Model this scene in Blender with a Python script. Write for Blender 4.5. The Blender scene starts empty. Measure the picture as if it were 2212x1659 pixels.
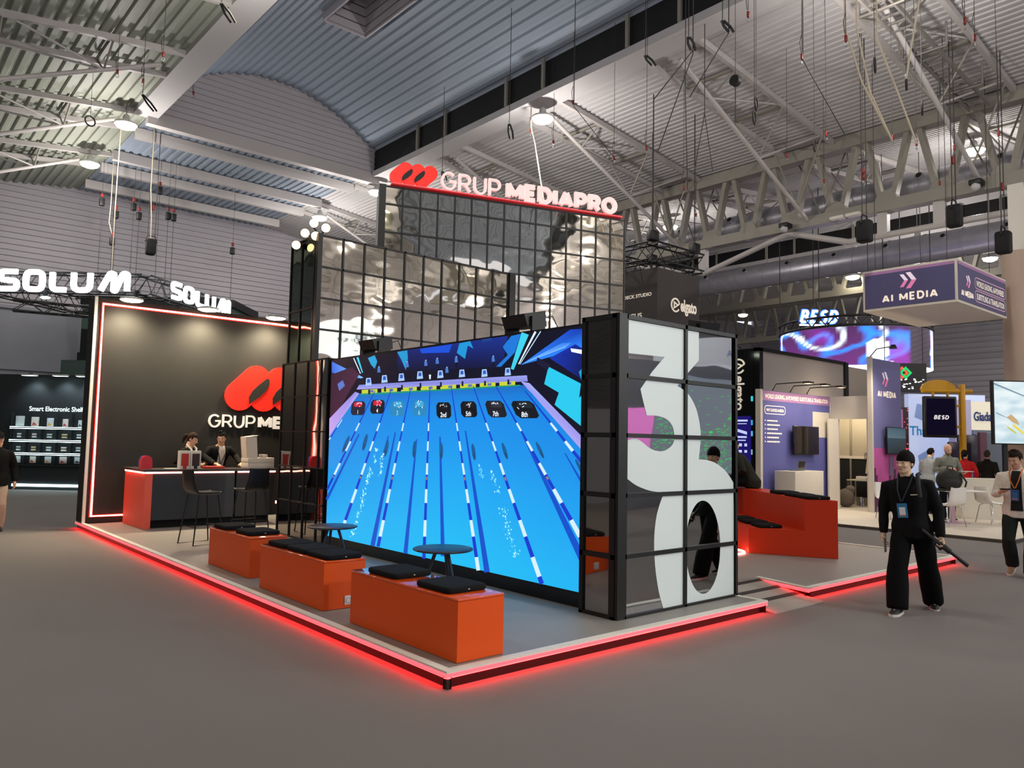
import bpy, bmesh, math, random
from mathutils import Vector, Matrix, noise
random.seed(7)
SC = bpy.context.scene
COL = SC.collection
V = Vector
PI = math.pi

# ------------------------------------------------------------------ camera
cam_data = bpy.data.cameras.new('camera')
cam_data.sensor_width = 36.0
cam_data.lens = 26.988
cam_data.clip_end = 300
cam = bpy.data.objects.new('camera', cam_data)
COL.objects.link(cam)
cam.matrix_world = Matrix(((0.75577435, -0.06347247, 0.65174871, -3.283),
                           (-0.65453043, -0.0430133, 0.75481109, -4.434),
                           (0.01987586, 0.99705622, 0.07405301, 1.74),
                           (0, 0, 0, 1)))
# columns are the camera's right, up and back axes
m3 = Matrix(((0.75577435, -0.06347247, -0.65174871),
             (-0.65453043, -0.0430133, -0.75481109),
             (0.01987586, 0.99705622, -0.07405301)))
cam.matrix_world = Matrix.Translation((-3.283, -4.434, 1.74)) @ m3.to_4x4()
SC.camera = cam

# ------------------------------------------------------------------ view, world
SC.view_settings.view_transform = 'Standard'
SC.view_settings.look = 'None'
SC.view_settings.gamma = 1.0
SC.view_settings.use_curve_mapping = False
SC.view_settings.exposure = 0.0
W = bpy.data.worlds.new('world')
SC.world = W
W.use_nodes = True
bg = W.node_tree.nodes['Background']
bg.inputs[0].default_value = (0.60, 0.60, 0.67, 1)
bg.inputs[1].default_value = 1.9

# ------------------------------------------------------------------ colour / materials
def lin(c):
    if isinstance(c, str):
        c = c.lstrip('#')
        c = [int(c[i:i + 2], 16) / 255 for i in (0, 2, 4)]
    return tuple((x / 12.92 if x <= .04045 else ((x + .055) / 1.055) ** 2.4) for x in c)

MATS = {}
def mat(name, col='#808080', rough=.6, metal=0.0, emit=None, es=0.0, noise_amt=0.0, noise_scale=8.0,
        bump=0.0, bump_scale=60.0, spec=.5, coat=0.0, alpha=1.0, trans=0.0):
    if name in MATS:
        return MATS[name]
    m = bpy.data.materials.new(name)
    m.use_nodes = True
    nt = m.node_tree
    p = nt.nodes['Principled BSDF']
    c = lin(col)
    p.inputs['Base Color'].default_value = (*c, 1)
    p.inputs['Roughness'].default_value = rough
    p.inputs['Metallic'].default_value = metal
    p.inputs['Specular IOR Level'].default_value = spec
    p.inputs['Coat Weight'].default_value = coat
    p.inputs['Transmission Weight'].default_value = trans
    p.inputs['Alpha'].default_value = alpha
    if emit:
        p.inputs['Emission Color'].default_value = (*lin(emit), 1)
        p.inputs['Emission Strength'].default_value = es
    tc = nt.nodes.new('ShaderNodeTexCoord')
    if noise_amt:
        n = nt.nodes.new('ShaderNodeTexNoise')
        n.inputs['Scale'].default_value = noise_scale
        n.inputs['Detail'].default_value = 6
        nt.links.new(tc.outputs['Object'], n.inputs['Vector'])
        r = nt.nodes.new('ShaderNodeValToRGB')
        r.color_ramp.elements[0].position = .3
        r.color_ramp.elements[1].position = .7
        r.color_ramp.elements[0].color = (*[x * (1 - noise_amt) for x in c], 1)
        r.color_ramp.elements[1].color = (*[min(1, x * (1 + noise_amt)) for x in c], 1)
        nt.links.new(n.outputs['Fac'], r.inputs['Fac'])
        nt.links.new(r.outputs['Color'], p.inputs['Base Color'])
    if bump:
        n2 = nt.nodes.new('ShaderNodeTexNoise')
        n2.inputs['Scale'].default_value = bump_scale
        n2.inputs['Detail'].default_value = 4
        nt.links.new(tc.outputs['Object'], n2.inputs['Vector'])
        b = nt.nodes.new('ShaderNodeBump')
        b.inputs['Strength'].default_value = bump
        b.inputs['Distance'].default_value = .02
        nt.links.new(n2.outputs['Fac'], b.inputs['Height'])
        nt.links.new(b.outputs['Normal'], p.inputs['Normal'])
    MATS[name] = m
    return m

def emat(name, col, es):
    return mat(name, col, rough=.5, emit=col, es=es, spec=0.0)

def mirror_mat(name, col, rough, wav, scale, dist=.05):
    """film mirror whose sheet is not quite flat"""
    m = mat(name, col, rough=rough, metal=1.0)
    nt = m.node_tree
    p = nt.nodes['Principled BSDF']
    tc = nt.nodes.new('ShaderNodeTexCoord')
    mp = nt.nodes.new('ShaderNodeMapping')
    mp.inputs['Scale'].default_value = (1, 1, 1.6)
    nt.links.new(tc.outputs['Object'], mp.inputs['Vector'])
    n = nt.nodes.new('ShaderNodeTexNoise')
    n.inputs['Scale'].default_value = scale
    n.inputs['Detail'].default_value = 1.0
    nt.links.new(mp.outputs['Vector'], n.inputs['Vector'])
    b = nt.nodes.new('ShaderNodeBump')
    b.inputs['Strength'].default_value = wav
    b.inputs['Distance'].default_value = dist
    nt.links.new(n.outputs['Fac'], b.inputs['Height'])
    nt.links.new(b.outputs['Normal'], p.inputs['Normal'])
    return m

def vcol_mat(name, es, rough=.35):
    """self-lit display: emission read from the picture stored on the panel's faces"""
    if name in MATS:
        return MATS[name]
    m = bpy.data.materials.new(name)
    m.use_nodes = True
    nt = m.node_tree
    p = nt.nodes['Principled BSDF']
    p.inputs['Base Color'].default_value = (.01, .01, .012, 1)
    p.inputs['Roughness'].default_value = rough
    a = nt.nodes.new('ShaderNodeVertexColor')
    a.layer_name = 'picture'
    nt.links.new(a.outputs['Color'], p.inputs['Emission Color'])
    p.inputs['Emission Strength'].default_value = es
    MATS[name] = m
    return m

# ------------------------------------------------------------------ object plumbing
def tag(o, label=None, cat=None, group=None, kind=None):
    if label: o['label'] = label
    if cat: o['category'] = cat
    if group: o['group'] = group
    if kind: o['kind'] = kind
    return o

def thing(name, label, cat, loc=(0, 0, 0), rotz=0.0, group=None):
    o = bpy.data.objects.new(name, None)
    o.empty_display_size = .1
    COL.objects.link(o)
    o.location = loc
    o.rotation_euler = (0, 0, rotz)
    return tag(o, label, cat, group)

def copy_tree(o, parent=None):
    c = o.copy()
    COL.objects.link(c)
    c.parent = parent
    for ch in list(o.children):
        copy_tree(ch, c)
    return c

def origin_of(o):
    """world matrix of an object from its own chain (no depsgraph needed)"""
    m = Matrix.LocRotScale(o.location, o.rotation_euler, o.scale)
    return origin_of(o.parent) @ m if o.parent else m

def frame(n):
    n = V(n).normalized()
    a = V((0, 0, 1)) if abs(n.z) < .95 else V((1, 0, 0))
    u = a.cross(n).normalized()
    return u, n.cross(u)

class MB:
    """collects shapes, then becomes ONE mesh object"""
    def __init__(s):
        s.v = []; s.f = []; s.mi = []; s.sm = []; s.c = []
        s.m = 0; s.smooth = False; s.col = None
    def add(s, vs, fs, smooth=None, cols=None):
        b = len(s.v)
        s.v += [tuple(p) for p in vs]
        if s.col is not None or cols is not None:
            s.c += list(cols) if cols is not None else [s.col] * len(vs)
        for f in fs:
            s.f.append([b + i for i in f]); s.mi.append(s.m)
            s.sm.append(s.smooth if smooth is None else smooth)
    def hexa(s, p):
        s.add(p, [(0, 3, 2, 1), (4, 5, 6, 7), (0, 1, 5, 4), (1, 2, 6, 5), (2, 3, 7, 6), (3, 0, 4, 7)], False)
    def box(s, x0, x1, y0, y1, z0, z1):
        s.hexa([(x0, y0, z0), (x1, y0, z0), (x1, y1, z0), (x0, y1, z0), (x0, y0, z1), (x1, y0, z1), (x1, y1, z1), (x0, y1, z1)])
    def rbox(s, x0, x1, y0, y1, z0, z1, r=.01, seg=2):
        bm = bmesh.new()
        bmesh.ops.create_cube(bm, size=1)
        for q in bm.verts:
            q.co = V(((x0 + x1) / 2 + q.co.x * (x1 - x0), (y0 + y1) / 2 + q.co.y * (y1 - y0), (z0 + z1) / 2 + q.co.z * (z1 - z0)))
        bmesh.ops.bevel(bm, geom=bm.edges[:], offset=r, segments=seg, affect='EDGES', profile=.5)
        bm.verts.index_update()
        s.add([q.co for q in bm.verts], [[q.index for q in f.verts] for f in bm.faces], True)
        bm.free()
    def bar(s, p, q, w, h=None, up=(0, 0, 1)):
        """rectangular bar from p to q, w wide (sideways) and h deep (along up)"""
        p = V(p); q = V(q); h = h or w
        d = (q - p).normalized(); u = V(up)
        if abs(d.dot(u)) > .98: u = V((1, 0, 0))
        sd = d.cross(u).normalized() * (w / 2); uu = sd.cross(d).normalized() * (h / 2)
        s.hexa([p - sd - uu, p + sd - uu, p + sd + uu, p - sd + uu, q - sd - uu, q + sd - uu, q + sd + uu, q - sd + uu])
    def cyl(s, p, q, r0, r1=None, n=16, smooth=True, caps=True):
        r1 = r0 if r1 is None else r1
        p = V(p); q = V(q); u, w = frame(q - p)
        vs = []
        for c, r in ((p, r0), (q, r1)):
            vs += [c + (u * math.cos(2 * PI * i / n) + w * math.sin(2 * PI * i / n)) * r for i in range(n)]
        s.add(vs, [(i, (i + 1) % n, n + (i + 1) % n, n + i) for i in range(n)], smooth)
        if caps:
            s.add(vs[:n], [list(range(n))[::-1]], False)
            s.add(vs[n:], [list(range(n))], False)
    def tube(s, pts, r, n=8, closed=False, flat=None):
        """round tube along points; r a number or one per point"""
        pts = [V(p) for p in pts]
        k = len(pts)
        rs = r if isinstance(r, (list, tuple)) else [r] * k
        u = None; vs = []
        for i, p in enumerate(pts):
            if closed: d = pts[(i + 1) % k] - pts[i - 1]
            else: d = pts[min(i + 1, k - 1)] - pts[max(i - 1, 0)]
            d.normalize()
            if u is None: u, w = frame(d)
            else:
                u = (u - d * u.dot(d)); u = u.normalized() if u.length > 1e-6 else frame(d)[0]
                w = d.cross(u)
            vs += [p + (u * math.cos(2 * PI * j / n) + w * math.sin(2 * PI * j / n)) * rs[i] for j in range(n)]
        fs = []
        for i in range(k if closed else k - 1):
            a = i * n; b = ((i + 1) % k) * n
            fs += [(a + j, a + (j + 1) % n, b + (j + 1) % n, b + j) for j in range(n)]
        s.add(vs, fs, True)
        if not closed:
            s.add(vs[:n], [list(range(n))[::-1]], False)
            s.add(vs[-n:], [list(range(n))], False)
    def lathe(s, prof, c=(0, 0, 0), n=24, caps=True):
        c = V(c); vs = []
        for r, z in prof:
            vs += [c + V((r * math.cos(2 * PI * i / n), r * math.sin(2 * PI * i / n), z)) for i in range(n)]
        fs = []
        for k in range(len(prof) - 1):
            a = k * n; b = a + n
            fs += [(a + i, a + (i + 1) % n, b + (i + 1) % n, b + i) for i in range(n)]
        s.add(vs, fs, True)
        if caps:
            s.add(vs[:n], [list(range(n))[::-1]], False)
            s.add(vs[-n:], [list(range(n))], False)
    def ell(s, c, r, n=14, k=9, rot=None):
        c = V(c); r = (r, r, r) if isinstance(r, (int, float)) else r
        vs = []
        for j in range(k + 1):
            t = PI * j / k
            for i in range(n):
                q = V((r[0] * math.sin(t) * math.cos(2 * PI * i / n), r[1] * math.sin(t) * math.sin(2 * PI * i / n), r[2] * math.cos(t)))
                if rot: q = rot @ q
                vs.append(c + q)
        fs = []
        for j in range(k):
            a = j * n; b = a + n
            fs += [(b + i, b + (i + 1) % n, a + (i + 1) % n, a + i) for i in range(n)]
        s.add(vs, fs, True)
    def loft(s, rings, caps=True, smooth=True):
        n = len(rings[0]); vs = [p for r in rings for p in r]; fs = []
        for k in range(len(rings) - 1):
            a = k * n; b = a + n
            fs += [(a + i, a + (i + 1) % n, b + (i + 1) % n, b + i) for i in range(n)]
        s.add(vs, fs, smooth)
        if caps:
            s.add(rings[0], [list(range(n))[::-1]], False)
            s.add(rings[-1], [list(range(n))], False)
    def prism(s, poly, vec):
        """polygon (list of points) pushed along vec"""
        p = [V(q) for q in poly]; e = V(vec); n = len(p)
        s.add(p + [q + e for q in p], [list(range(n))[::-1], list(range(n, 2 * n))] + [(i, (i + 1) % n, n + (i + 1) % n, n + i) for i in range(n)], False)
    def quad(s, *p, cols=None):
        s.add(p, [list(range(len(p)))], False, cols)
    def raw(s, vf, o, ux, uy, uz=None):
        """flat shape (verts, faces) laid into the frame o, ux, uy"""
        o = V(o); ux = V(ux); uy = V(uy); uz = V(uz) if uz is not None else ux.cross(uy).normalized()
        s.add([o + ux * a[0] + uy * a[1] + uz * a[2] for a in vf[0]], vf[1], False)
    def build(s, name, mats, parent=None, local=False):
        vs = s.v
        if parent is not None and not local:
            inv = origin_of(parent).inverted()
            vs = [tuple(inv @ V(p)) for p in vs]
        me = bpy.data.meshes.new(name)
        me.from_pydata(vs, [], s.f)
        for m in (mats if isinstance(mats, (list, tuple)) else [mats]):
            me.materials.append(m)
        me.polygons.foreach_set('material_index', s.mi)
        me.polygons.foreach_set('use_smooth', s.sm)
        if s.c and len(s.c) == len(vs):
            at = me.color_attributes.new('picture', 'FLOAT_COLOR', 'POINT')
            for i, c in enumerate(s.c):
                at.data[i].color = (*c, 1)
        me.update()
        o = bpy.data.objects.new(name, me)
        COL.objects.link(o)
        if parent is not None: o.parent = parent
        return o

def struct(name, mb, m):
    return tag(mb.build(name, m), kind='structure')

def mesh_of(o):
    """verts and faces of an object with its modifiers / curve fill evaluated; the object is removed"""
    dg = bpy.context.evaluated_depsgraph_get()
    dg.update()
    me = bpy.data.meshes.new_from_object(o.evaluated_get(dg), depsgraph=dg)
    vs = [v.co.copy() for v in me.vertices]
    fs = [list(p.vertices) for p in me.polygons]
    d = o.data
    bpy.data.objects.remove(o)
    bpy.data.meshes.remove(me)
    if isinstance(d, bpy.types.Mesh): bpy.data.meshes.remove(d)
    else: bpy.data.curves.remove(d)
    return vs, fs

# ------------------------------------------------------------------ lettering
def text_vf(s, bold=0.0, ext=0.0, space=1.0):
    c = bpy.data.curves.new('t', 'FONT')
    c.body = s; c.size = 1.0; c.offset = bold; c.extrude = ext / 2; c.resolution_u = 4
    c.space_character = space
    o = bpy.data.objects.new('t', c)
    COL.objects.link(o)
    return mesh_of(o)
CAP = .729
def fit_text(s, h, w=None, bold=0.0, ext=0.0, align='l', shear=0.0, space=1.0):
    """lettering with capitals h high, optionally squeezed to width w; extrusion in metres"""
    k = h / CAP
    vs, fs = text_vf(s, bold, ext / k, space)
    x0 = min(v.x for v in vs); x1 = max(v.x for v in vs)
    kx = k if w is None else w / (x1 - x0)
    off = {'l': x0, 'c': (x0 + x1) / 2, 'r': x1}[align]
    return [V(((v.x - off) * kx + shear * v.y * k, v.y * k, v.z * k)) for v in vs], fs

def letter_parts(s, o, ux, uy, h, w, m, parent, bold=0.0, ext=.05, name='letter', gap=1.0, mat_side=None):
    """every letter of a raised sign as its own part"""
    k = h / CAP
    def xmax(t): return max(v.x for v in text_vf(t + 'I', bold, 0, gap)[0])
    base = xmax('')
    offs = [xmax(s[:i]) - base for i in range(len(s))]
    allv = text_vf(s, bold, 0, gap)[0]
    x0 = min(v.x for v in allv); x1 = max(v.x for v in allv)
    kx = w / (x1 - x0)
    for ch, of in zip(s, offs):
        if ch == ' ': continue
        vs, fs = text_vf(ch, bold, ext / k)
        mb = MB()
        mb.raw(([V(((v.x + of - x0) * kx, v.y * k, v.z * k)) for v in vs], fs), o, ux, uy)
        mb.build(name, m, parent)

def fillet(pts, r, closed=False, n=5):
    pts = [V((p[0], p[1])) for p in pts]; out = []
    k = len(pts)
    for i, p in enumerate(pts):
        if not closed and i in (0, k - 1):
            out.append(p); continue
        a = pts[i - 1]; b = pts[(i + 1) % k]
        rr = min(r, (a - p).length * .48, (b - p).length * .48)
        s = p + (a - p).normalized() * rr; e = p + (b - p).normalized() * rr
        for j in range(n + 1):
            t = j / n
            out.append((s * (1 - t) ** 2) + (p * 2 * t * (1 - t)) + (e * t * t))
    return out

def ribbon(pts, w, closed=False, ext=.05):
    """flat stroke with thickness, as verts/faces in its own xy frame"""
    k = len(pts); L = []; R = []
    for i, p in enumerate(pts):
        if closed: d1 = (p - pts[i - 1]); d2 = (pts[(i + 1) % k] - p)
        else:
            d1 = (p - pts[i - 1]) if i else (pts[1] - p); d2 = (pts[i + 1] - p) if i < k - 1 else d1
        if d1.length < 1e-7: d1 = d2
        if d2.length < 1e-7: d2 = d1
        d1 = d1.normalized(); d2 = d2.normalized()
        t = (d1 + d2); t = t.normalized() if t.length > 1e-6 else d1
        nrm = V((-t.y, t.x)); c = max(.4, nrm.dot(V((-d1.y, d1.x))))
        L.append(p + nrm * (w / 2 / c)); R.append(p - nrm * (w / 2 / c))
    vs = []; fs = []
    for z in (0, ext):
        vs += [V((a.x, a.y, z)) for a in L] + [V((a.x, a.y, z)) for a in R]
    N = 2 * k
    for i in range(k if closed else k - 1):
        j = (i + 1) % k
        fs += [(k + i, k + j, j, i)[::-1], (N + k + i, N + k + j, N + j, N + i), (i, j, N + j, N + i)[::-1], (k + i, k + j, N + k + j, N + k + i)]
    if not closed:
        fs += [(0, k, N + k, N)[::-1], (k - 1, N - 1, 2 * N - 1, N + k - 1)]
    return vs, fs

def fill2d(loops, ext=0.0):
    """outline with holes -> filled flat (or thick) shape"""
    c = bpy.data.curves.new('f', 'CURVE')
    c.dimensions = '2D'; c.fill_mode = 'BOTH'; c.extrude = ext / 2
    for lp in loops:
        sp = c.splines.new('POLY'); sp.points.add(len(lp) - 1)
        for q, p in zip(sp.points, lp): q.co = (p[0], p[1], 0, 1)
        sp.use_cyclic_u = True
    o = bpy.data.objects.new('f', c); COL.objects.link(o)
    return mesh_of(o)

def _arc(cx, cy, rx, ry, a0, a1, n=18):
    return [V((cx + rx * math.cos(math.radians(a0 + (a1 - a0) * i / n)), cy + ry * math.sin(math.radians(a0 + (a1 - a0) * i / n)))) for i in range(n + 1)]
def P2(*q): return [V(a) for a in q]
GLYPH = {   # name: (advance width, [(stroke path, closed)])
    'G': (.98, [(_arc(.49, .5, .49, .5, 45, 360, 26) + P2((.56, .5)), False)]),
    'R': (.80, [(P2((0, 0), (0, 1), (.42, 1)) + _arc(.42, .72, .33, .28, 90, -90, 12) + P2((0, .44)), False), (P2((.40, .44), (.78, 0)), False)]),
    'U': (.84, [(P2((0, 1), (0, .42)) + _arc(.42, .42, .42, .42, 180, 360, 16) + P2((.84, 1)), False)]),
    'P': (.78, [(P2((0, 0), (0, 1), (.42, 1)) + _arc(.42, .70, .35, .30, 90, -90, 12) + P2((0, .40)), False)]),
    'M': (1.12, [(P2((0, 0), (0, 1)), False), (P2((.02, .98), (.56, .18)), False), (P2((1.10, .98), (.56, .18)), False), (P2((1.12, 0), (1.12, 1)), False)]),
    'E': (.66, [(P2((.66, 1), (0, 1), (0, 0), (.66, 0)), False), (P2((0, .5), (.58, .5)), False)]),
    'D': (.88, [(P2((0, 0), (0, 1), (.40, 1)) + _arc(.40, .5, .48, .5, 90, -90, 16) + P2((0, 0)), False)]),
    'I': (.0, [(P2((0, 0), (0, 1)), False)]),
    'A': (.98, [(P2((0, 0), (.46, .98)), False), (P2((.98, 0), (.52, .98)), False), (P2((.2, .27), (.78, .27)), False)]),
    'O': (1.02, [(_arc(.51, .5, .51, .5, 0, 352, 32), True)]),
    'B': (.78, [(P2((0, 0), (0, 1), (.42, 1)) + _arc(.42, .76, .28, .24, 90, -90, 10) + P2((.1, .52)), False), (P2((.42, .52)) + _arc(.42, .26, .36, .26, 90, -90, 10) + P2((0, 0)), False)]),
    'S': (.72, [(_arc(.37, .755, .35, .245, 35, 270, 14) + _arc(.36, .255, .36, .255, 90, -145, 14), False)]),
    ' ': (.2, [])}
def stroke_word(s, o, ux, uy, h, w, wt, m, parent, ext=.05, gap=.0, shear=0.0, name='letter'):
    """raised letters drawn as strokes of weight wt (metres); every letter a part"""
    tot = sum(GLYPH[c][0] for c in s); n = len(s)
    # each letter takes advance*k + wt, letters separated by g
    g = gap if gap else .12 * h
    k = (w - n * wt - (n - 1) * g) / tot
    x = 0.0
    for ch in s:
        adv, st = GLYPH[ch]
        if st:
            mb = MB()
            for i, (pts, cl) in enumerate(st):
                q = [V((x + wt / 2 + a.x * k + shear * (wt / 2 + a.y * (h - wt)), wt / 2 + a.y * (h - wt))) for a in pts]
                vf = ribbon(q, wt, cl, ext - .0004 * i)
                mb.raw(vf, o, ux, uy)
            mb.build(name, m, parent)
        x += adv * k + wt + g

def disc(cx, cy, r, n=24, a0=0, a1=2 * PI):
    return [V((cx + r * math.cos(a0 + (a1 - a0) * i / n), cy + r * math.sin(a0 + (a1 - a0) * i / n))) for i in range(n if a1 - a0 > 6.28 else n + 1)]

# lights -------------------------------------------------------------
def lamp(name, kind, loc, energy, color='#ffffff', parent=None, size=.2, to=None, spot=None, sx=None, sy=None):
    d = bpy.data.lights.new(name, kind)
    d.energy = energy; d.color = lin(color)
    if kind == 'AREA':
        d.size = sx or size
        if sy: d.shape = 'RECTANGLE'; d.size_y = sy
    else: d.shadow_soft_size = size
    if spot: d.spot_size = spot; d.spot_blend = .8
    o = bpy.data.objects.new(name, d); COL.objects.link(o)
    if to is not None:
        q = (V(to) - V(loc)).to_track_quat('-Z', 'Y')
    else: q = Matrix.Identity(3).to_quaternion()
    o.rotation_mode = 'XYZ'
    if parent is not None:
        o.parent = parent
        mw = origin_of(parent).inverted() @ Matrix.LocRotScale(V(loc), q, None)
        o.location = mw.to_translation(); o.rotation_euler = mw.to_euler()
    else:
        o.location = loc; o.rotation_euler = q.to_euler()
    return o
# ================================================================== MATERIALS
M = {}
M['carpet'] = mat('carpet', '#807c79', .95, noise_amt=.10, noise_scale=900, bump=.25, bump_scale=700, spec=.1)
M['deck_floor'] = mat('deck_floor', '#96918a', .48, noise_amt=.05, noise_scale=600, bump=.05, bump_scale=400, spec=.5)
M['deck_white'] = mat('deck_white', '#b9b7b7', .55)
M['deck_left'] = mat('deck_left', '#a2a79a', .55)
M['deck_blue_lit'] = mat('deck_blue_lit', '#8d99a8', .5)  # bluish light under the raised roof put into the base colour
M['siding'] = mat('siding', '#a9a6ad', .5)
M['siding_gable'] = mat('siding_gable', '#b9b4b8', .5)
M['plaster'] = mat('plaster', '#8f929b', .8, noise_amt=.04, noise_scale=2)
M['steel_white'] = mat('steel_white', '#b6b2b0', .5)
M['steel_cream'] = mat('steel_cream', '#8c897f', .5)
M['steel_dull'] = mat('steel_dull', '#77736e', .5)
M['galv'] = mat('galv', '#a6a6ae', .36, metal=.55, bump=.06, bump_scale=8, noise_amt=.08, noise_scale=4)
M['black_gap'] = mat('black_gap', '#060607', .6)
M['black'] = mat('black', '#101112', .5)
M['black_matt'] = mat('black_matt', '#0c0c0d', .85)
M['black_gloss'] = mat('black_gloss', '#08090b', .18)
M['frame_black'] = mat('frame_black', '#0e1110', .45)
M['red_hook'] = mat('red_hook', '#7c1c16', .5)
M['rope'] = mat('rope', '#c9bda6', .8)
M['cable'] = mat('cable', '#2c2a29', .7)
M['lamp_glow'] = emat('lamp_glow', '#fff1d2', 40)
M['lamp_body'] = mat('lamp_body', '#b8b8b4', .4)
M['white_paint'] = mat('white_paint', '#dcd8cd', .5)
M['white_gloss'] = mat('white_gloss', '#e8e6e0', .3)
M['chrome'] = mat('chrome', '#c8c8c8', .18, metal=1)

# ================================================================== THE HALL
def deck(name, xs, zs, y_spans, m, pitch=.21, dep=.035, smooth=False):
    """ribbed sheet: ribs run along Y, profile follows (xs, zs)"""
    mb = MB()
    def z_at(x):
        for i in range(len(xs) - 1):
            if xs[i] <= x <= xs[i + 1] + 1e-6:
                t = (x - xs[i]) / (xs[i + 1] - xs[i]); return zs[i] * (1 - t) + zs[i + 1] * t
        return zs[-1]
    x = xs[0]; prof = []
    while x < xs[-1] - 1e-6:
        p = min(pitch, xs[-1] - x)
        for a, d in ((0, 0), (.42, 0), (.52, 1), (.9, 1)):
            prof.append((x + p * a, d * dep))
        x += p
    prof.append((xs[-1], 0))
    for i in range(len(prof) - 1):
        (xa, da), (xb, db) = prof[i], prof[i + 1]
        for y0, y1 in y_spans((xa + xb) / 2):
            mb.quad((xa, y0, z_at(xa) + da), (xb, y0, z_at(xb) + db), (xb, y1, z_at(xb) + db), (xa, y1, z_at(xa) + da))
    return struct(name, mb, m)

def siding(name, p0, p1, z0, z1, m, pitch=.25, dep=.06, top=None):
    """sheet wall with level ribs; dep is signed along the left normal of p0->p1"""
    mb = MB(); p0 = V((*p0, 0)); p1 = V((*p1, 0)); d = (p1 - p0); L = d.length; d.normalize()
    nrm = V((-d.y, d.x, 0)); z = z0; prof = []
    while z < z1 - 1e-6:
        for a, k in ((0, 0), (.70, 0), (.78, 1), (.93, 1)):
            prof.append((min(z1, z + pitch * a), k * dep))
        z += pitch
    prof.append((z1, 0))
    for i in range(len(prof) - 1):
        (za, da), (zb, db) = prof[i], prof[i + 1]
        if zb - za < 1e-6: continue
        a = (0, L)
        if top: a = top((za + zb) / 2)
        if a is None: continue
        q0 = p0 + d * a[0]; q1 = p0 + d * a[1]
        mb.quad(q0 + nrm * da + V((0, 0, za)), q1 + nrm * da + V((0, 0, za)), q1 + nrm * db + V((0, 0, zb)), q0 + nrm * db + V((0, 0, zb)))
    return struct(name, mb, m)

YN, YG, YB = -30.0, 22.3, 33.5
mb = MB(); mb.quad((-34, -32, 0), (64, -32, 0), (64, 36, 0), (-34, 36, 0)); struct('floor', mb, M['carpet'])

full = lambda x: [(YN, YB)]
deck('ceiling', [12.2, 20.2], [12.47, 11.6], full, M['deck_white'])
deck('ceiling', [20.2, 28.2], [11.6, 12.47], full, M['deck_white'])
deck('ceiling', [36.2, 44.2], [12.47, 11.6], full, M['deck_white'])
deck('ceiling', [44.2, 58.0], [11.6, 12.9], full, M['deck_white'], .5)
deck('ceiling', [-4.2, 3.8], [11.6, 12.47], full, M['deck_left'], .33, .07)
deck('ceiling', [-12.2, -4.2], [12.47, 11.6], full, M['deck_left'], .33, .07)
deck('ceiling', [-30.0, -12.2], [12.9, 12.47], full, M['deck_left'], .6)
def arch(x, c): return 13.35 + 1.5 * (1 - ((x - c) / 4.0) ** 2)
HX0, HX1, HY0, HY1 = 7.1, 8.4, 13.9, 16.6
xs = [4.0 + 8.0 * i / 24 for i in range(25)]
deck('ceiling', [4.0 - .2] + xs[1:-1] + [12.2], [arch(x, 8) for x in xs],
     lambda x: [(YN, HY0), (HY1, YG)] if HX0 < x < HX1 else [(YN, YG)], M['deck_blue_lit'], .3, .06)
deck('ceiling', [3.8, 12.2], [12.47, 12.47], lambda x: [(YG, YB)], M['deck_blue_lit'], .3, .05)
deck('ceiling', [28.2 + 8.0 * i / 8 for i in range(9)], [arch(4 + i, 8) for i in range(9)], full, M['deck_white'], .4)
# roof hatch shaft
mb = MB()
for (a, b) in (((HX0, HY0), (HX0, HY1)), ((HX0, HY1), (HX1, HY1)), ((HX1, HY1), (HX1, HY0)), ((HX1, HY0), (HX0, HY0))):
    for k in range(5):
        z = 14.55 + k * .3
        mb.quad((*a, z), (*b, z), (*b, z + .25), (*a, z + .25))
        mb.quad((a[0] * .97 + 7.75 * .03, a[1] * .97 + 15.25 * .03, z + .25), (b[0] * .97 + 7.75 * .03, b[1] * .97 + 15.25 * .03, z + .25), (*b, z + .3), (*a, z + .3))

for (x0, x1, y0, y1) in ((HX0 - .12, HX0 - .06, HY0 - .1, HY1 + .1), (HX1 + .06, HX1 + .12, HY0 - .1, HY1 + .1), (HX0 - .1, HX1 + .1, HY0 - .12, HY0 - .06), (HX0 - .1, HX1 + .1, HY1 + .06, HY1 + .12)): mb.box(x0, x1, y0, y1, 14.5, 16.06)
struct('trim_1', mb, M['siding'])
mb = MB(); mb.box(HX0 - .1, HX1 + .1, HY0 - .1, HY1 + .1, 16.05, 16.1); struct('window_1', mb, M['black_gap'])
# clerestory strips of the raised roof: dark glazing, posts, white fascia
def clerestory(x, sgn, n, YG=YG):
    mb = MB(); mb.box(min(x, x + sgn * .3), max(x, x + sgn * .3), YN, YG, 12.47, 13.45)
    struct('window_%d' % n, mb, M['black_gap'])
    mb = MB(); y = 2.9 - .87 - 5.08 * 6
    while y < YG:
        for dy in (0, 1.74):
            if y + dy < YG: mb.box(x - sgn * .12 - .04, x - sgn * .12 + .04, y + dy - .05, y + dy + .05, 12.45, 13.4)
        y += 5.08
    struct('trim_%d' % n, mb, M['steel_cream'])
    mb = MB()
    mb.box(min(x - sgn * .12, x + sgn * .62), max(x - sgn * .12, x + sgn * .62), YN, YG + .1, 12.22, 12.45)
    struct('trim_%d' % (n + 10), mb, M['deck_white'])
clerestory(12.2, 1, 2); clerestory(3.8, -1, 3); clerestory(36.2, 1, 4, YB); clerestory(28.2, -1, 5, YB)
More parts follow.
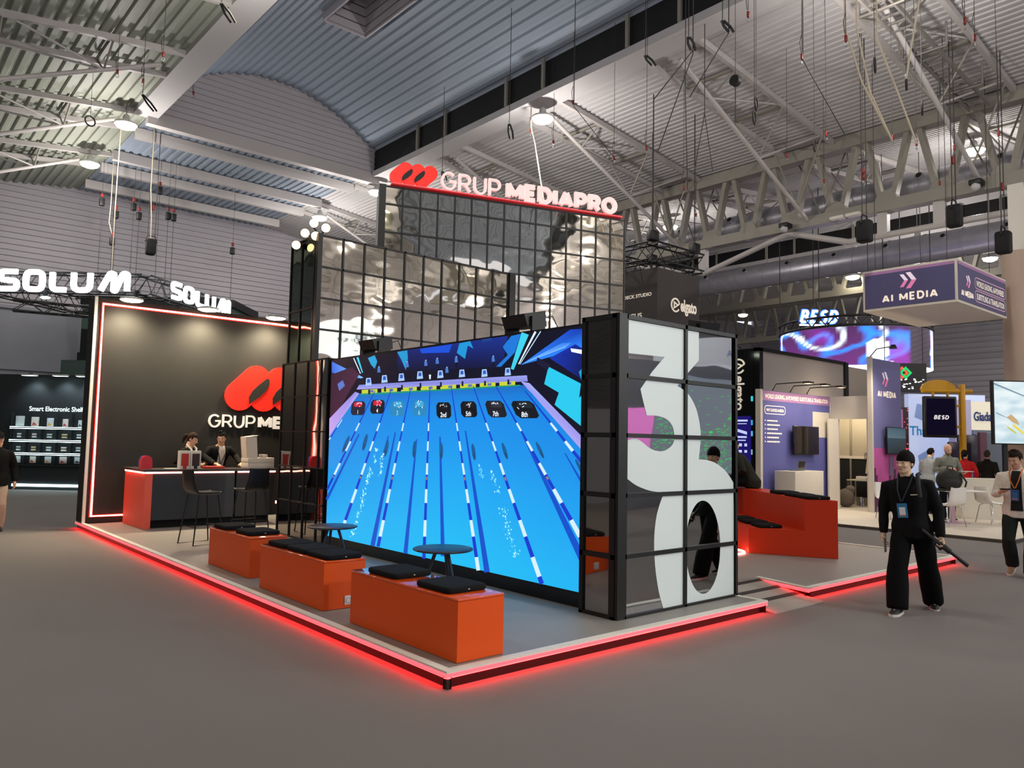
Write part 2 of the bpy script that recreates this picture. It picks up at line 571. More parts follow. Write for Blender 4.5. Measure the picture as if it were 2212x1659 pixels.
# gable end of the raised roof
def gable_top(z):
    if z <= 13.35: return (0, 8.4)
    r = 4.3 * math.sqrt(max(0, 1 - (z - 13.45) / 1.58)) if z > 13.45 else 4.3; return (4.2 - r, 4.2 + r)
siding('wall_gable', (12.2, YG), (3.8, YG), 12.3, 15.1, M['siding_gable'], .21, .05, gable_top)
mb = MB(); mb.box(3.6, 12.4, YG - .1, YG + .2, 11.98, 12.34); struct('trim_20', mb, M['steel_white'])
# far walls
siding('wall_back', (60, YB), (-30, YB), 6.9, 12.6, M['siding'], .25, .06)
mb = MB(); mb.box(-30, 60, YB - .05, YB + .2, 0, 6.9)
for k in range(24): mb.box(-30 + k * 3.75, -29.97 + k * 3.75, YB - .06, YB, 0, 6.9)
struct('wall_lower', mb, M['plaster'])
mb = MB(); mb.box(-30, 60, YB - .2, YB, 6.85, 6.98); mb.box(-30, 60, YB - .14, YB, 4.3, 4.36); mb.box(-30, 60, YB - .14, YB, 3.8, 3.86); struct('trim_21', mb, M['plaster'])
siding('wall_right', (57.9, -30), (57.9, YB), 0, 12.9, M['siding'], .4, .08)
siding('wall_left', (-29.9, YB), (-29.9, 4), 0, 4.5, M['siding'], .3, .07)
siding('wall_left', (-29.9, YB), (-29.9, -30), 4.5, 12.9, M['siding'], .3, .07)
siding('wall_front', (-30, -30), (60, -30), 4.5, 12.9, M['siding'], .3, .07)

# ---- roof trusses -------------------------------------------------
LEFT, RIGHT = 'left', 'right'
def truss(xa, xb, yc, label):
    """two top chords on the roof slope, one belly chord down to the girder"""
    t = thing('roof_truss', label, 'roof truss', (xa, yc, 12.3), 0, 'triangular roof trusses')
    sg = 1 if xb > xa else -1
    top = lambda f, s: V((xa + (xb - xa) * f, yc + s * .86, 12.36 - .87 * f))
    bot = lambda f: V((xa + sg * .9 + (xb - xa - sg * .9) * f, yc, 12.18 - 3.05 * f))
    for s in (-1, 1):
        mb = MB(); mb.bar(top(0, s), top(1, s), .12, .16); mb.build('top_chord', M['steel_white'], t)
    mb = MB(); mb.tube([bot(0), bot(1)], .065, 8); mb.build('bottom_chord', M['steel_white'], t)
    fr = (.3, .62, .92)
    for i, f in enumerate(fr):
        mb = MB(); mb.bar(top(f, -1), top(f, 1), .1, .07); mb.build('cross_strut', M['steel_cream'], t)
        fb = (f * 8 - .9) / 7.1
        for s in (-1, 1):
            mb = MB(); mb.tube([top(f, s), bot(fb)], .028, 6); mb.build('web_strut', M['steel_cream'], t)
            if i < 2:
                mb = MB(); mb.tube([bot(fb), top(fr[i + 1], s)], .032, 6); mb.build('web_strut', M['steel_white'], t)
    return t
YC = [2.87 + 5.08 * k for k in range(-5, 6)]
ORD = ['first', 'second', 'third', 'fourth', 'fifth', 'sixth', 'seventh', 'eighth', 'ninth', 'tenth', 'eleventh']
for k, y in enumerate(YC):
    truss(12.3, 20.0, y, 'pale truss under the white roof right of the dark strip, %s from the front' % ORD[k])
    truss(3.7, -4.0, y, 'pale truss under the greenish left roof, %s from the front' % ORD[k])
    if k >= 4: truss(28.1, 20.4, y, 'pale truss beyond the big lattice girder, %s from the front' % ORD[k])
for k, y in enumerate((24.2, 27.1, 28.9, 31.6)):
    mb = MB(); mb.box(3.7, 12.3, y - .11, y + .11, 12.08, 12.44)
    tag(mb.build('roof_beam', M['steel_white']), 'long white roof beam beyond the ribbed gable, %s from the gable' % ORD[k], 'beam', 'white beams beyond the gable')

# ---- lattice girders ---------------------------------------------
def girder(x, y0, y1, label, m, zt=11.38, zb=9.1):
    g = thing('lattice_girder', label, 'girder', (x, y0, zb), 0)
    mb = MB(); mb.box(x - .2, x + .2, y0, y1, zt - .2, zt + .2); mb.build('top_chord', m, g)
    mb = MB(); mb.box(x - .2, x + .2, y0, y1, zb - .2, zb + .14); mb.build('bottom_chord', m, g)
    y = .74 - 1.57 * 11
    while y < y1 - .4:
        if y > y0 + .5:
            mb = MB(); mb.cyl((x - .17, y, zb + .1), (x + .17, y, zb + .1), .33, n=20); mb.build('gusset', m, g)
            for s in (-1, 1):
                mb = MB(); mb.bar((x, y + s * .18, zb + .2), (x, y + s * .62, zt - .15), .26, .15, up=(0, 1, 0)); mb.build('diagonal', m, g)
        y += 1.57
    return g
g1 = girder(20.2, -12, YB - .3, 'grey green lattice girder crossing the right of the hall in front of the round duct', M['steel_cream'])
for (a, b) in (((2.2, 8.2), (6.7, 8.2)), ((6.7, 8.2), (8.8, 8.9)), ((2.2, 8.2), (-2.4, 8.2)), ((12.1, 8.02), (8.6, 8.9)), ((12.1, 8.02), (15.6, 8.9))):
    mb = MB(); mb.tube([(20.2, *a), (20.2, *b)], .1, 8); mb.build('tie_bar', M['steel_white'], g1)
for y, z in ((4.0, 8.2), (5.6, 8.2), (12.1, 8.02)):
    mb = MB(); mb.bar((20.2, y, z), (20.2, y, 9.0), .3, .22); mb.build('hanger_post', M['steel_white'], g1)
girder(-4.2, -12, YB - .3, 'grey green lattice girder over the left aisle', M['steel_cream'])
girder(44.2, -6, YB - .3, 'distant lattice girder low behind the second round duct', M['steel_cream'])
girder(36.4, 2, YB - .3, 'lattice girder between the two round ducts far right', M['steel_cream'], 12.0, 10.0)
for (x, y, lb) in ((20.2, 2.05, 'thick round concrete column rising behind the hanging purple box sign'), (20.2, 20.9, 'round concrete column behind the tall mirrored tower')):
    c = thing('hall_column', lb, 'column', (x, y, 0))
    mb = MB(); mb.cyl((x, y, 0), (x, y, 7.05), .42, n=32); mb.build('shaft', mat('column_paint', '#b9a493', .7), c)
    mb = MB(); mb.box(x - .19, x + .19, y - .19, y + .19, 7.05, 8.9); mb.build('steel_post', M['white_paint'], c)

# ---- ducts ---------------------------------------------------------
def duct(x, z, r, label, y0=-6):
    d = thing('air_duct', label, 'duct', (x, y0, z))
    mb = MB()
    mb.cyl((x, y0, z), (x, YB - .4, z), r, n=36)
    y = y0 + 1.0
    while y < YB - .5:
        mb.cyl((x, y, z), (x, y + .05, z), r + .02, n=36); y += 1.51
    mb.build('pipe', M['galv'], d)
    for k in range(14):
        yy = y0 + 2 + k * 2.35
        a = V((x - r * .86, yy, z + r * .35)); n = V((-.9, 0, .42)).normalized()
        mb = MB(); mb.tube([a - n * .05, a + n * .14], .13, 14); mb.m = 1
        mb.cyl(a + n * .141, a + n * .15, .095, n=14)
        mb.build('air_outlet', [M['galv'], M['black_gap']], d)
duct(22.9, 10.35, .46, 'silver round air duct running just behind the big lattice girder')
duct(31.5, 10.4, .6, 'second silver air duct lower in the picture, beyond the first one')

# ---- catwalk ladder ------------------------------------------------
c = thing('cable_ladder', 'grey steel ladder tray hanging under the roof at top right', 'cable tray', (12.95, 2.8, 11.3))
A = V((12.3, 2.75, 11.72)); B = V((19.2, 2.6, 10.95))
for s in (-.24, .24):
    mb = MB(); mb.bar(A + V((0, s, 0)), B + V((0, s, 0)), .05, .12); mb.build('rail', M['steel_dull'], c)
for k in range(22):
    p = A.lerp(B, (k + .5) / 22); mb = MB(); mb.bar(p - V((0, .24, 0)), p + V((0, .24, 0)), .05, .04); mb.build('rung', M['steel_dull'], c)
for k in (4, 11, 18):
    p = A.lerp(B, k / 22); mb = MB()
    mb.tube([p + V((0, -.5, -.08)), p + V((0, .5, -.08)), p + V((0, .5, .5))], .03, 6)
    mb.tube([p + V((0, -.5, -.08)), p + V((0, -.5, .5))], .03, 6)
    mb.build('hanger', M['steel_dull'], c)

# ---- roof height
def roof_z(x):
    def cell(x):
        if x < -4.2: return 11.6 + (-4.2 - x) * .109
        if x < 3.8: return 11.6 + (x + 4.2) * .109
        if x < 12.2: return arch(x, 8) - .02
        if x < 20.2: return 12.47 - (x - 12.2) * .109
        if x < 28.2: return 11.6 + (x - 20.2) * .109
        return arch(x - 24.2, 8) if x < 36.2 else 12.47 - (x - 36.2) * .109
    return cell(x) + (.1 if 3.8 < x < 12.2 else 0)

# ---- high-bay lamps ------------------------------------------------
def high_bay(x, y, z, label, e=360, r=.33, zr=None):
    t = thing('high_bay_lamp', label, 'ceiling lamp', (x, y, z), 0, 'round hall lamps')
    mb = MB(); mb.lathe([(.06, .34), (.1, .3), (.12, .16), (r, .06), (r + .01, 0)], (x, y, z), 20); mb.build('housing', M['lamp_body'], t)
    mb = MB(); mb.lathe([(r - .02, .0), (r * .85, -.08), (r * .5, -.13), (.02, -.15)], (x, y, z), 20); mb.build('lens', M['lamp_glow'], t)
    zr = zr or roof_z(x) + .05
    if zr > z + .3:
        mb = MB(); mb.cyl((x, y, z + .3), (x, y, zr), .02, n=6); mb.build('stem', M['steel_cream'], t)
    if e: lamp('lamp_light', 'POINT', (x, y, z - 1.5), e, '#fbf3ee', t, .12)
    return t
# ================================================================== HALL LAMPS (those in view, plus unseen ones added for lighting)
for (x, y, z, lb, *en) in ((2.95, 22.2, 11.72, 'round lit lamp under the left roof edge, below the ribbed gable'),
                      (2.95, 27.1, 11.72, 'round lit lamp at far left, above the ribbed back wall'),
                      (12.42, 27.4, 11.72, 'round lit lamp just above the mirrored side tower and its spotlights'),
                      (12.42, 22.4, 11.72, 'round lit lamp at the left end of the big rooftop letters'),
                      (12.42, 12.55, 11.72, 'bright round lamp under the dark roof strip, above the big rooftop letters'),
                      (24.0, 4.3, 11.5, 'bright round lamp at upper right beside the round column'),
                      (24.2, 16.7, 11.5, 'round lamp right of the tall mirrored tower, above the hanging black cube'),
                      (12.42, 2.4, 11.72, 'round lamp above the near edge of the stand'),
                      (2.95, 12.0, 11.72, 'round lamp over the left side of the stand', 200),
                      (2.95, 2.4, 11.72, 'round lamp above the left aisle by the viewer'),
                      (-5.5, 12.4, 11.3, 'round lamp over the left aisle', 200),
                      (-5.5, 2.4, 11.3, 'round lamp over the aisle behind the viewer'),
                      (12.42, -7.6, 11.72, 'round lamp behind the viewer on the right', 700),
                      (2.95, -7.6, 11.72, 'round lamp behind the viewer'),
                      (24.0, -5.6, 11.5, 'round lamp in the aisle on the far right'),
                      (34.6, 10.2, 11.7, 'round lamp over the far booths on the right'),
                      (12.4, -17.5, 11.5, 'hall lamp behind the viewer, seen only in the mirrors, near row left', 800),
                      (24.0, -13.5, 11.5, 'hall lamp behind the viewer, seen only in the mirrors, near row middle', 800),
                      (36.0, -13.5, 11.5, 'hall lamp behind the viewer, seen only in the mirrors, near row right', 800),
                      (12.4, -26, 11.5, 'hall lamp behind the viewer, seen only in the mirrors, far row left', 800),
                      (24.0, -24, 11.5, 'hall lamp behind the viewer, seen only in the mirrors, far row middle', 800),
                      (36.0, -24, 11.5, 'hall lamp behind the viewer, seen only in the mirrors, far row right', 800)):
    high_bay(x, y, z, lb, *en)
high_bay(46, 2.5, 11.2, 'added hall lamp far off on the right beyond the booths'); high_bay(46, 14.5, 11.2, 'added hall lamp far off beyond the ring screen')  # both added to light the dark wall on the right
for (x, y, z, r, zr, lb) in ((33.76, 17.55, 11.2, .3, 14.7, 'small round lamp beside the second duct, right of the hanging black cube'),
                         (35.85, 13.9, 10.62, .36, 13.75, 'round lamp just left of the hanging purple box sign'),
                         (38.64, 22.16, 9.9, .3, 12.3, 'small dim lamp far back above the lit ring screen'),
                         (33.42, 6.79, 9.98, .3, 14.8, 'lamp beside the round column, upper of two'),
                         (41.81, 8.71, 11.04, .36, 11.95, 'lamp beside the round column, lower of two')):
    high_bay(x, y, z, lb, 0, r, zr)

for (x, y, lb) in ((-14, 4, 'added hall lamp far left of the viewer, near row'), (-14, -10, 'added hall lamp far left of the viewer, behind')):  # unseen lamps added to brighten what the column's side panes mirror
    high_bay(x, y, 11.5, lb, 500)
# unseen floodlights added across the aisle to brighten the column and bench ends
for k, (x, y, tx, ty) in enumerate(((7.5, -8.3, 3.0, .3), (3.0, -9.0, .6, 1.0))):
    t = thing('added_floodlight', 'added floodlight on a mast across the aisle behind the viewer, %s one' % ('right', 'left')[k], 'floodlight', (x, y, 0), 0, 'added aisle floodlights')
    mb = MB(); mb.cyl((x, y, 0), (x, y, 4.6), .04, n=10); mb.lathe([(.4, 0), (.4, .03), (.05, .05)], (x, y, 0), 20); mb.build('mast', M['black'], t)
    mb = MB(); mb.rbox(x - .16, x + .16, y + .02, y + .14, 4.5, 4.72, .02); mb.build('head', M['black'], t)
    lamp('lamp_light', 'SPOT', (x, y + .2, 4.6), (900, 500)[k], '#f2f6f4', t, .1, to=(tx, ty, 1.3), spot=.75)
# ================================================================== STAND MATERIALS
M['orange'] = mat('orange_lacquer', '#ee5812', .42, spec=.35)
M['orange_lid'] = mat('orange_lid', '#ee5812', .12, coat=.8, spec=.6)
M['cushion'] = mat('cushion_fabric', '#17191a', .9, bump=.3, bump_scale=220, spec=.2)
M['edge_alu'] = mat('edge_alu', '#ece8dc', .5)
M['skirt'] = mat('skirt', '#1a0808', .25)
M['led_red'] = mat('led_red', '#ff2a30', .5, emit='#ff2a30', es=8)
M['led_under'] = mat('led_under', '#ff2028', .5, emit='#ff1c20', es=30)
M['led_neon'] = mat('led_neon', '#ff5030', .5, emit='#ff9484', es=9.0)
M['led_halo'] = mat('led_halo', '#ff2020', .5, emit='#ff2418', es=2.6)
M['wall_black'] = mat('wall_black', '#201e1c', .8, noise_amt=.05, noise_scale=5)
M['logo_red'] = mat('logo_red', '#e8281c', .45, emit='#f0281a', es=.55)
M['letter_white'] = mat('letter_white', '#f2ece6', .5, emit='#fff4ee', es=.25)
M['letter_lit'] = mat('letter_lit', '#f2d8d4', .5, emit='#ffd4d0', es=.55)
M['mirror_warm'] = mirror_mat('mirror_warm', '#cdc8bb', .03, .19, 1.4, .05)
M['mirror_grey'] = mirror_mat('mirror_grey', '#b8babc', .02, .10, 1.2, .03)
M['mirror_side'] = mirror_mat('mirror_side', '#a39f9b', .03, .12, 1.3, .04)
M['film_white'] = mat('film_white', '#e6f0ee', .45)
M['led_frame'] = mat('led_frame', '#08080a', .4)
M['table_top'] = mat('table_top', '#2c3036', .35)
M['socket'] = mat('socket_plastic', '#e6e6e2', .35)

# ================================================================== PLATFORM
p = thing('stand_platform', 'low grey carpeted platform edged in pale metal with a red glowing light strip', 'platform', (0, 0, 0))
ZP = .12
outer = [(0, 11.5), (0, 0), (4.13, 0), (4.13, .85), (5.34, .85), (5.18, .1), (9.65, .1), (9.65, 3.2), (11.4, 3.2), (11.4, 11.5)]
mb = MB(); mb.prism([(x, y, ZP - .034) for x, y in outer], (0, 0, .03)); mb.build('deck', M['deck_floor'], p)
def inset(a, b, d):
    a = V((*a, 0)); b = V((*b, 0)); n = (b - a).normalized(); return V((-n.y, n.x, 0)) * d
edges = [(outer[0], outer[1]), (outer[1], outer[2]), (outer[2], outer[3]), (outer[4], outer[5]), (outer[5], outer[6]), (outer[6], outer[7])]
trim = MB(); strip = MB(); skirt = MB(); under = MB()
for ei, (a, b) in enumerate(edges):
    n = inset(a, b, 1.0); d = (V((*b, 0)) - V((*a, 0))).normalized()
    A = V((*a, 0)) - d * .012; B = V((*b, 0)) + d * .012
    def slab(q, o0, o1, z0, z1, A=A, B=B, n=n, e_=ei * .0007):
        z0 += e_; z1 += e_
        q.hexa([A + n * o0 + V((0, 0, z0)), B + n * o0 + V((0, 0, z0)), B + n * o1 + V((0, 0, z0)), A + n * o1 + V((0, 0, z0)),
                A + n * o0 + V((0, 0, z1)), B + n * o0 + V((0, 0, z1)), B + n * o1 + V((0, 0, z1)), A + n * o1 + V((0, 0, z1))])
    slab(trim, -.013, .058, ZP - .010, ZP + .006)
    slab(strip, -.010, -.001, ZP - .032, ZP - .011)
    slab(skirt, .026, .032, .002, ZP - .036); slab(under, -.004, .024, ZP - .046, ZP - .040); slab(trim, -.008, .032, ZP - .04, ZP - .0365)
trim.build('edge_trim', M['edge_alu'], p); strip.build('light_strip', M['led_red'], p); skirt.build('skirt', M['skirt'], p); under.build('under_light', M['led_under'], p)
mb = MB(); mb.box(-.006, .034, -.006, .034, 0, ZP - .04); mb.build('corner_bracket', M['black'], p)
t = thing('access_ramp', 'grey ramp with dark anti-slip strips set into the platform edge', 'ramp', (4.7, .4, 0))
mb = MB(); mb.hexa([(4.135, -.1, 0), (5.17, -.1, 0), (5.33, .845, 0), (4.135, .845, 0), (4.135, -.1, .006), (5.17, -.1, .006), (5.33, .845, .114), (4.135, .845, .114)])
mb.build('slope', mat('ramp_floor', '#a29c93', .8), t)
for y in (.2, .46, .74):
    z = .006 + .108 * (y + .1) / .945 + .003; x1 = 5.17 + .16 * (y + .1) / .945
    mb = MB(); mb.hexa([(4.14, y, z - .002), (x1, y, z - .002), (x1 + .02, y + .075, z + .006), (4.14, y + .075, z + .006),
                        (4.14, y, z + .001), (x1, y, z + .001), (x1 + .02, y + .075, z + .01), (4.14, y + .075, z + .01)])
    mb.build('grip_strip', mat('grip', '#332f2a', .9), t)

# ================================================================== BLACK DISPLAY WALL
w = thing('display_wall', 'tall matt black wall outlined by a glowing red light line behind the counter', 'wall panel', (0, 11.0, ZP))
mb = MB(); mb.box(0, 5.0, 10.98, 11.5, ZP - .003, 4.2); mb.build('panel', M['wall_black'], w)
mb = MB(); mb.box(-.02, .03, 10.95, 10.985, ZP, 4.21); mb.build('corner_trim', M['edge_alu'], w)
mb = MB()
mb.tube([(.66 + 1.9, 10.950, .25), (.12, 10.950, .25), (.12, 10.950, 4.09), (4.9, 10.950, 4.09)], .019, 8)
mb.build('light_line', M['led_neon'], w)
mb = MB(); mb.tube([(.66 + 1.9, 10.978, .25), (.12, 10.978, .25), (.12, 10.978, 4.09), (4.9, 10.978, 4.09)], .034, 8); mb.build('glow_fringe', M['led_halo'], w)  # red tube behind the light line stands in for its glow fringe
def red_logo(o, ux, uy, s, parent, m, md, ext):
    """three slanted lozenges that overlap, with two dark leaves between them; s = height"""
    def lob(k):
        ax, ay, bx, by, r = .30 + k * .53, .32, .66 + k * .53, .68, .315
        d = V((bx - ax, by - ay)); ang = math.atan2(d.y, d.x)
        pts = [V((ax, ay)) + V((math.cos(ang + PI / 2 + PI * i / 12), math.sin(ang + PI / 2 + PI * i / 12))) * r for i in range(13)]
        pts += [V((bx, by)) + V((math.cos(ang - PI / 2 + PI * i / 12), math.sin(ang - PI / 2 + PI * i / 12))) * r for i in range(13)]
        return pts
    nz = V(ux).cross(V(uy)).normalized()
    for k in range(3):
        pts = [V(o) + V(ux) * (q.x * s) + V(uy) * (q.y * s) for q in lob(k)]
        mb = MB(); mb.prism([q + nz * (.004 * k) for q in pts], nz * (ext + .001 * k)); mb.build('lozenge', m, parent)
    for k in range(2):
        leaf = [(.50, .15), (.485, .30), (.56, .44), (.70, .58), (.885, .735), (.93, .70), (.94, .60), (.87, .46), (.72, .31)]
        pts = [V(o) + V(ux) * ((x + k * .53) * s) + V(uy) * (y * s) for x, y in leaf]
        mb = MB(); mb.prism([q + nz * (ext + .02) for q in pts], nz * .006); mb.build('dark_leaf', md, parent)
red_logo((2.42, 10.98, 2.24), (1, 0, 0), (0, 0, 1), .95, w, M['logo_red'], M['wall_black'], .05)
stroke_word('GRUP', V((2.11, 10.98, 1.89)), V((1, 0, 0)), V((0, 0, 1)), .265, .95, .034, M['letter_white'], w, .04)
stroke_word('MEDIAPRO', V((3.12, 10.98, 1.89)), V((1, 0, 0)), V((0, 0, 1)), .265, 1.98, .066, M['letter_white'], w, .04, .025)
M['lamp_hot'] = emat('lamp_hot', '#fff0cc', 45)
LX = (.50, 1.88, 3.25)
for k, (x, lb) in enumerate(((LX[0], 'left'), (LX[1], 'middle'), (LX[2], 'right'))):
    t = thing('arm_spotlight', 'round lit spotlight on a short arm over the black wall, %s of three' % lb, 'spotlight', (x, 10.98, 4.2), 0, 'arm lights over the black wall')
    mb = MB(); mb.tube([(x, 11.1, 4.19), (x, 11.0, 4.27), (x, 10.6, 4.23)], .012, 6); mb.build('arm', M['black'], t)
    mb = MB(); mb.lathe([(.04, .07), (.19, .035), (.2, 0)], (x, 10.6, 4.16), 24); mb.build('head', M['lamp_body'], t)
    mb = MB(); mb.lathe([(.19, 0), (.15, -.02), (.01, -.03)], (x, 10.6, 4.159), 24); mb.build('lens', M['lamp_hot'], t)
    lamp('lamp_light', 'SPOT', (x, 10.6, 4.10), 330, '#ffedc8', t, .12, to=(x, 10.75, 2.6), spot=2.7)

# ================================================================== COUNTER
c = thing('reception_counter', 'dark counter with a red light line under its top, in front of the black wall', 'counter', (1.8, 9.9, ZP))
M['counter_dark'] = mat('counter_dark', '#23262a', .45)
M['counter_top'] = mat('counter_top', '#3a3330', .4)
mb = MB(); mb.box(.74, 2.17, 9.62, 10.2, .26, 1.09); mb.build('front_panel', M['counter_dark'], c)
mb = MB(); mb.box(2.2, 2.93, 9.62, 10.2, .26, 1.09); mb.build('side_unit', mat('counter_side', '#1a1413', .5), c)
mb = MB(); mb.box(.62, .74, 9.6, 10.85, ZP, 1.09); mb.build('end_panel', mat('counter_end_redlit', '#f0604a', .6), c)  # red light on the end panel is put into its colour
mb = MB(); mb.box(.78, 2.9, 9.76, 10.2, ZP, .26); mb.build('kick_plinth', M['black_matt'], c)
mb = MB(); mb.box(.58, 2.98, 9.56, 10.26, 1.09, 1.13); mb.box(.58, .8, 10.26, 10.88, 1.09, 1.13); mb.build('worktop', M['counter_top'], c)
for a, b in ((.62, 2.15), (2.22, 2.94)):
    mb = MB(); mb.box(a, b, 9.595, 9.615, 1.06, 1.088); mb.build('light_line', M['led_neon'], c)
mb = MB(); mb.box(.60, .618, 9.64, 10.8, 1.06, 1.088); mb.build('light_line', M['led_neon'], c)
mb = MB(); mb.tube([(2.5, 9.6, 1.0), (2.5, 9.575, 1.0), (2.65, 9.575, 1.0), (2.65, 9.6, 1.0)], .008, 6); mb.build('handle', M['chrome'], c)
mb = MB(); mb.box(2.97, 3.13, 9.6, 9.63, .47, .52); mb.build('light_block', M['led_neon'], c)
# things on the counter
ZC = 1.13
t = thing('capsule_speaker', 'small round-topped red and blue gadget at the left end of the counter', 'gadget', (.68, 9.85, ZC))
pf = [(-.09, 0), (.09, 0), (.09, .14), (.07, .2), (.03, .23), (-.03, .23), (-.07, .2), (-.09, .14)]
for nm, y0, y1, m in (('front_shell', 9.76, 9.86, mat('toy_red', '#d8241a', .3)), ('back_shell', 9.86, 9.95, mat('toy_blue', '#2c3f8c', .3))):
    mb = MB(); mb.prism([(.68 + x, y0, ZC + z) for x, z in pf], (0, y1 - y0, 0)); mb.build(nm, m, t)
for k, (x, m, lb) in enumerate(((1.32, mat('box_red', '#c03024', .5), 'white boxed product with a red window standing on the counter'),
                                (1.51, mat('box_dark', '#3a2220', .5), 'white boxed product with a dark window beside the red one'))):
    t = thing('product_box', lb, 'box', (x, 9.85, ZC), 0, 'white boxes on the counter')
    mb = MB(); mb.box(x - .09, x + .09, 9.78, 9.9, ZC, ZC + .32); mb.build('carton', M['white_paint'], t)
    mb = MB(); mb.box(x - .065, x + .065, 9.774, 9.782, ZC + .05, ZC + .27); mb.build('window_panel', m, t)
    mb = MB(); mb.box(x - .03, x + .03, 9.772, 9.781, ZC + .0, ZC + .06); mb.build('tab', m, t)
def carton(x0, x1, y0, y1, z0, z1, lb):
    t = thing('white_carton', lb, 'box', ((x0 + x1) / 2, y0, z0), 0, 'white cartons on the counter')
    mb = MB(); mb.rbox(x0, x1, y0, y1, z0, z1, .008); mb.build('tray', mat('carton_white', '#cdbfb2', .7), t)
    return t
carton(2.42, 3.05 - .12, 9.66, 10.0, ZC, ZC + .10, 'closed white carton at the bottom of the stack on the counter')
t = carton(2.42, 3.05 - .12, 9.66, 10.0, ZC + .101, ZC + .20, 'open white carton with its tall lid folded up, on top of the stack')
mb = MB(); mb.prism([(2.42, 9.70, ZC + .2), (2.62, 9.70, ZC + .2), (2.585, 9.70, ZC + .60), (2.38, 9.70, ZC + .585)], (0, .02, 0))
mb.prism([(2.42, 9.98, ZC + .2), (2.62, 9.98, ZC + .2), (2.585, 9.98, ZC + .60), (2.38, 9.98, ZC + .585)], (0, -.02, 0))
mb.quad((2.38, 9.70, ZC + .585), (2.62, 9.66, ZC + .62), (2.62, 9.98, ZC + .62), (2.38, 9.98, ZC + .585))
mb.quad((2.42, 9.70, ZC + .2), (2.38, 9.70, ZC + .585), (2.38, 9.98, ZC + .585), (2.42, 9.98, ZC + .2))
mb.build('lid', MATS['carton_white'], t)
t = carton(2.72, 2.82, 9.72, 9.9, ZC + .201, ZC + .26, 'small white pack lying on the open carton')
mb = MB(); mb.rbox(1.66, 2.0, 9.68, 9.9, ZC, ZC + .045, .006)
tag(mb.build('red_folder', MATS['box_red']), 'flat red box lying on the counter between the two staff', 'box')
mb = MB(); mb.box(.98, 1.2, 9.66, 9.84, ZC, ZC + .012); tag(mb.build('leaflet_pile', M['white_paint']), 'thin pile of white leaflets on the counter left of the boxes', 'papers')

# stools
def stool(x, y, rz, lb):
    t = thing('bar_stool', lb, 'stool', (x, y, ZP), rz, 'black wire-leg bar stools')
    mb = MB()
    for sx in (-1, 1):
        mb.tube([(sx * .16, -.15, .73), (sx * .22, -.24, .01), (sx * .22, .24, .01), (sx * .16, .15, .73)], .011, 8)
    mb.tube([(-.2, -.2, .27), (.2, -.2, .27)], .009, 6); mb.tube([(-.2, .2, .27), (.2, .2, .27)], .009, 6)
    mb.build('leg_frame', M['black'], t, True)
    mb = MB()
    rings = []
    for y, z in ((-.23, .755), (-.2, .735), (.0, .73), (.16, .745), (.205, .80), (.235, .95), (.25, 1.08)):
        r = .2 if z < .9 else .17
        rings.append([V((-r, y, z + (.02 if z < .9 else 0))), V((-r * .6, y + .006, z)), V((r * .6, y + .006, z)), V((r, y, z + (.02 if z < .9 else 0))),
                      V((r, y + .012, z + .03)), V((r * .6, y + .018, z + .014)), V((-r * .6, y + .018, z + .014)), V((-r, y + .012, z + .03))])
    mb.loft(rings); mb.build('seat_shell', mat('stool_shell', '#1b1517', .45), t, True)
    mb = MB(); mb.rbox(-.17, .17, -.19, .12, .748, .775, .012); mb.build('seat_pad', mat('stool_pad', '#3c3a38', .85), t, True)
    return t
stool(.82, 7.35, math.radians(100), 'black bar stool seen from its side, left of the two at the counter')
stool(1.72, 7.75, math.radians(185), 'black bar stool with its back to the counter, right of the two')

# ================================================================== LED SCREEN WALL AND SIDE PANEL
XS = 2.27
s = thing('video_wall', 'huge lit video screen showing a swimming pool', 'screen', (XS, 3.5, ZP))
mb = MB(); mb.box(XS + .012, XS + .30, .80, 6.27, ZP - .003, 2.94); mb.build('cabinet', M['led_frame'], s)
mb = MB(); mb.box(XS + .001, XS + .02, .80, 6.27, ZP, .27); mb.build('base_panel', M['black_gloss'], s)
# picture is added below
def grid(mb, o, ux, uy, us, vs, w, d, nz):
    """frame bars on a face: us, vs are bar centre lines"""
    o = V(o); ux = V(ux); uy = V(uy); nz = V(nz)
    def slab(a0, a1, b0, b1):
        q = [o + ux * a + uy * b for a, b in ((a0, b0), (a1, b0), (a1, b1), (a0, b1))]
        mb.hexa([x for x in q] + [x + nz * d for x in q])
    for u in us: slab(u - w / 2, u + w / 2, vs[0] - w / 2, vs[-1] + w / 2)
    for v in vs:
        slab(us[0] - w / 2, us[-1] + w / 2, v - w / 2, v + w / 2)
t = thing('mirror_screen', 'low grid of dark mirror panes beside the left end of the video wall', 'mirror panel', (XS, 7.1, ZP))
mb = MB(); mb.box(XS, XS + .25, 6.29, 7.95, ZP - .003, 2.96); mb.build('backing', M['frame_black'], t)
mb = MB(); mb.quad((XS - .004, 7.93, ZP + .02), (XS - .004, 6.31, ZP + .02), (XS - .004, 6.31, 2.94), (XS - .004, 7.93, 2.94)); mb.build('mirror_panes', M['mirror_side'], t)
mb = MB(); grid(mb, (XS - .002, 7.94, 0), (0, -1, 0), (0, 0, 1), [0, .465, .93, 1.395, 1.63], [ZP + .01 + .565 * k for k in range(6)], .022, .02, (-1, 0, 0))
mb.build('frame_grid', mat('frame_grid_warm', '#1a1413', .5), t)

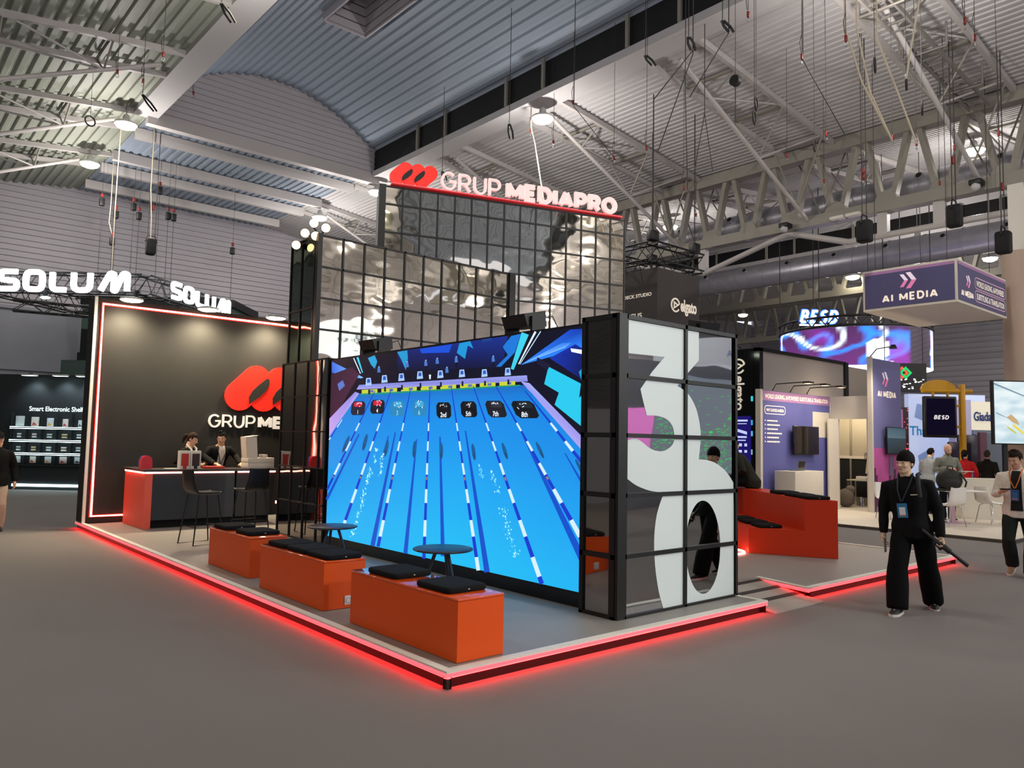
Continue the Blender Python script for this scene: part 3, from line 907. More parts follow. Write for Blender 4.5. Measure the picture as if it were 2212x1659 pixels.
# 360 column
t = thing('mirrored_column', 'near mirrored column with big white digits printed across its panes', 'column', (3.1, .6, ZP))
CX0, CX1, CY = 2.17, 4.105, .36
mb = MB(); mb.box(CX0 + .01, CX1 - .01, CY + .012, .79, ZP - .003, 2.93); mb.build('carcass', M['frame_black'], t)
vs5 = [ZP + .0 + (2.945 - ZP) * k / 5 for k in range(6)]
mb = MB(); mb.quad((CX0 + .1, CY, ZP + .02), (CX1, CY, ZP + .02), (CX1, CY, 2.93), (CX0 + .1, CY, 2.93)); mb.build('front_panes', M['mirror_grey'], t)
mb = MB(); mb.quad((CX0, .79, ZP + .02), (CX0, CY + .05, ZP + .02), (CX0, CY + .05, 2.93), (CX0, .79, 2.93)); mb.build('side_panes', M['mirror_side'], t)
mb = MB(); mb.quad((CX1, CY, ZP + .02), (CX1, .79, ZP + .02), (CX1, .79, 2.93), (CX1, CY, 2.93)); mb.build('rear_side_panes', M['mirror_side'], t)
mb = MB(); grid(mb, (CX0 + .1, CY - .003, 0), (1, 0, 0), (0, 0, 1), [.0, 3.2 - CX0 - .1, CX1 - CX0 - .1], vs5, .04, .022, (0, -1, 0)); mb.build('front_frame', M['frame_black'], t)
mb = MB(); grid(mb, (CX0 - .003, .79, 0), (0, -1, 0), (0, 0, 1), [0, .40], vs5, .045, .02, (-1, 0, 0)); mb.build('side_frame', M['frame_black'], t)
mb = MB(); mb.box(CX0 - .015, CX0 + .095, CY - .03, CY + .08, ZP, 2.97); mb.build('corner_post', M['frame_black'], t)
mb = MB(); mb.box(CX1 - .02, CX1 + .02, CY - .02, CY + .05, ZP, 2.96); mb.build('corner_post', M['frame_black'], t)
DIGITS = [[(2.264,2.922),(3.44,2.921),(3.441,2.624),(3.203,2.438),(3.077,2.332),(3.096,2.325),(3.123,2.317),(3.156,2.306),(3.19,2.294),(3.223,2.28),(3.252,2.264),(3.277,2.246),(3.301,2.226),(3.324,2.204),(3.345,2.18),(3.365,2.157),(3.383,2.133),(3.398,2.11),(3.411,2.086),(3.422,2.062),(3.432,2.037),(3.441,2.012),(3.449,1.987),(3.457,1.961),(3.463,1.935),(3.468,1.908),(3.472,1.881),(3.475,1.855),(3.476,1.829),(3.476,1.805),(3.474,1.78),(3.471,1.757),(3.467,1.734),(3.463,1.712),(3.46,1.691),(3.457,1.671),(3.453,1.65),(3.449,1.631),(3.446,1.614),(3.443,1.599),(3.441,1.588),(3.441,1.588),(3.458,1.588),(3.482,1.587),(3.51,1.586),(3.541,1.584),(3.572,1.582),(3.601,1.578),(3.629,1.574),(3.658,1.569),(3.687,1.563),(3.716,1.556),(3.745,1.547),(3.773,1.538),(3.802,1.527),(3.831,1.514),(3.86,1.5),(3.889,1.486),(3.916,1.47),(3.943,1.453),(3.968,1.434),(3.995,1.412),(4.02,1.389),(4.043,1.367),(4.062,1.348),(4.076,1.334),(4.116,0.094),(2.879,0.11),(2.879,0.11),(2.87,0.131),(2.857,0.159),(2.841,0.193),(2.824,0.23),(2.809,0.268),(2.795,0.305),(2.784,0.343),(2.773,0.383),(2.763,0.424),(2.753,0.465),(2.745,0.507),(2.738,0.547),(2.732,0.587),(2.727,0.628),(2.723,0.669),(2.72,0.709),(2.718,0.748),(2.718,0.785),(2.719,0.821),(2.721,0.856),(2.724,0.891),(2.729,0.924),(2.734,0.955),(2.739,0.985),(2.746,1.012),(2.753,1.037),(2.761,1.061),(2.771,1.084),(2.78,1.106),(2.791,1.129),(2.803,1.154),(2.818,1.179),(2.833,1.204),(2.848,1.228),(2.861,1.247),(2.87,1.262),(2.87,1.262),(2.845,1.264),(2.811,1.267),(2.771,1.271),(2.729,1.275),(2.687,1.28),(2.649,1.286),(2.615,1.293),(2.58,1.301),(2.547,1.31),(2.514,1.319),(2.482,1.329),(2.45,1.34),(2.418,1.353),(2.385,1.369),(2.352,1.386),(2.322,1.401),(2.297,1.414),(2.279,1.424),(2.275,1.758),(2.307,1.768),(2.319,1.771),(2.336,1.775),(2.357,1.781),(2.378,1.786),(2.399,1.79),(2.417,1.791),(2.432,1.79),(2.445,1.788),(2.457,1.785),(2.47,1.78),(2.484,1.774),(2.501,1.767),(2.522,1.758),(2.546,1.746),(2.571,1.733),(2.597,1.719),(2.622,1.707),(2.645,1.697),(2.666,1.69),(2.686,1.684),(2.705,1.679),(2.724,1.675),(2.743,1.673),(2.762,1.671),(2.782,1.669),(2.802,1.668),(2.822,1.668),(2.842,1.67),(2.862,1.673),(2.882,1.677),(2.902,1.683),(2.923,1.692),(2.945,1.701),(2.965,1.712),(2.982,1.723),(2.997,1.735),(3.007,1.746),(3.015,1.758),(3.021,1.77),(3.024,1.783),(3.026,1.797),(3.027,1.811),(3.027,1.827),(3.025,1.844),(3.022,1.862),(3.017,1.879),(3.01,1.896),(3.002,1.912),(2.991,1.926),(2.978,1.94),(2.963,1.953),(2.947,1.965),(2.929,1.976),(2.909,1.985),(2.888,1.993),(2.864,2.0),(2.839,2.005),(2.812,2.009),(2.786,2.013),(2.759,2.016),(2.73,2.017),(2.698,2.018),(2.666,2.017),(2.636,2.016),(2.611,2.015),(2.593,2.015),(2.593,2.015),(2.571,2.069),(2.543,2.138),(2.516,2.209),(2.496,2.265),(2.672,2.447),(2.865,2.61),(2.263,2.598)],[(3.829,0.657),(3.825,0.581),(3.813,0.507),(3.794,0.438),(3.769,0.376),(3.737,0.321),(3.7,0.275),(3.658,0.24),(3.614,0.217),(3.568,0.204),(3.52,0.204),(3.473,0.215),(3.428,0.237),(3.385,0.27),(3.346,0.313),(3.311,0.364),(3.281,0.423),(3.257,0.487),(3.239,0.557),(3.228,0.629),(3.224,0.702),(3.228,0.775),(3.238,0.846),(3.255,0.913),(3.278,0.975),(3.308,1.029),(3.343,1.076),(3.382,1.114),(3.425,1.141),(3.471,1.157),(3.518,1.161),(3.566,1.153),(3.613,1.134),(3.657,1.103),(3.699,1.061),(3.736,1.01),(3.768,0.949),(3.794,0.882),(3.813,0.81),(3.825,0.734)]]
mb = MB(); mb.raw(fill2d(DIGITS), (0, CY - .0025, 0), V((1, 0, 0)), V((0, 0, 1))); mb.build('printed_digits', M['film_white'], t)

# mirrored towers
t = thing('mirror_tower', 'wide mirrored tower of dark-framed panes behind the video wall', 'mirror tower', (5.4, 8.9, ZP))
mb = MB(); mb.box(3.17, 7.9, 8.62, 8.78, ZP - .003, 5.5); mb.box(3.17, 3.6, 8.78, 9.7, ZP - .003, 5.5); mb.build('backing', M['frame_black'], t)
mb = MB(); mb.quad((3.2, 8.6, ZP), (7.8, 8.6, ZP), (7.8, 8.6, 5.5), (3.2, 8.6, 5.5)); mb.build('front_panes', M['mirror_warm'], t)
mb = MB(); mb.quad((3.15, 9.72, ZP), (3.15, 8.65, ZP), (3.15, 8.65, 5.5), (3.15, 9.72, 5.5)); mb.build('side_panes', mirror_mat('mirror_green', '#8b9a90', .04, .14, 1.3, .05), t)
vs = [5.5 - .588 * k for k in range(10)][::-1]
mb = MB(); grid(mb, (3.2, 8.598, 0), (1, 0, 0), (0, 0, 1), [.46 * k for k in range(11)], vs, .035, .02, (0, -1, 0)); mb.build('front_frame', M['frame_black'], t)
mb = MB(); grid(mb, (3.148, 9.72, 0), (0, -1, 0), (0, 0, 1), [0, .46, 1.0], [5.5 - 1.35 * k for k in range(4)][::-1], .03, .02, (-1, 0, 0)); mb.build('side_frame', M['frame_black'], t)
mb = MB(); mb.box(3.12, 3.21, 8.56, 8.66, ZP, 5.53); mb.build('edge_post', M['frame_black'], t)
mb = MB(); mb.box(7.8, 7.97, 8.54, 8.64, ZP, 5.52); mb.build('edge_post', M['frame_black'], t)

TA = V((5.21, 9.74, 0)); TB = V((10.87, 7.84, 0)); TU = (TB - TA).normalized(); TN = V((TU.y, -TU.x, 0)); TL = (TB - TA).length
t = thing('sign_tower', 'tallest mirrored tower carrying the red and white rooftop letters', 'mirror tower', (8.2, 9.0, ZP))
TH = 7.2
mb = MB(); q = [TA - TN * .02, TB - TN * .02, TB - TN * .8, TA - TN * .8]; mb.prism([V((a.x, a.y, ZP - .003)) for a in q], (0, 0, TH - ZP)); mb.build('backing', M['frame_black'], t)
mb = MB(); mb.quad(TA + V((0, 0, ZP)), TB + V((0, 0, ZP)), TB + V((0, 0, TH)), TA + V((0, 0, TH))); mb.build('front_panes', M['mirror_warm'], t)
mb = MB(); grid(mb, TA + TN * .002, TU, (0, 0, 1), [TL * k / 15 for k in range(16)], [TH - .39 - .617 * k for k in range(11)][::-1] + [TH], .035, .02, TN); mb.build('front_frame', M['frame_black'], t)
mb = MB(); a = TA - TU * .13; mb.prism([a, TA + TU * .02, TA + TU * .02 - TN * .1, a - TN * .1] and [V((v.x, v.y, ZP)) for v in (a + TN * .03, TA + TU * .02 + TN * .03, TA + TU * .02 - TN * .1, a - TN * .1)], (0, 0, TH - ZP + .03)); mb.build('edge_post', M['frame_black'], t)
g = thing('rooftop_sign', 'red logo and raised white letters on a red rail atop the tallest tower', 'sign', (8.2, 9.0, TH))
mb = MB(); a = TA + TU * .12; b = TB - TU * .12
mb.prism([V((v.x, v.y, TH + .03)) for v in (a + TN * .10, b + TN * .10, b - TN * .08, a - TN * .08)], (0, 0, .03)); mb.build('base_rail', mat('rail_red', '#a81018', .4, emit='#c81018', es=.35), g)
mb = MB(); mb.bar(a + TN * .09 + V((0, 0, TH + .065)), b + TN * .09 + V((0, 0, TH + .065)), .012, .012); mb.build('light_line', M['led_red'], g)
red_logo(TA + TU * .09 + V((0, 0, TH + .05)), TU, (0, 0, 1), .52, g, M['logo_red'], M['black'], .08)
stroke_word('GRUP', TA + TU * 1.24 + V((0, 0, TH + .09)), TU, V((0, 0, 1)), .42, 1.43, .052, M['letter_lit'], g, .08)
stroke_word('MEDIAPRO', TA + TU * 2.80 + V((0, 0, TH + .09)), TU, V((0, 0, 1)), .42, 2.92, .108, M['letter_lit'], g, .08, .028)

# small rig lights at the tower corner
M['spot_glow'] = emat('spot_glow', '#ffd8a4', 3.5)
for k, (x, y, z, lb) in enumerate(((3.02, 9.3, 5.42, 'leftmost of the five, lowest'), (3.05, 9.0, 5.6, 'second from the left'), (3.1, 8.75, 5.75, 'topmost of the five'), (3.12, 8.7, 5.5, 'lower right of the five'), (3.3, 8.66, 5.68, 'rightmost of the five'))):
    t = thing('rig_spotlight', 'small lit black spotlight clustered on the mirrored tower corner, ' + lb, 'spotlight', (x, y, z), 0, 'spotlights on the tower corner')
    d = V((-.3, -.9, -.35)).normalized(); c0 = V((x, y, z))
    mb = MB(); mb.cyl(c0 - d * .16, c0 + d * .06, .06, .09, 16); mb.build('can', M['black'], t)
    mb = MB(); mb.cyl(c0 + d * .06, c0 + d * .066, .082, n=16); mb.build('lens', M['spot_glow'], t)
    mb = MB(); mb.bar(c0 + V((0, .1, -.02)), (3.3, 8.75, 5.5), .02); mb.build('bracket', M['black'], t)

# projectors on top of the video wall and column
def wedge(x, y, z, rz, sc, lb):
    t = thing('black_projector', lb, 'projector', (x, y, z), rz, 'black projectors on the stand tops')
    mb = MB(); mb.prism([(-.1 * sc, -.22 * sc, .07 * sc), (.22 * sc, -.22 * sc, .10 * sc), (.2 * sc, -.22 * sc, .30 * sc), (-.16 * sc, -.22 * sc, .22 * sc)], (0, .44 * sc, 0)); mb.build('housing', M['black'], t, True)
    mb = MB(); mb.box(-.06 * sc, .16 * sc, -.26 * sc, -.225 * sc, 0, .2 * sc); mb.box(-.06 * sc, .16 * sc, .225 * sc, .26 * sc, 0, .2 * sc); mb.box(-.06 * sc, .16 * sc, -.26 * sc, .26 * sc, 0, .02 * sc); mb.build('yoke', M['black'], t, True)
    mb = MB(); mb.tube([(.2 * sc, -.2 * sc, .2 * sc), (.3 * sc, -.24 * sc, .24 * sc), (.33 * sc, -.3 * sc, .1 * sc), (.28 * sc, -.32 * sc, .0)], .008 * sc, 6); mb.build('cable', M['cable'], t, True)
wedge(2.42, 5.25, 2.945, 0, .9, 'black projector on the video wall, the left and smaller-looking one')
wedge(2.42, 2.02, 2.945, 0, .9, 'black projector on the video wall near its right end')
wedge(3.9, .6, 2.955, math.radians(75), .62, 'black projector on top of the column with the white digits')

# benches, cushions
def bench(x, y0, y1, lb):
    t = thing('orange_bench', lb, 'bench', (x, (y0 + y1) / 2, ZP), 0, 'orange box benches')
    mb = MB(); mb.box(x, x + .44, y0, y1, ZP, .555); mb.build('body', M['orange'], t)
    mb = MB(); mb.rbox(x - .002, x + .442, y0 - .002, y1 + .002, .557, .575, .003); mb.build('lid', M['orange_lid'], t)
    return t
bench(.29, 4.22, 5.52, 'orange box bench with two black cushions, farthest left near the stools')
tb = bench(.19, 2.23, 3.69, 'orange box bench with three black cushions and a wall socket, in the middle')
bench(.18, .13, 1.70, 'nearest orange box bench with two black cushions at the platform corner')
mb = MB(); mb.rbox(.41, .49, 2.218, 2.229, .15, .235, .004); mb.build('socket_plate', M['socket'], tb)
mb = MB(); mb.tube([V((.45 + .026 * math.cos(a * PI / 8), 2.217, .193 + .026 * math.sin(a * PI / 8))) for a in range(16)], .003, 6, True); mb.build('socket_ring', mat('socket_grey', '#b8b8b4', .4), tb)
def cushion(x, y, z, rz, lb, hl=.23, hw=.195, t=.048):
    o = thing('seat_cushion', lb, 'cushion', (x, y, z), rz, 'black seat cushions')
    mb = MB(); rings = []
    N = 32
    for k, (f, zz) in enumerate(((.95, 0), (.995, .2), (1.0, .55), (.99, .8), (.955, .95), (.90, 1.0), (.5, 1.03), (.02, 1.04))):
        ring = []
        for i in range(N):
            a = 2 * PI * i / N; ca, sa = math.cos(a), math.sin(a)
            e = .20
            px = math.copysign(abs(ca) ** e, ca); py = math.copysign(abs(sa) ** e, sa)
            ring.append(V((px * hw * f, py * hl * f, zz * t)))
        rings.append(ring)
    mb.loft(rings); mb.build('pad', M['cushion'], o, True)
    mb = MB(); mb.box(-.008, .008, -hl - .002, -hl + .002, t * .45, t * .58); mb.build('label_tab', M['white_paint'], o, True)
    return o
ZB = .576
for x, y, lb in ((.51, 5.27, 'black seat cushion on the farthest left bench, its left one'), (.52, 4.58, 'black seat cushion on the farthest left bench, its right one'),
                 (.42, 3.40, 'black seat cushion at the left end of the middle bench'), (.42, 2.93, 'black seat cushion in the centre of the middle bench'), (.42, 2.47, 'black seat cushion at the right end of the middle bench'),
                 (.41, 1.28, 'black seat cushion on the nearest bench, its left one'), (.41, .53, 'black seat cushion on the nearest bench, right by the platform corner')):
    cushion(x, y, ZB, 0, lb)

# round tables
def table(x, y, rz, lb):
    t = thing('round_table', lb, 'table', (x, y, ZP), rz, 'low round dark tables')
    mb = MB(); mb.lathe([(.02, .505), (.29, .505), (.305, .512), (.305, .522), (.295, .527), (.02, .527)], n=48); mb.build('table_top', M['table_top'], t, True)
    for k in range(3):
        a = 2 * PI * k / 3 + .4
        mb = MB(); mb.tube([(.07 * math.cos(a), .07 * math.sin(a), .505), (.24 * math.cos(a), .24 * math.sin(a), 0)], [.019, .013], 10); mb.build('leg', M['table_top'], t, True)
    mb = MB(); mb.lathe([(.09, .49), (.09, .505)], n=20); mb.build('hub', M['table_top'], t, True)
table(1.36, 1.96, .2, 'low round dark table in front of the right half of the video wall')
table(1.36, 4.30, .9, 'low round dark table near the left end of the video wall')

# stepped orange seating on the right
P0 = V((7.19, 2.12, 0)); P1 = V((7.75, 1.0, 0)); SM = P0.lerp(P1, .64); WD = V((.62, .785, 0)).normalized()
t = thing('stepped_seating', 'two-step red-orange seating block on the right side of the platform', 'seating', (8.2, 2.2, ZP))
LN = 3.2
def block(a, b, z0, z1, nm):
    q = [a, b, b + WD * LN, a + WD * LN]
    mb = MB(); mb.prism([V((v.x, v.y, z0)) for v in q], (0, 0, z1 - z0)); return mb.build(nm, mat('orange_red', '#d63a16', .4, spec=.3), t)
block(SM, P0, ZP, .50, 'lower_step'); block(P1, SM, ZP, .96, 'upper_step')
mb = MB(); a = P0 + WD * .5; n = V((-.46, .30, 0)).normalized() * -.004 
mb.prism([a + V((-.004, .003, .2)), a + WD * .8 + V((-.004, .003, .2)), a + WD * .8 + V((-.004, .003, .44)), a + V((-.004, .003, .44))], (.003, -.002, 0)); mb.build('niche', mat('niche_red', '#7a0f0a', .5), t)
rz = math.atan2(WD.y, WD.x) - PI / 2
um = SM.lerp(P1, .5); lm = P0.lerp(SM, .45)
for q, z, lb in ((um + WD * .27, .96, 'black cushion on the upper step, nearest the aisle end'), (um + WD * .75, .96, 'black cushion on the upper step, second from the aisle end'), (um + WD * 1.35, .96, 'black cushion on the upper step, third from the aisle end'),
                 (lm + WD * .3, .50, 'black cushion on the lower step, nearest the aisle end'), (lm + WD * .85, .50, 'black cushion on the lower step, second from the aisle end'), (lm + WD * 1.4, .50, 'black cushion on the lower step, beside the mirrored column')):
    cushion(q.x, q.y, z + .001, rz, lb, .22, .18, .05)
rg = MB(); rg.tube([V((6.93 + .36 * math.cos(2 * PI * i / 40), 2.45 + .36 * math.sin(2 * PI * i / 40), ZP + .012)) for i in range(40)], .014, 8, True)
tag(rg.build('floor_ring_light', M['led_neon']), 'glowing red ring of light on the floor beside the stepped seating', 'light')
# ================================================================== PICTURE ON THE VIDEO WALL
s = bpy.data.objects['video_wall']
PICTURE = [
('0a0c22',[(6.239,2.913),(0.905,2.915),(0.869,0.268),(6.207,0.27)]),
('10206a 16308c 0c1440 0a0c22',[(4.38,2.914),(2.083,2.917),(2.163,2.574),(4.364,2.636)]),
('24a0d8',[(5.151,2.878),(4.963,2.904),(4.887,2.811),(4.951,2.713),(5.049,2.772)]),
('2298d0',[(4.379,2.907),(4.134,2.911),(4.112,2.806),(4.153,2.648),(4.266,2.789)]),
('1550d8',[(3.841,2.905),(3.134,2.909),(3.194,2.811),(3.798,2.847)]),
('1a96d8',[(2.986,2.908),(2.774,2.917),(2.71,2.823),(2.819,2.867),(2.867,2.71),(3.033,2.795)]),
('1a78d8',[(2.17,2.8),(2.024,2.911),(1.864,2.92),(1.959,2.72),(2.193,2.576),(2.279,2.581),(2.077,2.701)]),
('3fd0ea',[(1.852,2.937),(2.023,2.542),(1.973,2.527),(1.733,2.897)]),
('e6f4ff',[(1.64,2.928),(1.899,2.589),(1.884,2.583),(1.61,2.915)]),
('bfe0ff',[(1.55,2.921),(1.873,2.587),(1.864,2.582),(1.536,2.914)]),
('dff0ff',[(5.572,2.904),(5.353,2.663),(5.33,2.667),(5.545,2.908)]),
('3fd0ea',[(5.476,2.908),(5.297,2.673),(5.269,2.676),(5.42,2.914)]),
('2c86ff 1746c8 1238b0 2c86ff',[(1.854,2.574),(1.1,2.893),(0.904,2.883),(0.9,2.69)]),
('86c4ff 3a86f0 3a86f0 86c4ff',[(1.846,2.581),(1.223,2.761),(1.072,2.757),(1.172,2.711)]),
('86c4ff 2a68e0 2a68e0 6aaeff',[(5.254,2.606),(6.227,2.899),(6.208,2.725),(5.327,2.594)]),
('1434b0 1028a0 0c1c70 0c1650',[(1.402,2.619),(1.023,2.735),(0.9,2.672),(0.895,2.358)]),
('1434b0 1028a0 0c1c70',[(1.402,2.619),(0.895,2.358),(1.219,2.535)]),
('f0f6ff',[(1.091,2.698),(0.931,2.671),(0.919,2.625),(1.078,2.661)]),
('2a1430 3a1c38 4a2440 3a1c34',[(6.211,2.698),(5.59,2.78),(5.38,2.655),(6.216,1.92)]),
('5878c8',[(6.019,2.544),(5.862,2.595),(5.788,2.509),(5.957,2.438)]),
('28c8ec',[(1.413,2.529),(0.937,2.329),(0.959,2.186),(0.897,2.228),(0.891,1.882),(1.312,2.125),(1.251,2.249),(1.475,2.348)]),
('1aa0cc',[(0.902,2.498),(0.968,2.449),(0.898,2.289)]),
('181834',[(1.59,2.642),(1.387,2.545),(1.425,2.493),(1.602,2.577)]),
('8f88e0 b9a8ee c8a8ec c0a0e8',[(5.478,2.408),(5.351,2.378),(6.22,1.749),(6.236,2.025)]),
('a0a0f0 a8b0f4 9a94e8 b0a4f0',[(1.849,2.393),(1.707,2.368),(0.884,1.779),(0.891,1.642)]),
('8288d8 9aa0ec 8a8ae0 a8a8f4',[(5.37,2.504),(1.751,2.455),(1.735,2.388),(5.44,2.439)]),
('1668c0 1a70c8 1880da 1478d2',[(5.361,2.379),(3.337,2.363),(3.296,2.264),(5.504,2.278)]),
('1a70c8 1668c0 1478d2 1880da',[(3.337,2.363),(1.805,2.351),(1.662,2.254),(3.296,2.264)]),
('1478d2 1880da 168ae4 1484de',[(5.504,2.278),(3.296,2.264),(3.254,2.126),(5.698,2.135)]),
('1880da 1478d2 1484de 168ae4',[(3.296,2.264),(1.662,2.254),(1.496,2.12),(3.254,2.126)]),
('1484de 168ae4 1690e8 1588e2',[(5.698,2.135),(3.254,2.126),(3.192,1.956),(5.948,1.958)]),
('168ae4 1484de 1588e2 1690e8',[(3.254,2.126),(1.496,2.12),(1.282,1.954),(3.192,1.956)]),
('1588e2 1690e8 1896ea 168ce4',[(5.948,1.958),(3.192,1.956),(3.003,1.69),(6.22,1.749)]),
('1690e8 1588e2 168ce4 1896ea',[(3.192,1.956),(1.282,1.954),(0.896,1.65),(3.003,1.69)]),
('168ce4 1896ea 1aa2ee 1894e8',[(6.22,1.749),(3.003,1.69),(2.994,1.364),(6.217,1.37)]),
('1896ea 168ce4 1894e8 1aa2ee',[(3.003,1.69),(0.896,1.65),(0.886,1.36),(2.994,1.364)]),
('1894e8 1aa2ee 1cacf0 1a9eec',[(6.217,1.37),(2.994,1.364),(2.988,1.025),(6.214,0.98)]),
('1aa2ee 1894e8 1a9eec 1cacf0',[(2.994,1.364),(0.886,1.36),(0.881,1.055),(2.988,1.025)]),
('1a9eec 1cacf0 1eb6f2 1ca8ee',[(6.214,0.98),(2.988,1.025),(2.98,0.658),(6.211,0.669)]),
('1cacf0 1a9eec 1ca8ee 1eb6f2',[(2.988,1.025),(0.881,1.055),(0.873,0.651),(2.98,0.658)]),
('1ca8ee 1eb6f2 1ebcf2 1cb2f0',[(6.211,0.669),(2.98,0.658),(2.973,0.269),(6.207,0.27)]),
('1eb6f2 1ca8ee 1cb2f0 1ebcf2',[(2.98,0.658),(0.873,0.651),(0.869,0.268),(2.973,0.269)]),
('c8d23c',[(5.291,2.428),(4.858,2.425),(4.855,2.372),(5.287,2.374)]),
('5a78b0',[(5.071,2.417),(4.964,2.418),(4.961,2.382),(5.068,2.38)]),
('c8d23c',[(4.754,2.424),(4.353,2.421),(4.35,2.369),(4.751,2.371)]),
('5a78b0',[(4.55,2.413),(4.45,2.414),(4.448,2.379),(4.548,2.377)]),
('c8d23c',[(4.256,2.42),(3.882,2.417),(3.879,2.367),(4.253,2.369)]),
('5a78b0',[(4.066,2.409),(3.973,2.411),(3.971,2.377),(4.064,2.375)]),
('c8d23c',[(3.791,2.416),(3.442,2.413),(3.44,2.365),(3.789,2.367)]),
('5a78b0',[(3.614,2.406),(3.527,2.407),(3.526,2.374),(3.612,2.373)]),
('c8d23c',[(3.358,2.412),(3.031,2.41),(3.029,2.363),(3.356,2.365)]),
('5a78b0',[(3.192,2.402),(3.111,2.404),(3.11,2.372),(3.191,2.37)]),
('c8d23c',[(2.952,2.409),(2.646,2.406),(2.644,2.362),(2.95,2.363)]),
('5a78b0',[(2.797,2.399),(2.721,2.401),(2.72,2.37),(2.795,2.368)]),
('c8d23c',[(2.572,2.406),(2.284,2.403),(2.282,2.36),(2.57,2.361)]),
('5a78b0',[(2.426,2.397),(2.354,2.398),(2.353,2.368),(2.425,2.367)]),
('c8d23c',[(2.214,2.403),(1.943,2.401),(1.942,2.358),(2.213,2.36)]),
('5a78b0',[(2.077,2.394),(2.01,2.395),(2.009,2.366),(2.076,2.365)]),
('1c9a70',[(5.312,2.372),(1.862,2.357),(1.856,2.342),(5.32,2.35)]),
('a8ccff',[(5.176,2.592),(5.051,2.591),(5.016,2.486),(5.188,2.484)]),
('3058b8',[(5.146,2.576),(5.074,2.575),(5.061,2.523),(5.147,2.522)]),
('141a38',[(5.107,2.426),(5.059,2.425),(5.05,2.356),(5.107,2.358)]),
('a8ccff',[(4.746,2.609),(4.629,2.608),(4.596,2.507),(4.758,2.504)]),
('3058b8',[(4.718,2.594),(4.651,2.593),(4.639,2.542),(4.72,2.541)]),
('141a38',[(4.682,2.449),(4.637,2.447),(4.629,2.38),(4.683,2.382)]),
('a8ccff',[(4.315,2.61),(4.205,2.609),(4.175,2.511),(4.327,2.509)]),
('3058b8',[(4.289,2.595),(4.225,2.594),(4.214,2.545),(4.29,2.544)]),
('141a38',[(4.256,2.454),(4.213,2.453),(4.206,2.388),(4.256,2.39)]),
('a8ccff',[(3.874,2.614),(3.771,2.613),(3.743,2.517),(3.885,2.515)]),
('3058b8',[(3.849,2.599),(3.79,2.598),(3.78,2.55),(3.851,2.55)]),
('141a38',[(3.818,2.463),(3.779,2.461),(3.772,2.398),(3.819,2.4)]),
('a8ccff',[(3.418,2.599),(3.322,2.598),(3.296,2.506),(3.429,2.504)]),
('3058b8',[(3.395,2.585),(3.34,2.584),(3.331,2.538),(3.397,2.537)]),
('141a38',[(3.367,2.454),(3.33,2.452),(3.324,2.392),(3.368,2.393)]),
('a8ccff',[(2.969,2.585),(2.879,2.584),(2.855,2.495),(2.979,2.493)]),
('3058b8',[(2.948,2.571),(2.896,2.57),(2.887,2.526),(2.949,2.525)]),
('141a38',[(2.922,2.444),(2.887,2.443),(2.882,2.384),(2.923,2.386)]),
('a8ccff',[(2.534,2.564),(2.451,2.563),(2.429,2.478),(2.543,2.475)]),
('3058b8',[(2.514,2.55),(2.466,2.55),(2.458,2.507),(2.516,2.506)]),
('141a38',[(2.49,2.428),(2.458,2.427),(2.453,2.371),(2.492,2.372)]),
('a8ccff',[(2.114,2.555),(2.037,2.555),(2.016,2.472),(2.123,2.47)]),
('3058b8',[(2.096,2.542),(2.051,2.542),(2.044,2.501),(2.097,2.5)]),
('141a38',[(2.074,2.425),(2.044,2.423),(2.04,2.369),(2.075,2.37)]),
('4a78c8',[(4.877,2.718),(4.808,2.719),(4.786,2.655),(4.868,2.65)]),
('0a0e24',[(4.859,2.654),(4.795,2.655),(4.8,2.593),(4.855,2.596)]),
('8ab0e8',[(4.855,2.741),(4.818,2.739),(4.817,2.719),(4.854,2.722)]),
('4a78c8',[(4.163,2.745),(4.1,2.746),(4.08,2.685),(4.155,2.68)]),
('0a0e24',[(4.147,2.684),(4.089,2.685),(4.094,2.626),(4.144,2.629)]),
('8ab0e8',[(4.143,2.767),(4.11,2.765),(4.109,2.746),(4.142,2.748)]),
('4a78c8',[(3.726,2.735),(3.668,2.736),(3.649,2.677),(3.719,2.672)]),
('0a0e24',[(3.711,2.676),(3.657,2.677),(3.662,2.62),(3.709,2.622)]),
('8ab0e8',[(3.708,2.756),(3.676,2.754),(3.676,2.736),(3.707,2.738)]),
('4a78c8',[(3.474,2.745),(3.418,2.745),(3.4,2.688),(3.467,2.683)]),
('0a0e24',[(3.46,2.687),(3.408,2.688),(3.412,2.632),(3.457,2.634)]),
('8ab0e8',[(3.456,2.765),(3.426,2.763),(3.425,2.746),(3.455,2.748)]),
('4a78c8',[(3.261,2.619),(3.207,2.62),(3.19,2.563),(3.255,2.558)]),
('0a0e24',[(3.248,2.562),(3.197,2.563),(3.202,2.508),(3.245,2.51)]),
('8ab0e8',[(3.244,2.639),(3.215,2.637),(3.214,2.62),(3.243,2.622)]),
('4a78c8',[(3.073,2.735),(3.02,2.735),(3.004,2.679),(3.067,2.675)]),
('0a0e24',[(3.06,2.679),(3.011,2.68),(3.016,2.625),(3.058,2.628)]),
('8ab0e8',[(3.056,2.755),(3.028,2.753),(3.027,2.736),(3.056,2.738)]),
('4a78c8',[(2.361,2.693),(2.314,2.694),(2.3,2.642),(2.356,2.637)]),
('0a0e24',[(2.349,2.641),(2.306,2.642),(2.31,2.591),(2.348,2.593)]),
('8ab0e8',[(2.346,2.712),(2.321,2.711),(2.32,2.695),(2.345,2.696)]),
('e8f4ff',[(3.613,2.56),(3.567,2.557),(3.572,2.5),(3.602,2.502)]),
('0c50c8',[(5.339,1.799),(6.262,0.809),(6.182,0.797),(5.303,1.79)]),
('0c50c8',[(4.375,1.825),(4.909,0.271),(4.792,0.272),(4.345,1.822)]),
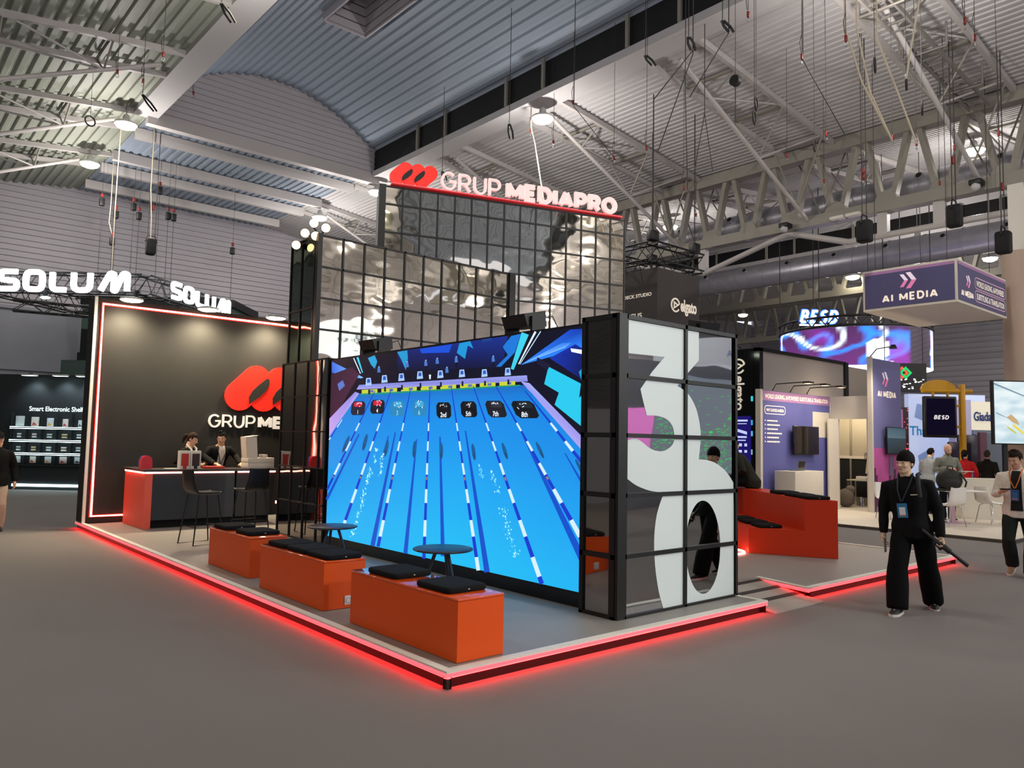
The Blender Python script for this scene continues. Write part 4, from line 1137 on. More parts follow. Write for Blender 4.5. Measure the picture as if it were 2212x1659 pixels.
('0c50c8',[(3.862,1.738),(4.079,0.263),(3.983,0.269),(3.835,1.736)]),
('0c50c8',[(3.352,1.774),(3.252,0.33),(3.167,0.341),(3.319,1.775)]),
('0c50c8',[(2.836,1.85),(2.408,0.251),(2.311,0.274),(2.81,1.852)]),
('0c50c8',[(1.801,1.794),(0.919,0.563),(0.831,0.605),(1.778,1.802)]),
('0c50c8',[(4.544,1.778),(4.662,1.543),(4.619,1.537),(4.518,1.774)]),
('0c50c8',[(1.155,1.624),(0.905,1.319),(0.876,1.333),(1.142,1.63)]),
('155a96',[(5.632,1.654),(5.688,1.587),(5.745,1.538),(5.787,1.519),(5.802,1.536),(5.787,1.585),(5.745,1.652),(5.694,1.712),(5.641,1.756),(5.601,1.772),(5.585,1.756),(5.596,1.713)]),
('1d4a78',[(5.747,1.616),(5.675,1.618),(5.746,1.54),(5.798,1.539)]),
('155a96',[(5.092,1.686),(5.125,1.623),(5.164,1.575),(5.198,1.558),(5.217,1.574),(5.217,1.621),(5.197,1.685),(5.166,1.742),(5.129,1.785),(5.096,1.8),(5.076,1.785),(5.075,1.743)]),
('1d4a78',[(5.19,1.651),(5.123,1.652),(5.166,1.578),(5.214,1.577)]),
('155a96',[(4.525,1.613),(4.551,1.551),(4.583,1.506),(4.612,1.489),(4.632,1.505),(4.635,1.549),(4.622,1.611),(4.598,1.666),(4.568,1.707),(4.539,1.722),(4.52,1.707),(4.515,1.667)]),
('1d4a78',[(4.613,1.578),(4.552,1.579),(4.584,1.509),(4.629,1.507)]),
('155a96',[(3.85,1.615),(3.861,1.557),(3.881,1.514),(3.904,1.498),(3.925,1.513),(3.937,1.555),(3.938,1.613),(3.927,1.666),(3.907,1.704),(3.884,1.718),(3.864,1.705),(3.851,1.667)]),
('1d4a78',[(3.924,1.582),(3.868,1.584),(3.883,1.517),(3.923,1.516)]),
('155a96',[(3.263,1.606),(3.266,1.551),(3.278,1.51),(3.298,1.495),(3.318,1.509),(3.335,1.549),(3.343,1.604),(3.34,1.654),(3.327,1.691),(3.307,1.704),(3.287,1.691),(3.27,1.655)]),
('1d4a78',[(3.327,1.575),(3.276,1.576),(3.28,1.512),(3.317,1.511)]),
('155a96',[(2.621,1.61),(2.612,1.558),(2.614,1.52),(2.628,1.506),(2.65,1.519),(2.674,1.557),(2.693,1.609),(2.702,1.656),(2.698,1.69),(2.684,1.703),(2.662,1.691),(2.639,1.657)]),
('1d4a78',[(2.673,1.581),(2.628,1.582),(2.616,1.522),(2.649,1.521)]),
('155a96',[(2.064,1.633),(2.044,1.584),(2.038,1.548),(2.047,1.534),(2.07,1.547),(2.1,1.582),(2.129,1.631),(2.147,1.676),(2.152,1.709),(2.141,1.721),(2.119,1.71),(2.091,1.677)]),
('1d4a78',[(2.106,1.605),(2.064,1.606),(2.04,1.549),(2.07,1.549)]),
('155a96',[(1.495,1.655),(1.467,1.608),(1.454,1.574),(1.46,1.561),(1.483,1.573),(1.517,1.607),(1.554,1.653),(1.58,1.696),(1.59,1.727),(1.583,1.739),(1.561,1.727),(1.528,1.697)]),
('1d4a78',[(1.528,1.628),(1.491,1.629),(1.456,1.576),(1.483,1.575)]),
('155a96',[(0.912,1.496),(0.884,1.452),(0.871,1.421),(0.875,1.409),(0.897,1.419),(0.93,1.45),(0.965,1.494),(0.99,1.533),(1.002,1.562),(0.996,1.573),(0.975,1.563),(0.945,1.535)]),
('1d4a78',[(0.941,1.471),(0.907,1.472),(0.873,1.422),(0.897,1.421)]),
('1238cc',[(5.844,2.009),(6.233,1.71),(6.199,1.7),(5.825,2.003)]),
('d4ecff',[(5.844,2.009),(5.994,1.893),(5.97,1.886),(5.825,2.003)]),
('d4ecff',[(6.186,1.745),(6.233,1.71),(6.199,1.7),(6.154,1.736)]),
('1238cc',[(4.93,2.402),(6.25,0.959),(6.185,0.948),(4.913,2.398)]),
('d4ecff',[(5.336,1.959),(5.443,1.842),(5.407,1.834),(5.304,1.951)]),
('d4ecff',[(5.578,1.694),(5.709,1.551),(5.664,1.541),(5.538,1.685)]),
('d4ecff',[(5.876,1.369),(6.038,1.192),(5.98,1.181),(5.824,1.359)]),
('a07a68',[(6.045,1.171),(6.07,1.144),(6.03,1.137),(6.005,1.164)]),
('1238cc',[(4.498,2.41),(5.697,0.505),(5.614,0.498),(4.481,2.406)]),
('d4ecff',[(4.784,1.955),(4.855,1.843),(4.819,1.837),(4.752,1.949)]),
('d4ecff',[(4.944,1.702),(5.03,1.565),(4.984,1.558),(4.903,1.695)]),
('d4ecff',[(5.138,1.393),(5.243,1.226),(5.186,1.219),(5.087,1.385)]),
('a07a68',[(5.248,1.202),(5.27,1.167),(5.23,1.162),(5.209,1.197)]),
('d4ecff',[(5.376,1.015),(5.505,0.811),(5.432,0.804),(5.311,1.008)]),
('d4ecff',[(5.668,0.552),(5.698,0.505),(5.614,0.498),(5.586,0.545)]),
('1238cc',[(4.032,2.391),(4.747,0.276),(4.664,0.277),(4.016,2.389)]),
('d4ecff',[(4.181,1.951),(4.217,1.844),(4.184,1.84),(4.151,1.948)]),
('d4ecff',[(4.263,1.709),(4.307,1.58),(4.265,1.576),(4.225,1.705)]),
('d4ecff',[(4.361,1.418),(4.414,1.262),(4.362,1.259),(4.314,1.414)]),
('a07a68',[(4.414,1.236),(4.426,1.198),(4.39,1.196),(4.378,1.234)]),
('d4ecff',[(4.48,1.067),(4.544,0.879),(4.479,0.877),(4.422,1.064)]),
('d4ecff',[(4.624,0.643),(4.701,0.416),(4.62,0.416),(4.551,0.641)]),
('1238cc',[(3.59,2.396),(3.646,0.25),(3.574,0.257),(3.574,2.395)]),
('d4ecff',[(3.602,1.947),(3.604,1.844),(3.574,1.844),(3.574,1.946)]),
('d4ecff',[(3.608,1.716),(3.611,1.594),(3.574,1.594),(3.574,1.716)]),
('d4ecff',[(3.615,1.441),(3.619,1.296),(3.574,1.297),(3.574,1.442)]),
('a07a68',[(3.612,1.271),(3.613,1.232),(3.582,1.233),(3.581,1.272)]),
('d4ecff',[(3.624,1.115),(3.628,0.943),(3.574,0.946),(3.574,1.117)]),
('d4ecff',[(3.634,0.728),(3.639,0.524),(3.573,0.53),(3.574,0.733)]),
('1238cc',[(3.136,2.388),(2.549,0.253),(2.484,0.268),(3.122,2.388)]),
('d4ecff',[(3.014,1.943),(2.987,1.845),(2.959,1.847),(2.988,1.945)]),
('d4ecff',[(2.953,1.723),(2.922,1.608),(2.888,1.611),(2.922,1.726)]),
('d4ecff',[(2.883,1.465),(2.845,1.33),(2.804,1.335),(2.845,1.469)]),
('a07a68',[(2.832,1.305),(2.821,1.267),(2.793,1.27),(2.804,1.309)]),
('d4ecff',[(2.799,1.162),(2.756,1.004),(2.707,1.012),(2.754,1.169)]),
('d4ecff',[(2.703,0.809),(2.652,0.625),(2.594,0.637),(2.649,0.819)]),
('d4ecff',[(2.59,0.399),(2.55,0.253),(2.483,0.268),(2.527,0.412)]),
('1238cc',[(2.7,2.379),(1.49,0.258),(1.426,0.283),(2.687,2.382)]),
('d4ecff',[(2.449,1.939),(2.395,1.845),(2.368,1.851),(2.424,1.944)]),
('d4ecff',[(2.329,1.729),(2.267,1.62),(2.234,1.628),(2.299,1.736)]),
('d4ecff',[(2.191,1.486),(2.119,1.36),(2.08,1.371),(2.154,1.496)]),
('a07a68',[(2.098,1.336),(2.075,1.298),(2.049,1.306),(2.071,1.344)]),
('d4ecff',[(2.031,1.205),(1.948,1.06),(1.901,1.075),(1.987,1.218)]),
('d4ecff',[(1.847,0.883),(1.752,0.717),(1.697,0.735),(1.796,0.899)]),
('d4ecff',[(1.637,0.514),(1.529,0.326),(1.466,0.35),(1.577,0.536)]),
('1238cc',[(2.277,2.357),(0.904,0.751),(0.847,0.78),(2.266,2.361)]),
('d4ecff',[(1.916,1.934),(1.839,1.845),(1.812,1.855),(1.891,1.943)]),
('d4ecff',[(1.745,1.735),(1.657,1.631),(1.623,1.645),(1.714,1.747)]),
('d4ecff',[(1.549,1.505),(1.449,1.388),(1.408,1.405),(1.512,1.521)]),
('a07a68',[(1.426,1.372),(1.402,1.344),(1.374,1.356),(1.398,1.384)]),
('d4ecff',[(1.326,1.244),(1.212,1.11),(1.163,1.133),(1.281,1.264)]),
('d4ecff',[(1.073,0.948),(0.945,0.797),(0.888,0.826),(1.02,0.974)]),
('1238cc',[(1.78,2.283),(0.908,1.516),(0.871,1.539),(1.769,2.289)]),
('d4ecff',[(1.379,1.93),(1.281,1.844),(1.255,1.859),(1.355,1.943)]),
('d4ecff',[(1.162,1.739),(1.052,1.642),(1.018,1.662),(1.132,1.757)]),
('1a2236',[(5.494,2.27),(5.217,2.263),(5.166,2.222),(5.188,2.094),(5.251,2.066),(5.529,2.069),(5.583,2.11),(5.562,2.231)]),
('d02040',[(5.449,2.259),(5.283,2.254),(5.252,2.24),(5.264,2.195),(5.302,2.185),(5.469,2.189),(5.501,2.203),(5.489,2.245)]),
('e8f0f8',[(5.42,2.224),(5.438,2.218),(5.426,2.21),(5.408,2.216)]),
('e8f0f8',[(5.344,2.251),(5.411,2.233),(5.4,2.224),(5.334,2.242)]),
('e8f0f8',[(5.41,2.233),(5.341,2.234),(5.343,2.244),(5.412,2.244)]),
('e8f0f8',[(5.287,2.219),(5.269,2.239),(5.287,2.244),(5.305,2.224)]),
('e8f0f8',[(5.344,2.198),(5.34,2.184),(5.32,2.185),(5.324,2.199)]),
('e8f0f8',[(5.333,2.242),(5.297,2.236),(5.292,2.245),(5.328,2.251)]),
('141a26',[(4.956,2.275),(4.698,2.268),(4.649,2.229),(4.665,2.106),(4.723,2.078),(4.981,2.082),(5.032,2.121),(5.017,2.238)]),
('d02040',[(4.912,2.264),(4.758,2.26),(4.728,2.246),(4.737,2.203),(4.772,2.194),(4.926,2.197),(4.957,2.211),(4.949,2.252)]),
('e8f0f8',[(4.869,2.252),(4.822,2.252),(4.824,2.262),(4.871,2.261)]),
('e8f0f8',[(4.798,2.203),(4.769,2.179),(4.753,2.183),(4.782,2.208)]),
('e8f0f8',[(4.859,2.212),(4.864,2.187),(4.846,2.186),(4.84,2.211)]),
('e8f0f8',[(4.759,2.254),(4.806,2.271),(4.816,2.264),(4.768,2.246)]),
('e8f0f8',[(4.739,2.227),(4.724,2.238),(4.739,2.244),(4.754,2.233)]),
('e8f0f8',[(4.835,2.239),(4.854,2.235),(4.845,2.226),(4.826,2.231)]),
('2a86b8',[(4.44,2.247),(4.201,2.241),(4.152,2.199),(4.157,2.069),(4.208,2.039),(4.447,2.042),(4.498,2.083),(4.494,2.207)]),
('3aa8d8',[(4.395,2.236),(4.252,2.232),(4.223,2.217),(4.226,2.171),(4.257,2.161),(4.401,2.164),(4.431,2.179),(4.428,2.222)]),
('e8f0f8',[(4.313,2.171),(4.29,2.147),(4.275,2.151),(4.298,2.175)]),
('e8f0f8',[(4.251,2.164),(4.232,2.182),(4.247,2.187),(4.266,2.169)]),
('e8f0f8',[(4.259,2.164),(4.211,2.159),(4.209,2.168),(4.257,2.173)]),
('e8f0f8',[(4.287,2.21),(4.247,2.205),(4.245,2.214),(4.284,2.219)]),
('e8f0f8',[(4.366,2.223),(4.322,2.194),(4.309,2.2),(4.353,2.228)]),
('e8f0f8',[(4.382,2.182),(4.394,2.202),(4.411,2.2),(4.399,2.18)]),
('2a86b8',[(3.918,2.238),(3.697,2.232),(3.649,2.192),(3.642,2.066),(3.687,2.037),(3.908,2.04),(3.958,2.08),(3.965,2.199)]),
('3aa8d8',[(3.873,2.227),(3.74,2.223),(3.711,2.209),(3.709,2.164),(3.737,2.155),(3.869,2.158),(3.899,2.172),(3.901,2.214)]),
('e8f0f8',[(3.83,2.172),(3.79,2.196),(3.802,2.202),(3.842,2.179)]),
('e8f0f8',[(3.783,2.213),(3.76,2.221),(3.769,2.229),(3.792,2.221)]),
('e8f0f8',[(3.751,2.161),(3.749,2.135),(3.733,2.134),(3.735,2.161)]),
('e8f0f8',[(3.828,2.215),(3.818,2.24),(3.834,2.242),(3.844,2.217)]),
('e8f0f8',[(3.845,2.195),(3.834,2.213),(3.849,2.217),(3.86,2.199)]),
('e8f0f8',[(3.883,2.173),(3.903,2.148),(3.888,2.144),(3.869,2.168)]),
('0c0e14',[(3.39,2.202),(3.176,2.197),(3.126,2.157),(3.112,2.03),(3.154,2.002),(3.367,2.004),(3.418,2.044),(3.432,2.163)]),
('16181e',[(3.342,2.191),(3.214,2.188),(3.185,2.173),(3.179,2.129),(3.204,2.119),(3.332,2.122),(3.362,2.136),(3.368,2.178)]),
('e8f0f8',[(3.22,2.165),(3.224,2.164),(3.218,2.156),(3.214,2.157)]),
('e8f0f8',[(3.261,2.147),(3.254,2.141),(3.242,2.145),(3.248,2.151)]),
('e8f0f8',[(3.217,2.155),(3.223,2.144),(3.209,2.14),(3.203,2.151)]),
('e8f0f8',[(3.317,2.163),(3.269,2.161),(3.269,2.17),(3.317,2.172)]),
('e8f0f8',[(3.275,2.187),(3.284,2.183),(3.274,2.176),(3.266,2.18)]),
('e8f0f8',[(3.343,2.148),(3.331,2.17),(3.345,2.174),(3.357,2.151)]),
('0c0e14',[(2.894,2.202),(2.678,2.196),(2.625,2.158),(2.601,2.036),(2.64,2.009),(2.855,2.011),(2.91,2.05),(2.933,2.165)]),
('16181e',[(2.842,2.191),(2.712,2.188),(2.681,2.174),(2.67,2.131),(2.695,2.122),(2.824,2.124),(2.855,2.138),(2.866,2.178)]),
('e8f0f8',[(2.753,2.155),(2.736,2.161),(2.744,2.168),(2.761,2.161)]),
('e8f0f8',[(2.74,2.145),(2.786,2.168),(2.794,2.162),(2.748,2.139)]),
('e8f0f8',[(2.747,2.134),(2.771,2.136),(2.772,2.128),(2.749,2.126)]),
('e8f0f8',[(2.757,2.169),(2.771,2.178),(2.781,2.173),(2.767,2.164)]),
('e8f0f8',[(2.793,2.155),(2.812,2.162),(2.818,2.154),(2.799,2.148)]),
('e8f0f8',[(2.742,2.181),(2.735,2.169),(2.722,2.172),(2.729,2.183)]),
('1c1c24',[(2.429,2.196),(2.195,2.19),(2.127,2.151),(2.067,2.029),(2.102,2.002),(2.332,2.004),(2.402,2.043),(2.46,2.158)]),
('30303c',[(2.358,2.184),(2.218,2.181),(2.18,2.167),(2.15,2.124),(2.172,2.114),(2.311,2.117),(2.351,2.131),(2.379,2.172)]),
('e8f0f8',[(2.317,2.163),(2.292,2.175),(2.299,2.181),(2.325,2.169)]),
('e8f0f8',[(2.336,2.152),(2.319,2.171),(2.33,2.175),(2.347,2.157)]),
('e8f0f8',[(2.318,2.156),(2.289,2.158),(2.291,2.166),(2.32,2.164)]),
('e8f0f8',[(2.235,2.17),(2.248,2.163),(2.241,2.157),(2.227,2.164)]),
('e8f0f8',[(2.221,2.153),(2.245,2.172),(2.254,2.167),(2.23,2.149)]),
('e8f0f8',[(2.289,2.164),(2.262,2.148),(2.254,2.153),(2.28,2.17)]),
('10141a',[(1.969,2.182),(1.705,2.175),(1.625,2.136),(1.542,2.014),(1.577,1.987),(1.833,1.989),(1.917,2.028),(1.999,2.144)]),
('202830',[(1.882,2.17),(1.725,2.166),(1.679,2.152),(1.638,2.108),(1.661,2.099),(1.816,2.102),(1.863,2.116),(1.903,2.157)]),
('e8f0f8',[(1.867,2.145),(1.842,2.138),(1.839,2.145),(1.863,2.152)]),
('e8f0f8',[(1.746,2.146),(1.776,2.156),(1.78,2.149),(1.751,2.139)]),
('e8f0f8',[(1.749,2.15),(1.761,2.154),(1.766,2.147),(1.753,2.143)]),
('e8f0f8',[(1.817,2.137),(1.784,2.152),(1.791,2.158),(1.824,2.144)]),
('e8f0f8',[(1.902,2.109),(1.871,2.087),(1.863,2.092),(1.894,2.114)]),
('e8f0f8',[(1.814,2.106),(1.781,2.118),(1.786,2.125),(1.82,2.113)]),
('5ad4f0',[(4.855,1.46),(4.829,1.452),(4.831,1.434),(4.849,1.44)]),
('8cf0f4',[(4.898,1.506),(4.863,1.496),(4.865,1.471),(4.889,1.48)]),
('8cf0f4',[(4.861,1.432),(4.842,1.427),(4.843,1.412),(4.857,1.417)]),
('d8fff8',[(4.881,1.427),(4.851,1.419),(4.853,1.397),(4.874,1.404)]),
('8cf0f4',[(4.847,1.421),(4.833,1.417),(4.834,1.407),(4.844,1.411)]),
('8cf0f4',[(4.868,1.58),(4.847,1.574),(4.848,1.559),(4.863,1.564)]),
('5ad4f0',[(4.911,1.506),(4.882,1.498),(4.884,1.478),(4.904,1.485)]),
('b8f8f4',[(4.831,1.598),(4.794,1.588),(4.796,1.562),(4.822,1.571)]),
('8cf0f4',[(4.855,1.441),(4.838,1.436),(4.839,1.424),(4.851,1.428)]),
('d8fff8',[(4.851,1.586),(4.819,1.577),(4.82,1.554),(4.843,1.561)]),
('8cf0f4',[(4.848,1.447),(4.814,1.438),(4.816,1.413),(4.84,1.421)]),
('b8f8f4',[(4.868,1.454),(4.848,1.448),(4.849,1.434),(4.863,1.439)]),
('d8fff8',[(4.872,1.612),(4.838,1.602),(4.84,1.578),(4.864,1.586)]),
('b8f8f4',[(4.807,1.605),(4.792,1.601),(4.793,1.59),(4.804,1.593)]),
('5ad4f0',[(4.874,1.41),(4.848,1.403),(4.849,1.384),(4.867,1.39)]),
('b8f8f4',[(4.855,1.58),(4.839,1.576),(4.84,1.565),(4.851,1.568)]),
('5ad4f0',[(4.883,1.476),(4.864,1.471),(4.865,1.458),(4.878,1.462)]),
('8cf0f4',[(4.868,1.522),(4.851,1.518),(4.852,1.506),(4.864,1.51)]),
('5ad4f0',[(4.717,1.328),(4.699,1.323),(4.7,1.31),(4.713,1.314)]),
('b8f8f4',[(4.689,1.412),(4.661,1.405),(4.662,1.384),(4.682,1.391)]),
('b8f8f4',[(4.648,1.353),(4.633,1.349),(4.634,1.339),(4.645,1.342)]),
('b8f8f4',[(4.699,1.317),(4.678,1.311),(4.679,1.296),(4.694,1.301)]),
('8cf0f4',[(4.696,1.413),(4.667,1.405),(4.668,1.383),(4.689,1.39)]),
('d8fff8',[(4.683,1.303),(4.664,1.298),(4.665,1.285),(4.678,1.289)]),
('5ad4f0',[(4.705,1.287),(4.671,1.278),(4.673,1.253),(4.697,1.261)]),
('b8f8f4',[(4.683,1.517),(4.654,1.509),(4.655,1.487),(4.676,1.494)]),
('8cf0f4',[(4.708,1.342),(4.692,1.338),(4.693,1.326),(4.704,1.33)]),
('b8f8f4',[(4.727,1.402),(4.708,1.397),(4.709,1.383),(4.723,1.388)]),
('d8fff8',[(4.66,1.543),(4.626,1.534),(4.628,1.509),(4.652,1.517)]),
('8cf0f4',[(4.712,1.298),(4.69,1.293),(4.691,1.277),(4.706,1.282)]),
('5ad4f0',[(4.643,1.547),(4.614,1.539),(4.616,1.518),(4.636,1.525)]),
('8cf0f4',[(4.686,1.378),(4.655,1.369),(4.656,1.346),(4.679,1.354)]),
('8cf0f4',[(4.76,1.241),(4.741,1.236),(4.742,1.222),(4.756,1.226)]),
('5ad4f0',[(4.736,1.259),(4.721,1.255),(4.722,1.244),(4.732,1.247)]),
('d8fff8',[(4.725,1.29),(4.689,1.281),(4.691,1.254),(4.716,1.262)]),
('b8f8f4',[(4.687,1.415),(4.657,1.407),(4.659,1.386),(4.68,1.392)]),
('8cf0f4',[(4.733,1.474),(4.706,1.466),(4.707,1.447),(4.726,1.453)]),
('b8f8f4',[(4.723,1.433),(4.704,1.427),(4.705,1.414),(4.718,1.418)]),
('b8f8f4',[(4.696,1.294),(4.669,1.287),(4.67,1.268),(4.689,1.274)]),
('d8fff8',[(4.678,1.503),(4.655,1.497),(4.656,1.48),(4.672,1.485)]),
('b8f8f4',[(4.707,1.504),(4.677,1.495),(4.679,1.474),(4.7,1.481)]),
('d8fff8',[(4.708,1.376),(4.674,1.367),(4.676,1.343),(4.7,1.35)]),
('d8fff8',[(4.668,1.468),(4.647,1.462),(4.648,1.447),(4.663,1.452)]),
('5ad4f0',[(4.689,1.292),(4.663,1.285),(4.665,1.266),(4.683,1.272)]),
('5ad4f0',[(5.244,0.682),(5.215,0.676),(5.217,0.656),(5.237,0.661)]),
('5ad4f0',[(5.42,0.448),(5.397,0.444),(5.398,0.428),(5.414,0.432)]),
('5ad4f0',[(5.204,0.871),(5.181,0.866),(5.182,0.849),(5.199,0.854)]),
('b8f8f4',[(5.177,0.876),(5.142,0.868),(5.143,0.843),(5.168,0.85)]),
('8cf0f4',[(5.482,0.343),(5.455,0.338),(5.456,0.32),(5.475,0.324)]),
('b8f8f4',[(5.185,0.875),(5.152,0.868),(5.154,0.845),(5.177,0.851)]),
('d8fff8',[(5.325,0.57),(5.287,0.562),(5.289,0.536),(5.316,0.543)]),
('8cf0f4',[(5.278,0.705),(5.244,0.697),(5.246,0.674),(5.269,0.68)]),
('5ad4f0',[(5.388,0.382),(5.369,0.378),(5.37,0.364),(5.384,0.368)]),
('8cf0f4',[(5.057,1.217),(5.027,1.21),(5.029,1.189),(5.049,1.195)]),
('b8f8f4',[(5.384,0.442),(5.361,0.437),(5.362,0.422),(5.378,0.426)]),
('8cf0f4',[(4.936,1.27),(4.903,1.261),(4.905,1.238),(4.928,1.245)]),
('5ad4f0',[(4.993,1.26),(4.97,1.254),(4.972,1.238),(4.988,1.243)]),
('b8f8f4',[(4.999,1.343),(4.977,1.337),(4.978,1.322),(4.993,1.327)]),
('b8f8f4',[(5.094,0.98),(5.062,0.973),(5.064,0.95),(5.087,0.957)]),
('8cf0f4',[(5.121,0.965),(5.093,0.959),(5.094,0.94),(5.114,0.945)]),
('5ad4f0',[(5.336,0.464),(5.31,0.459),(5.312,0.441),(5.33,0.446)]),
('5ad4f0',[(5,1.263),(4.963,1.253),(4.965,1.228),(4.991,1.236)]),
('5ad4f0',[(5.312,0.671),(5.281,0.664),(5.283,0.643),(5.304,0.648)]),
('5ad4f0',[(4.992,1.253),(4.955,1.244),(4.957,1.218),(4.983,1.226)]),
('5ad4f0',[(5.297,0.676),(5.27,0.67),(5.271,0.651),(5.29,0.656)]),
('d8fff8',[(4.998,1.292),(4.977,1.286),(4.978,1.271),(4.993,1.276)]),
('b8f8f4',[(5.266,0.703),(5.242,0.698),(5.243,0.681),(5.26,0.686)]),
('d8fff8',[(5.053,1.235),(5.016,1.226),(5.018,1.2),(5.044,1.208)]),
('5ad4f0',[(5.429,0.418),(5.403,0.413),(5.405,0.395),(5.423,0.4)]),
('5ad4f0',[(5.312,0.699),(5.285,0.693),(5.287,0.675),(5.305,0.68)]),
('b8f8f4',[(5.33,0.561),(5.31,0.557),(5.311,0.544),(5.325,0.547)]),
('b8f8f4',[(5.148,0.991),(5.127,0.986),(5.128,0.972),(5.143,0.976)]),
('5ad4f0',[(4.962,1.299),(4.941,1.293),(4.942,1.279),(4.957,1.283)]),
('b8f8f4',[(5.342,0.478),(5.304,0.47),(5.306,0.444),(5.333,0.45)]),
('8cf0f4',[(5.216,0.815),(5.18,0.807),(5.182,0.783),(5.207,0.79)]),
('8cf0f4',[(5.076,1.202),(5.047,1.195),(5.049,1.175),(5.069,1.181)]),
('b8f8f4',[(5.213,0.791),(5.181,0.784),(5.183,0.762),(5.205,0.768)]),
('d8fff8',[(5.285,0.678),(5.261,0.673),(5.262,0.656),(5.279,0.66)]),
('d8fff8',[(5.211,0.758),(5.192,0.754),(5.193,0.74),(5.206,0.744)]),
('5ad4f0',[(5.193,0.783),(5.173,0.778),(5.174,0.765),(5.188,0.769)]),
('b8f8f4',[(5.157,0.983),(5.132,0.977),(5.133,0.959),(5.151,0.964)]),
('5ad4f0',[(5.329,0.399),(5.305,0.395),(5.306,0.378),(5.323,0.382)]),
('b8f8f4',[(5.196,0.72),(5.174,0.715),(5.175,0.7),(5.19,0.704)]),
('8cf0f4',[(4.988,1.319),(4.969,1.314),(4.97,1.301),(4.983,1.305)]),
('b8f8f4',[(5.013,1.243),(4.994,1.238),(4.995,1.225),(5.008,1.229)]),
('d8fff8',[(5.092,1.157),(5.059,1.149),(5.06,1.126),(5.084,1.133)]),
('5ad4f0',[(5.042,1.313),(5.017,1.307),(5.019,1.289),(5.036,1.295)]),
('d8fff8',[(5.417,0.387),(5.379,0.38),(5.381,0.354),(5.407,0.361)]),
('d8fff8',[(5.099,0.886),(5.084,0.883),(5.085,0.872),(5.096,0.875)]),
('8cf0f4',[(5.152,0.85),(5.125,0.844),(5.127,0.826),(5.145,0.831)]),
('d8fff8',[(5.437,0.411),(5.405,0.405),(5.406,0.383),(5.429,0.388)]),
('8cf0f4',[(4.939,1.28),(4.905,1.271),(4.907,1.247),(4.931,1.255)]),
('8cf0f4',[(5.304,0.636),(5.269,0.629),(5.271,0.605),(5.295,0.611)]),
('d8fff8',[(5.402,0.479),(5.376,0.474),(5.378,0.456),(5.396,0.461)]),
('d8fff8',[(5.176,0.864),(5.159,0.86),(5.16,0.849),(5.172,0.852)]),
('b8f8f4',[(5.284,0.643),(5.259,0.638),(5.26,0.621),(5.278,0.625)]),
('5ad4f0',[(5.333,0.648),(5.302,0.642),(5.304,0.62),(5.325,0.626)]),
('b8f8f4',[(4.989,1.329),(4.964,1.322),(4.965,1.305),(4.983,1.31)]),
('5ad4f0',[(5.176,0.912),(5.156,0.907),(5.157,0.892),(5.171,0.897)]),
('b8f8f4',[(5.168,0.904),(5.145,0.899),(5.146,0.883),(5.163,0.887)]),
('d8fff8',[(5.047,1.135),(5.014,1.127),(5.016,1.104),(5.039,1.111)]),
('d8fff8',[(5.363,0.49),(5.334,0.485),(5.336,0.465),(5.356,0.47)]),
('8cf0f4',[(5.041,1.142),(5.022,1.138),(5.023,1.125),(5.036,1.129)]),
('b8f8f4',[(4.999,1.218),(4.97,1.211),(4.971,1.19),(4.992,1.196)]),
('b8f8f4',[(5.184,0.863),(5.159,0.857),(5.16,0.839),(5.178,0.844)]),
('d8fff8',[(4.984,1.323),(4.953,1.315),(4.954,1.293),(4.976,1.3)]),
('d8fff8',[(5.166,0.955),(5.128,0.947),(5.13,0.92),(5.157,0.928)]),
('d8fff8',[(5.072,1.112),(5.048,1.106),(5.049,1.089),(5.066,1.094)]),
('8cf0f4',[(5.065,1.184),(5.048,1.18),(5.049,1.167),(5.061,1.171)]),
('b8f8f4',[(5.364,0.534),(5.341,0.53),(5.343,0.515),(5.358,0.519)]),
('8cf0f4',[(5.286,0.563),(5.258,0.557),(5.259,0.537),(5.279,0.542)]),
('5ad4f0',[(5.356,0.532),(5.326,0.526),(5.327,0.505),(5.349,0.51)]),
('8cf0f4',[(5.068,1.035),(5.052,1.031),(5.053,1.019),(5.064,1.023)]),
('8cf0f4',[(5.004,1.252),(4.974,1.244),(4.976,1.223),(4.997,1.229)]),
('5ad4f0',[(5.036,1.186),(5.006,1.179),(5.007,1.158),(5.028,1.164)]),
('b8f8f4',[(5.063,1.159),(5.026,1.15),(5.027,1.123),(5.054,1.131)]),
('b8f8f4',[(5.163,1.014),(5.132,1.007),(5.134,0.985),(5.155,0.992)]),
('b8f8f4',[(5.104,1.051),(5.075,1.044),(5.076,1.024),(5.097,1.03)]),
('b8f8f4',[(5.025,1.261),(5.008,1.256),(5.009,1.244),(5.021,1.248)]),
('b8f8f4',[(5.144,0.811),(5.117,0.805),(5.118,0.786),(5.137,0.791)]),
('5ad4f0',[(5.057,1.183),(5.022,1.175),(5.024,1.151),(5.048,1.158)]),
('b8f8f4',[(5.46,0.411),(5.436,0.407),(5.437,0.39),(5.454,0.394)]),
('d8fff8',[(5.226,0.909),(5.203,0.904),(5.204,0.888),(5.22,0.893)]),
('b8f8f4',[(5.182,0.85),(5.149,0.843),(5.151,0.82),(5.174,0.826)]),
('b8f8f4',[(5.386,0.398),(5.352,0.391),(5.354,0.368),(5.377,0.374)]),
('8cf0f4',[(5.007,1.264),(4.976,1.256),(4.978,1.235),(5,1.241)]),
('8cf0f4',[(5.167,1.026),(5.151,1.022),(5.152,1.011),(5.163,1.014)]),
('5ad4f0',[(2.551,1.41),(2.527,1.402),(2.528,1.382),(2.545,1.388)]),
('8cf0f4',[(2.484,1.331),(2.462,1.324),(2.464,1.305),(2.479,1.311)]),
('b8f8f4',[(2.532,1.422),(2.517,1.417),(2.518,1.404),(2.529,1.408)]),
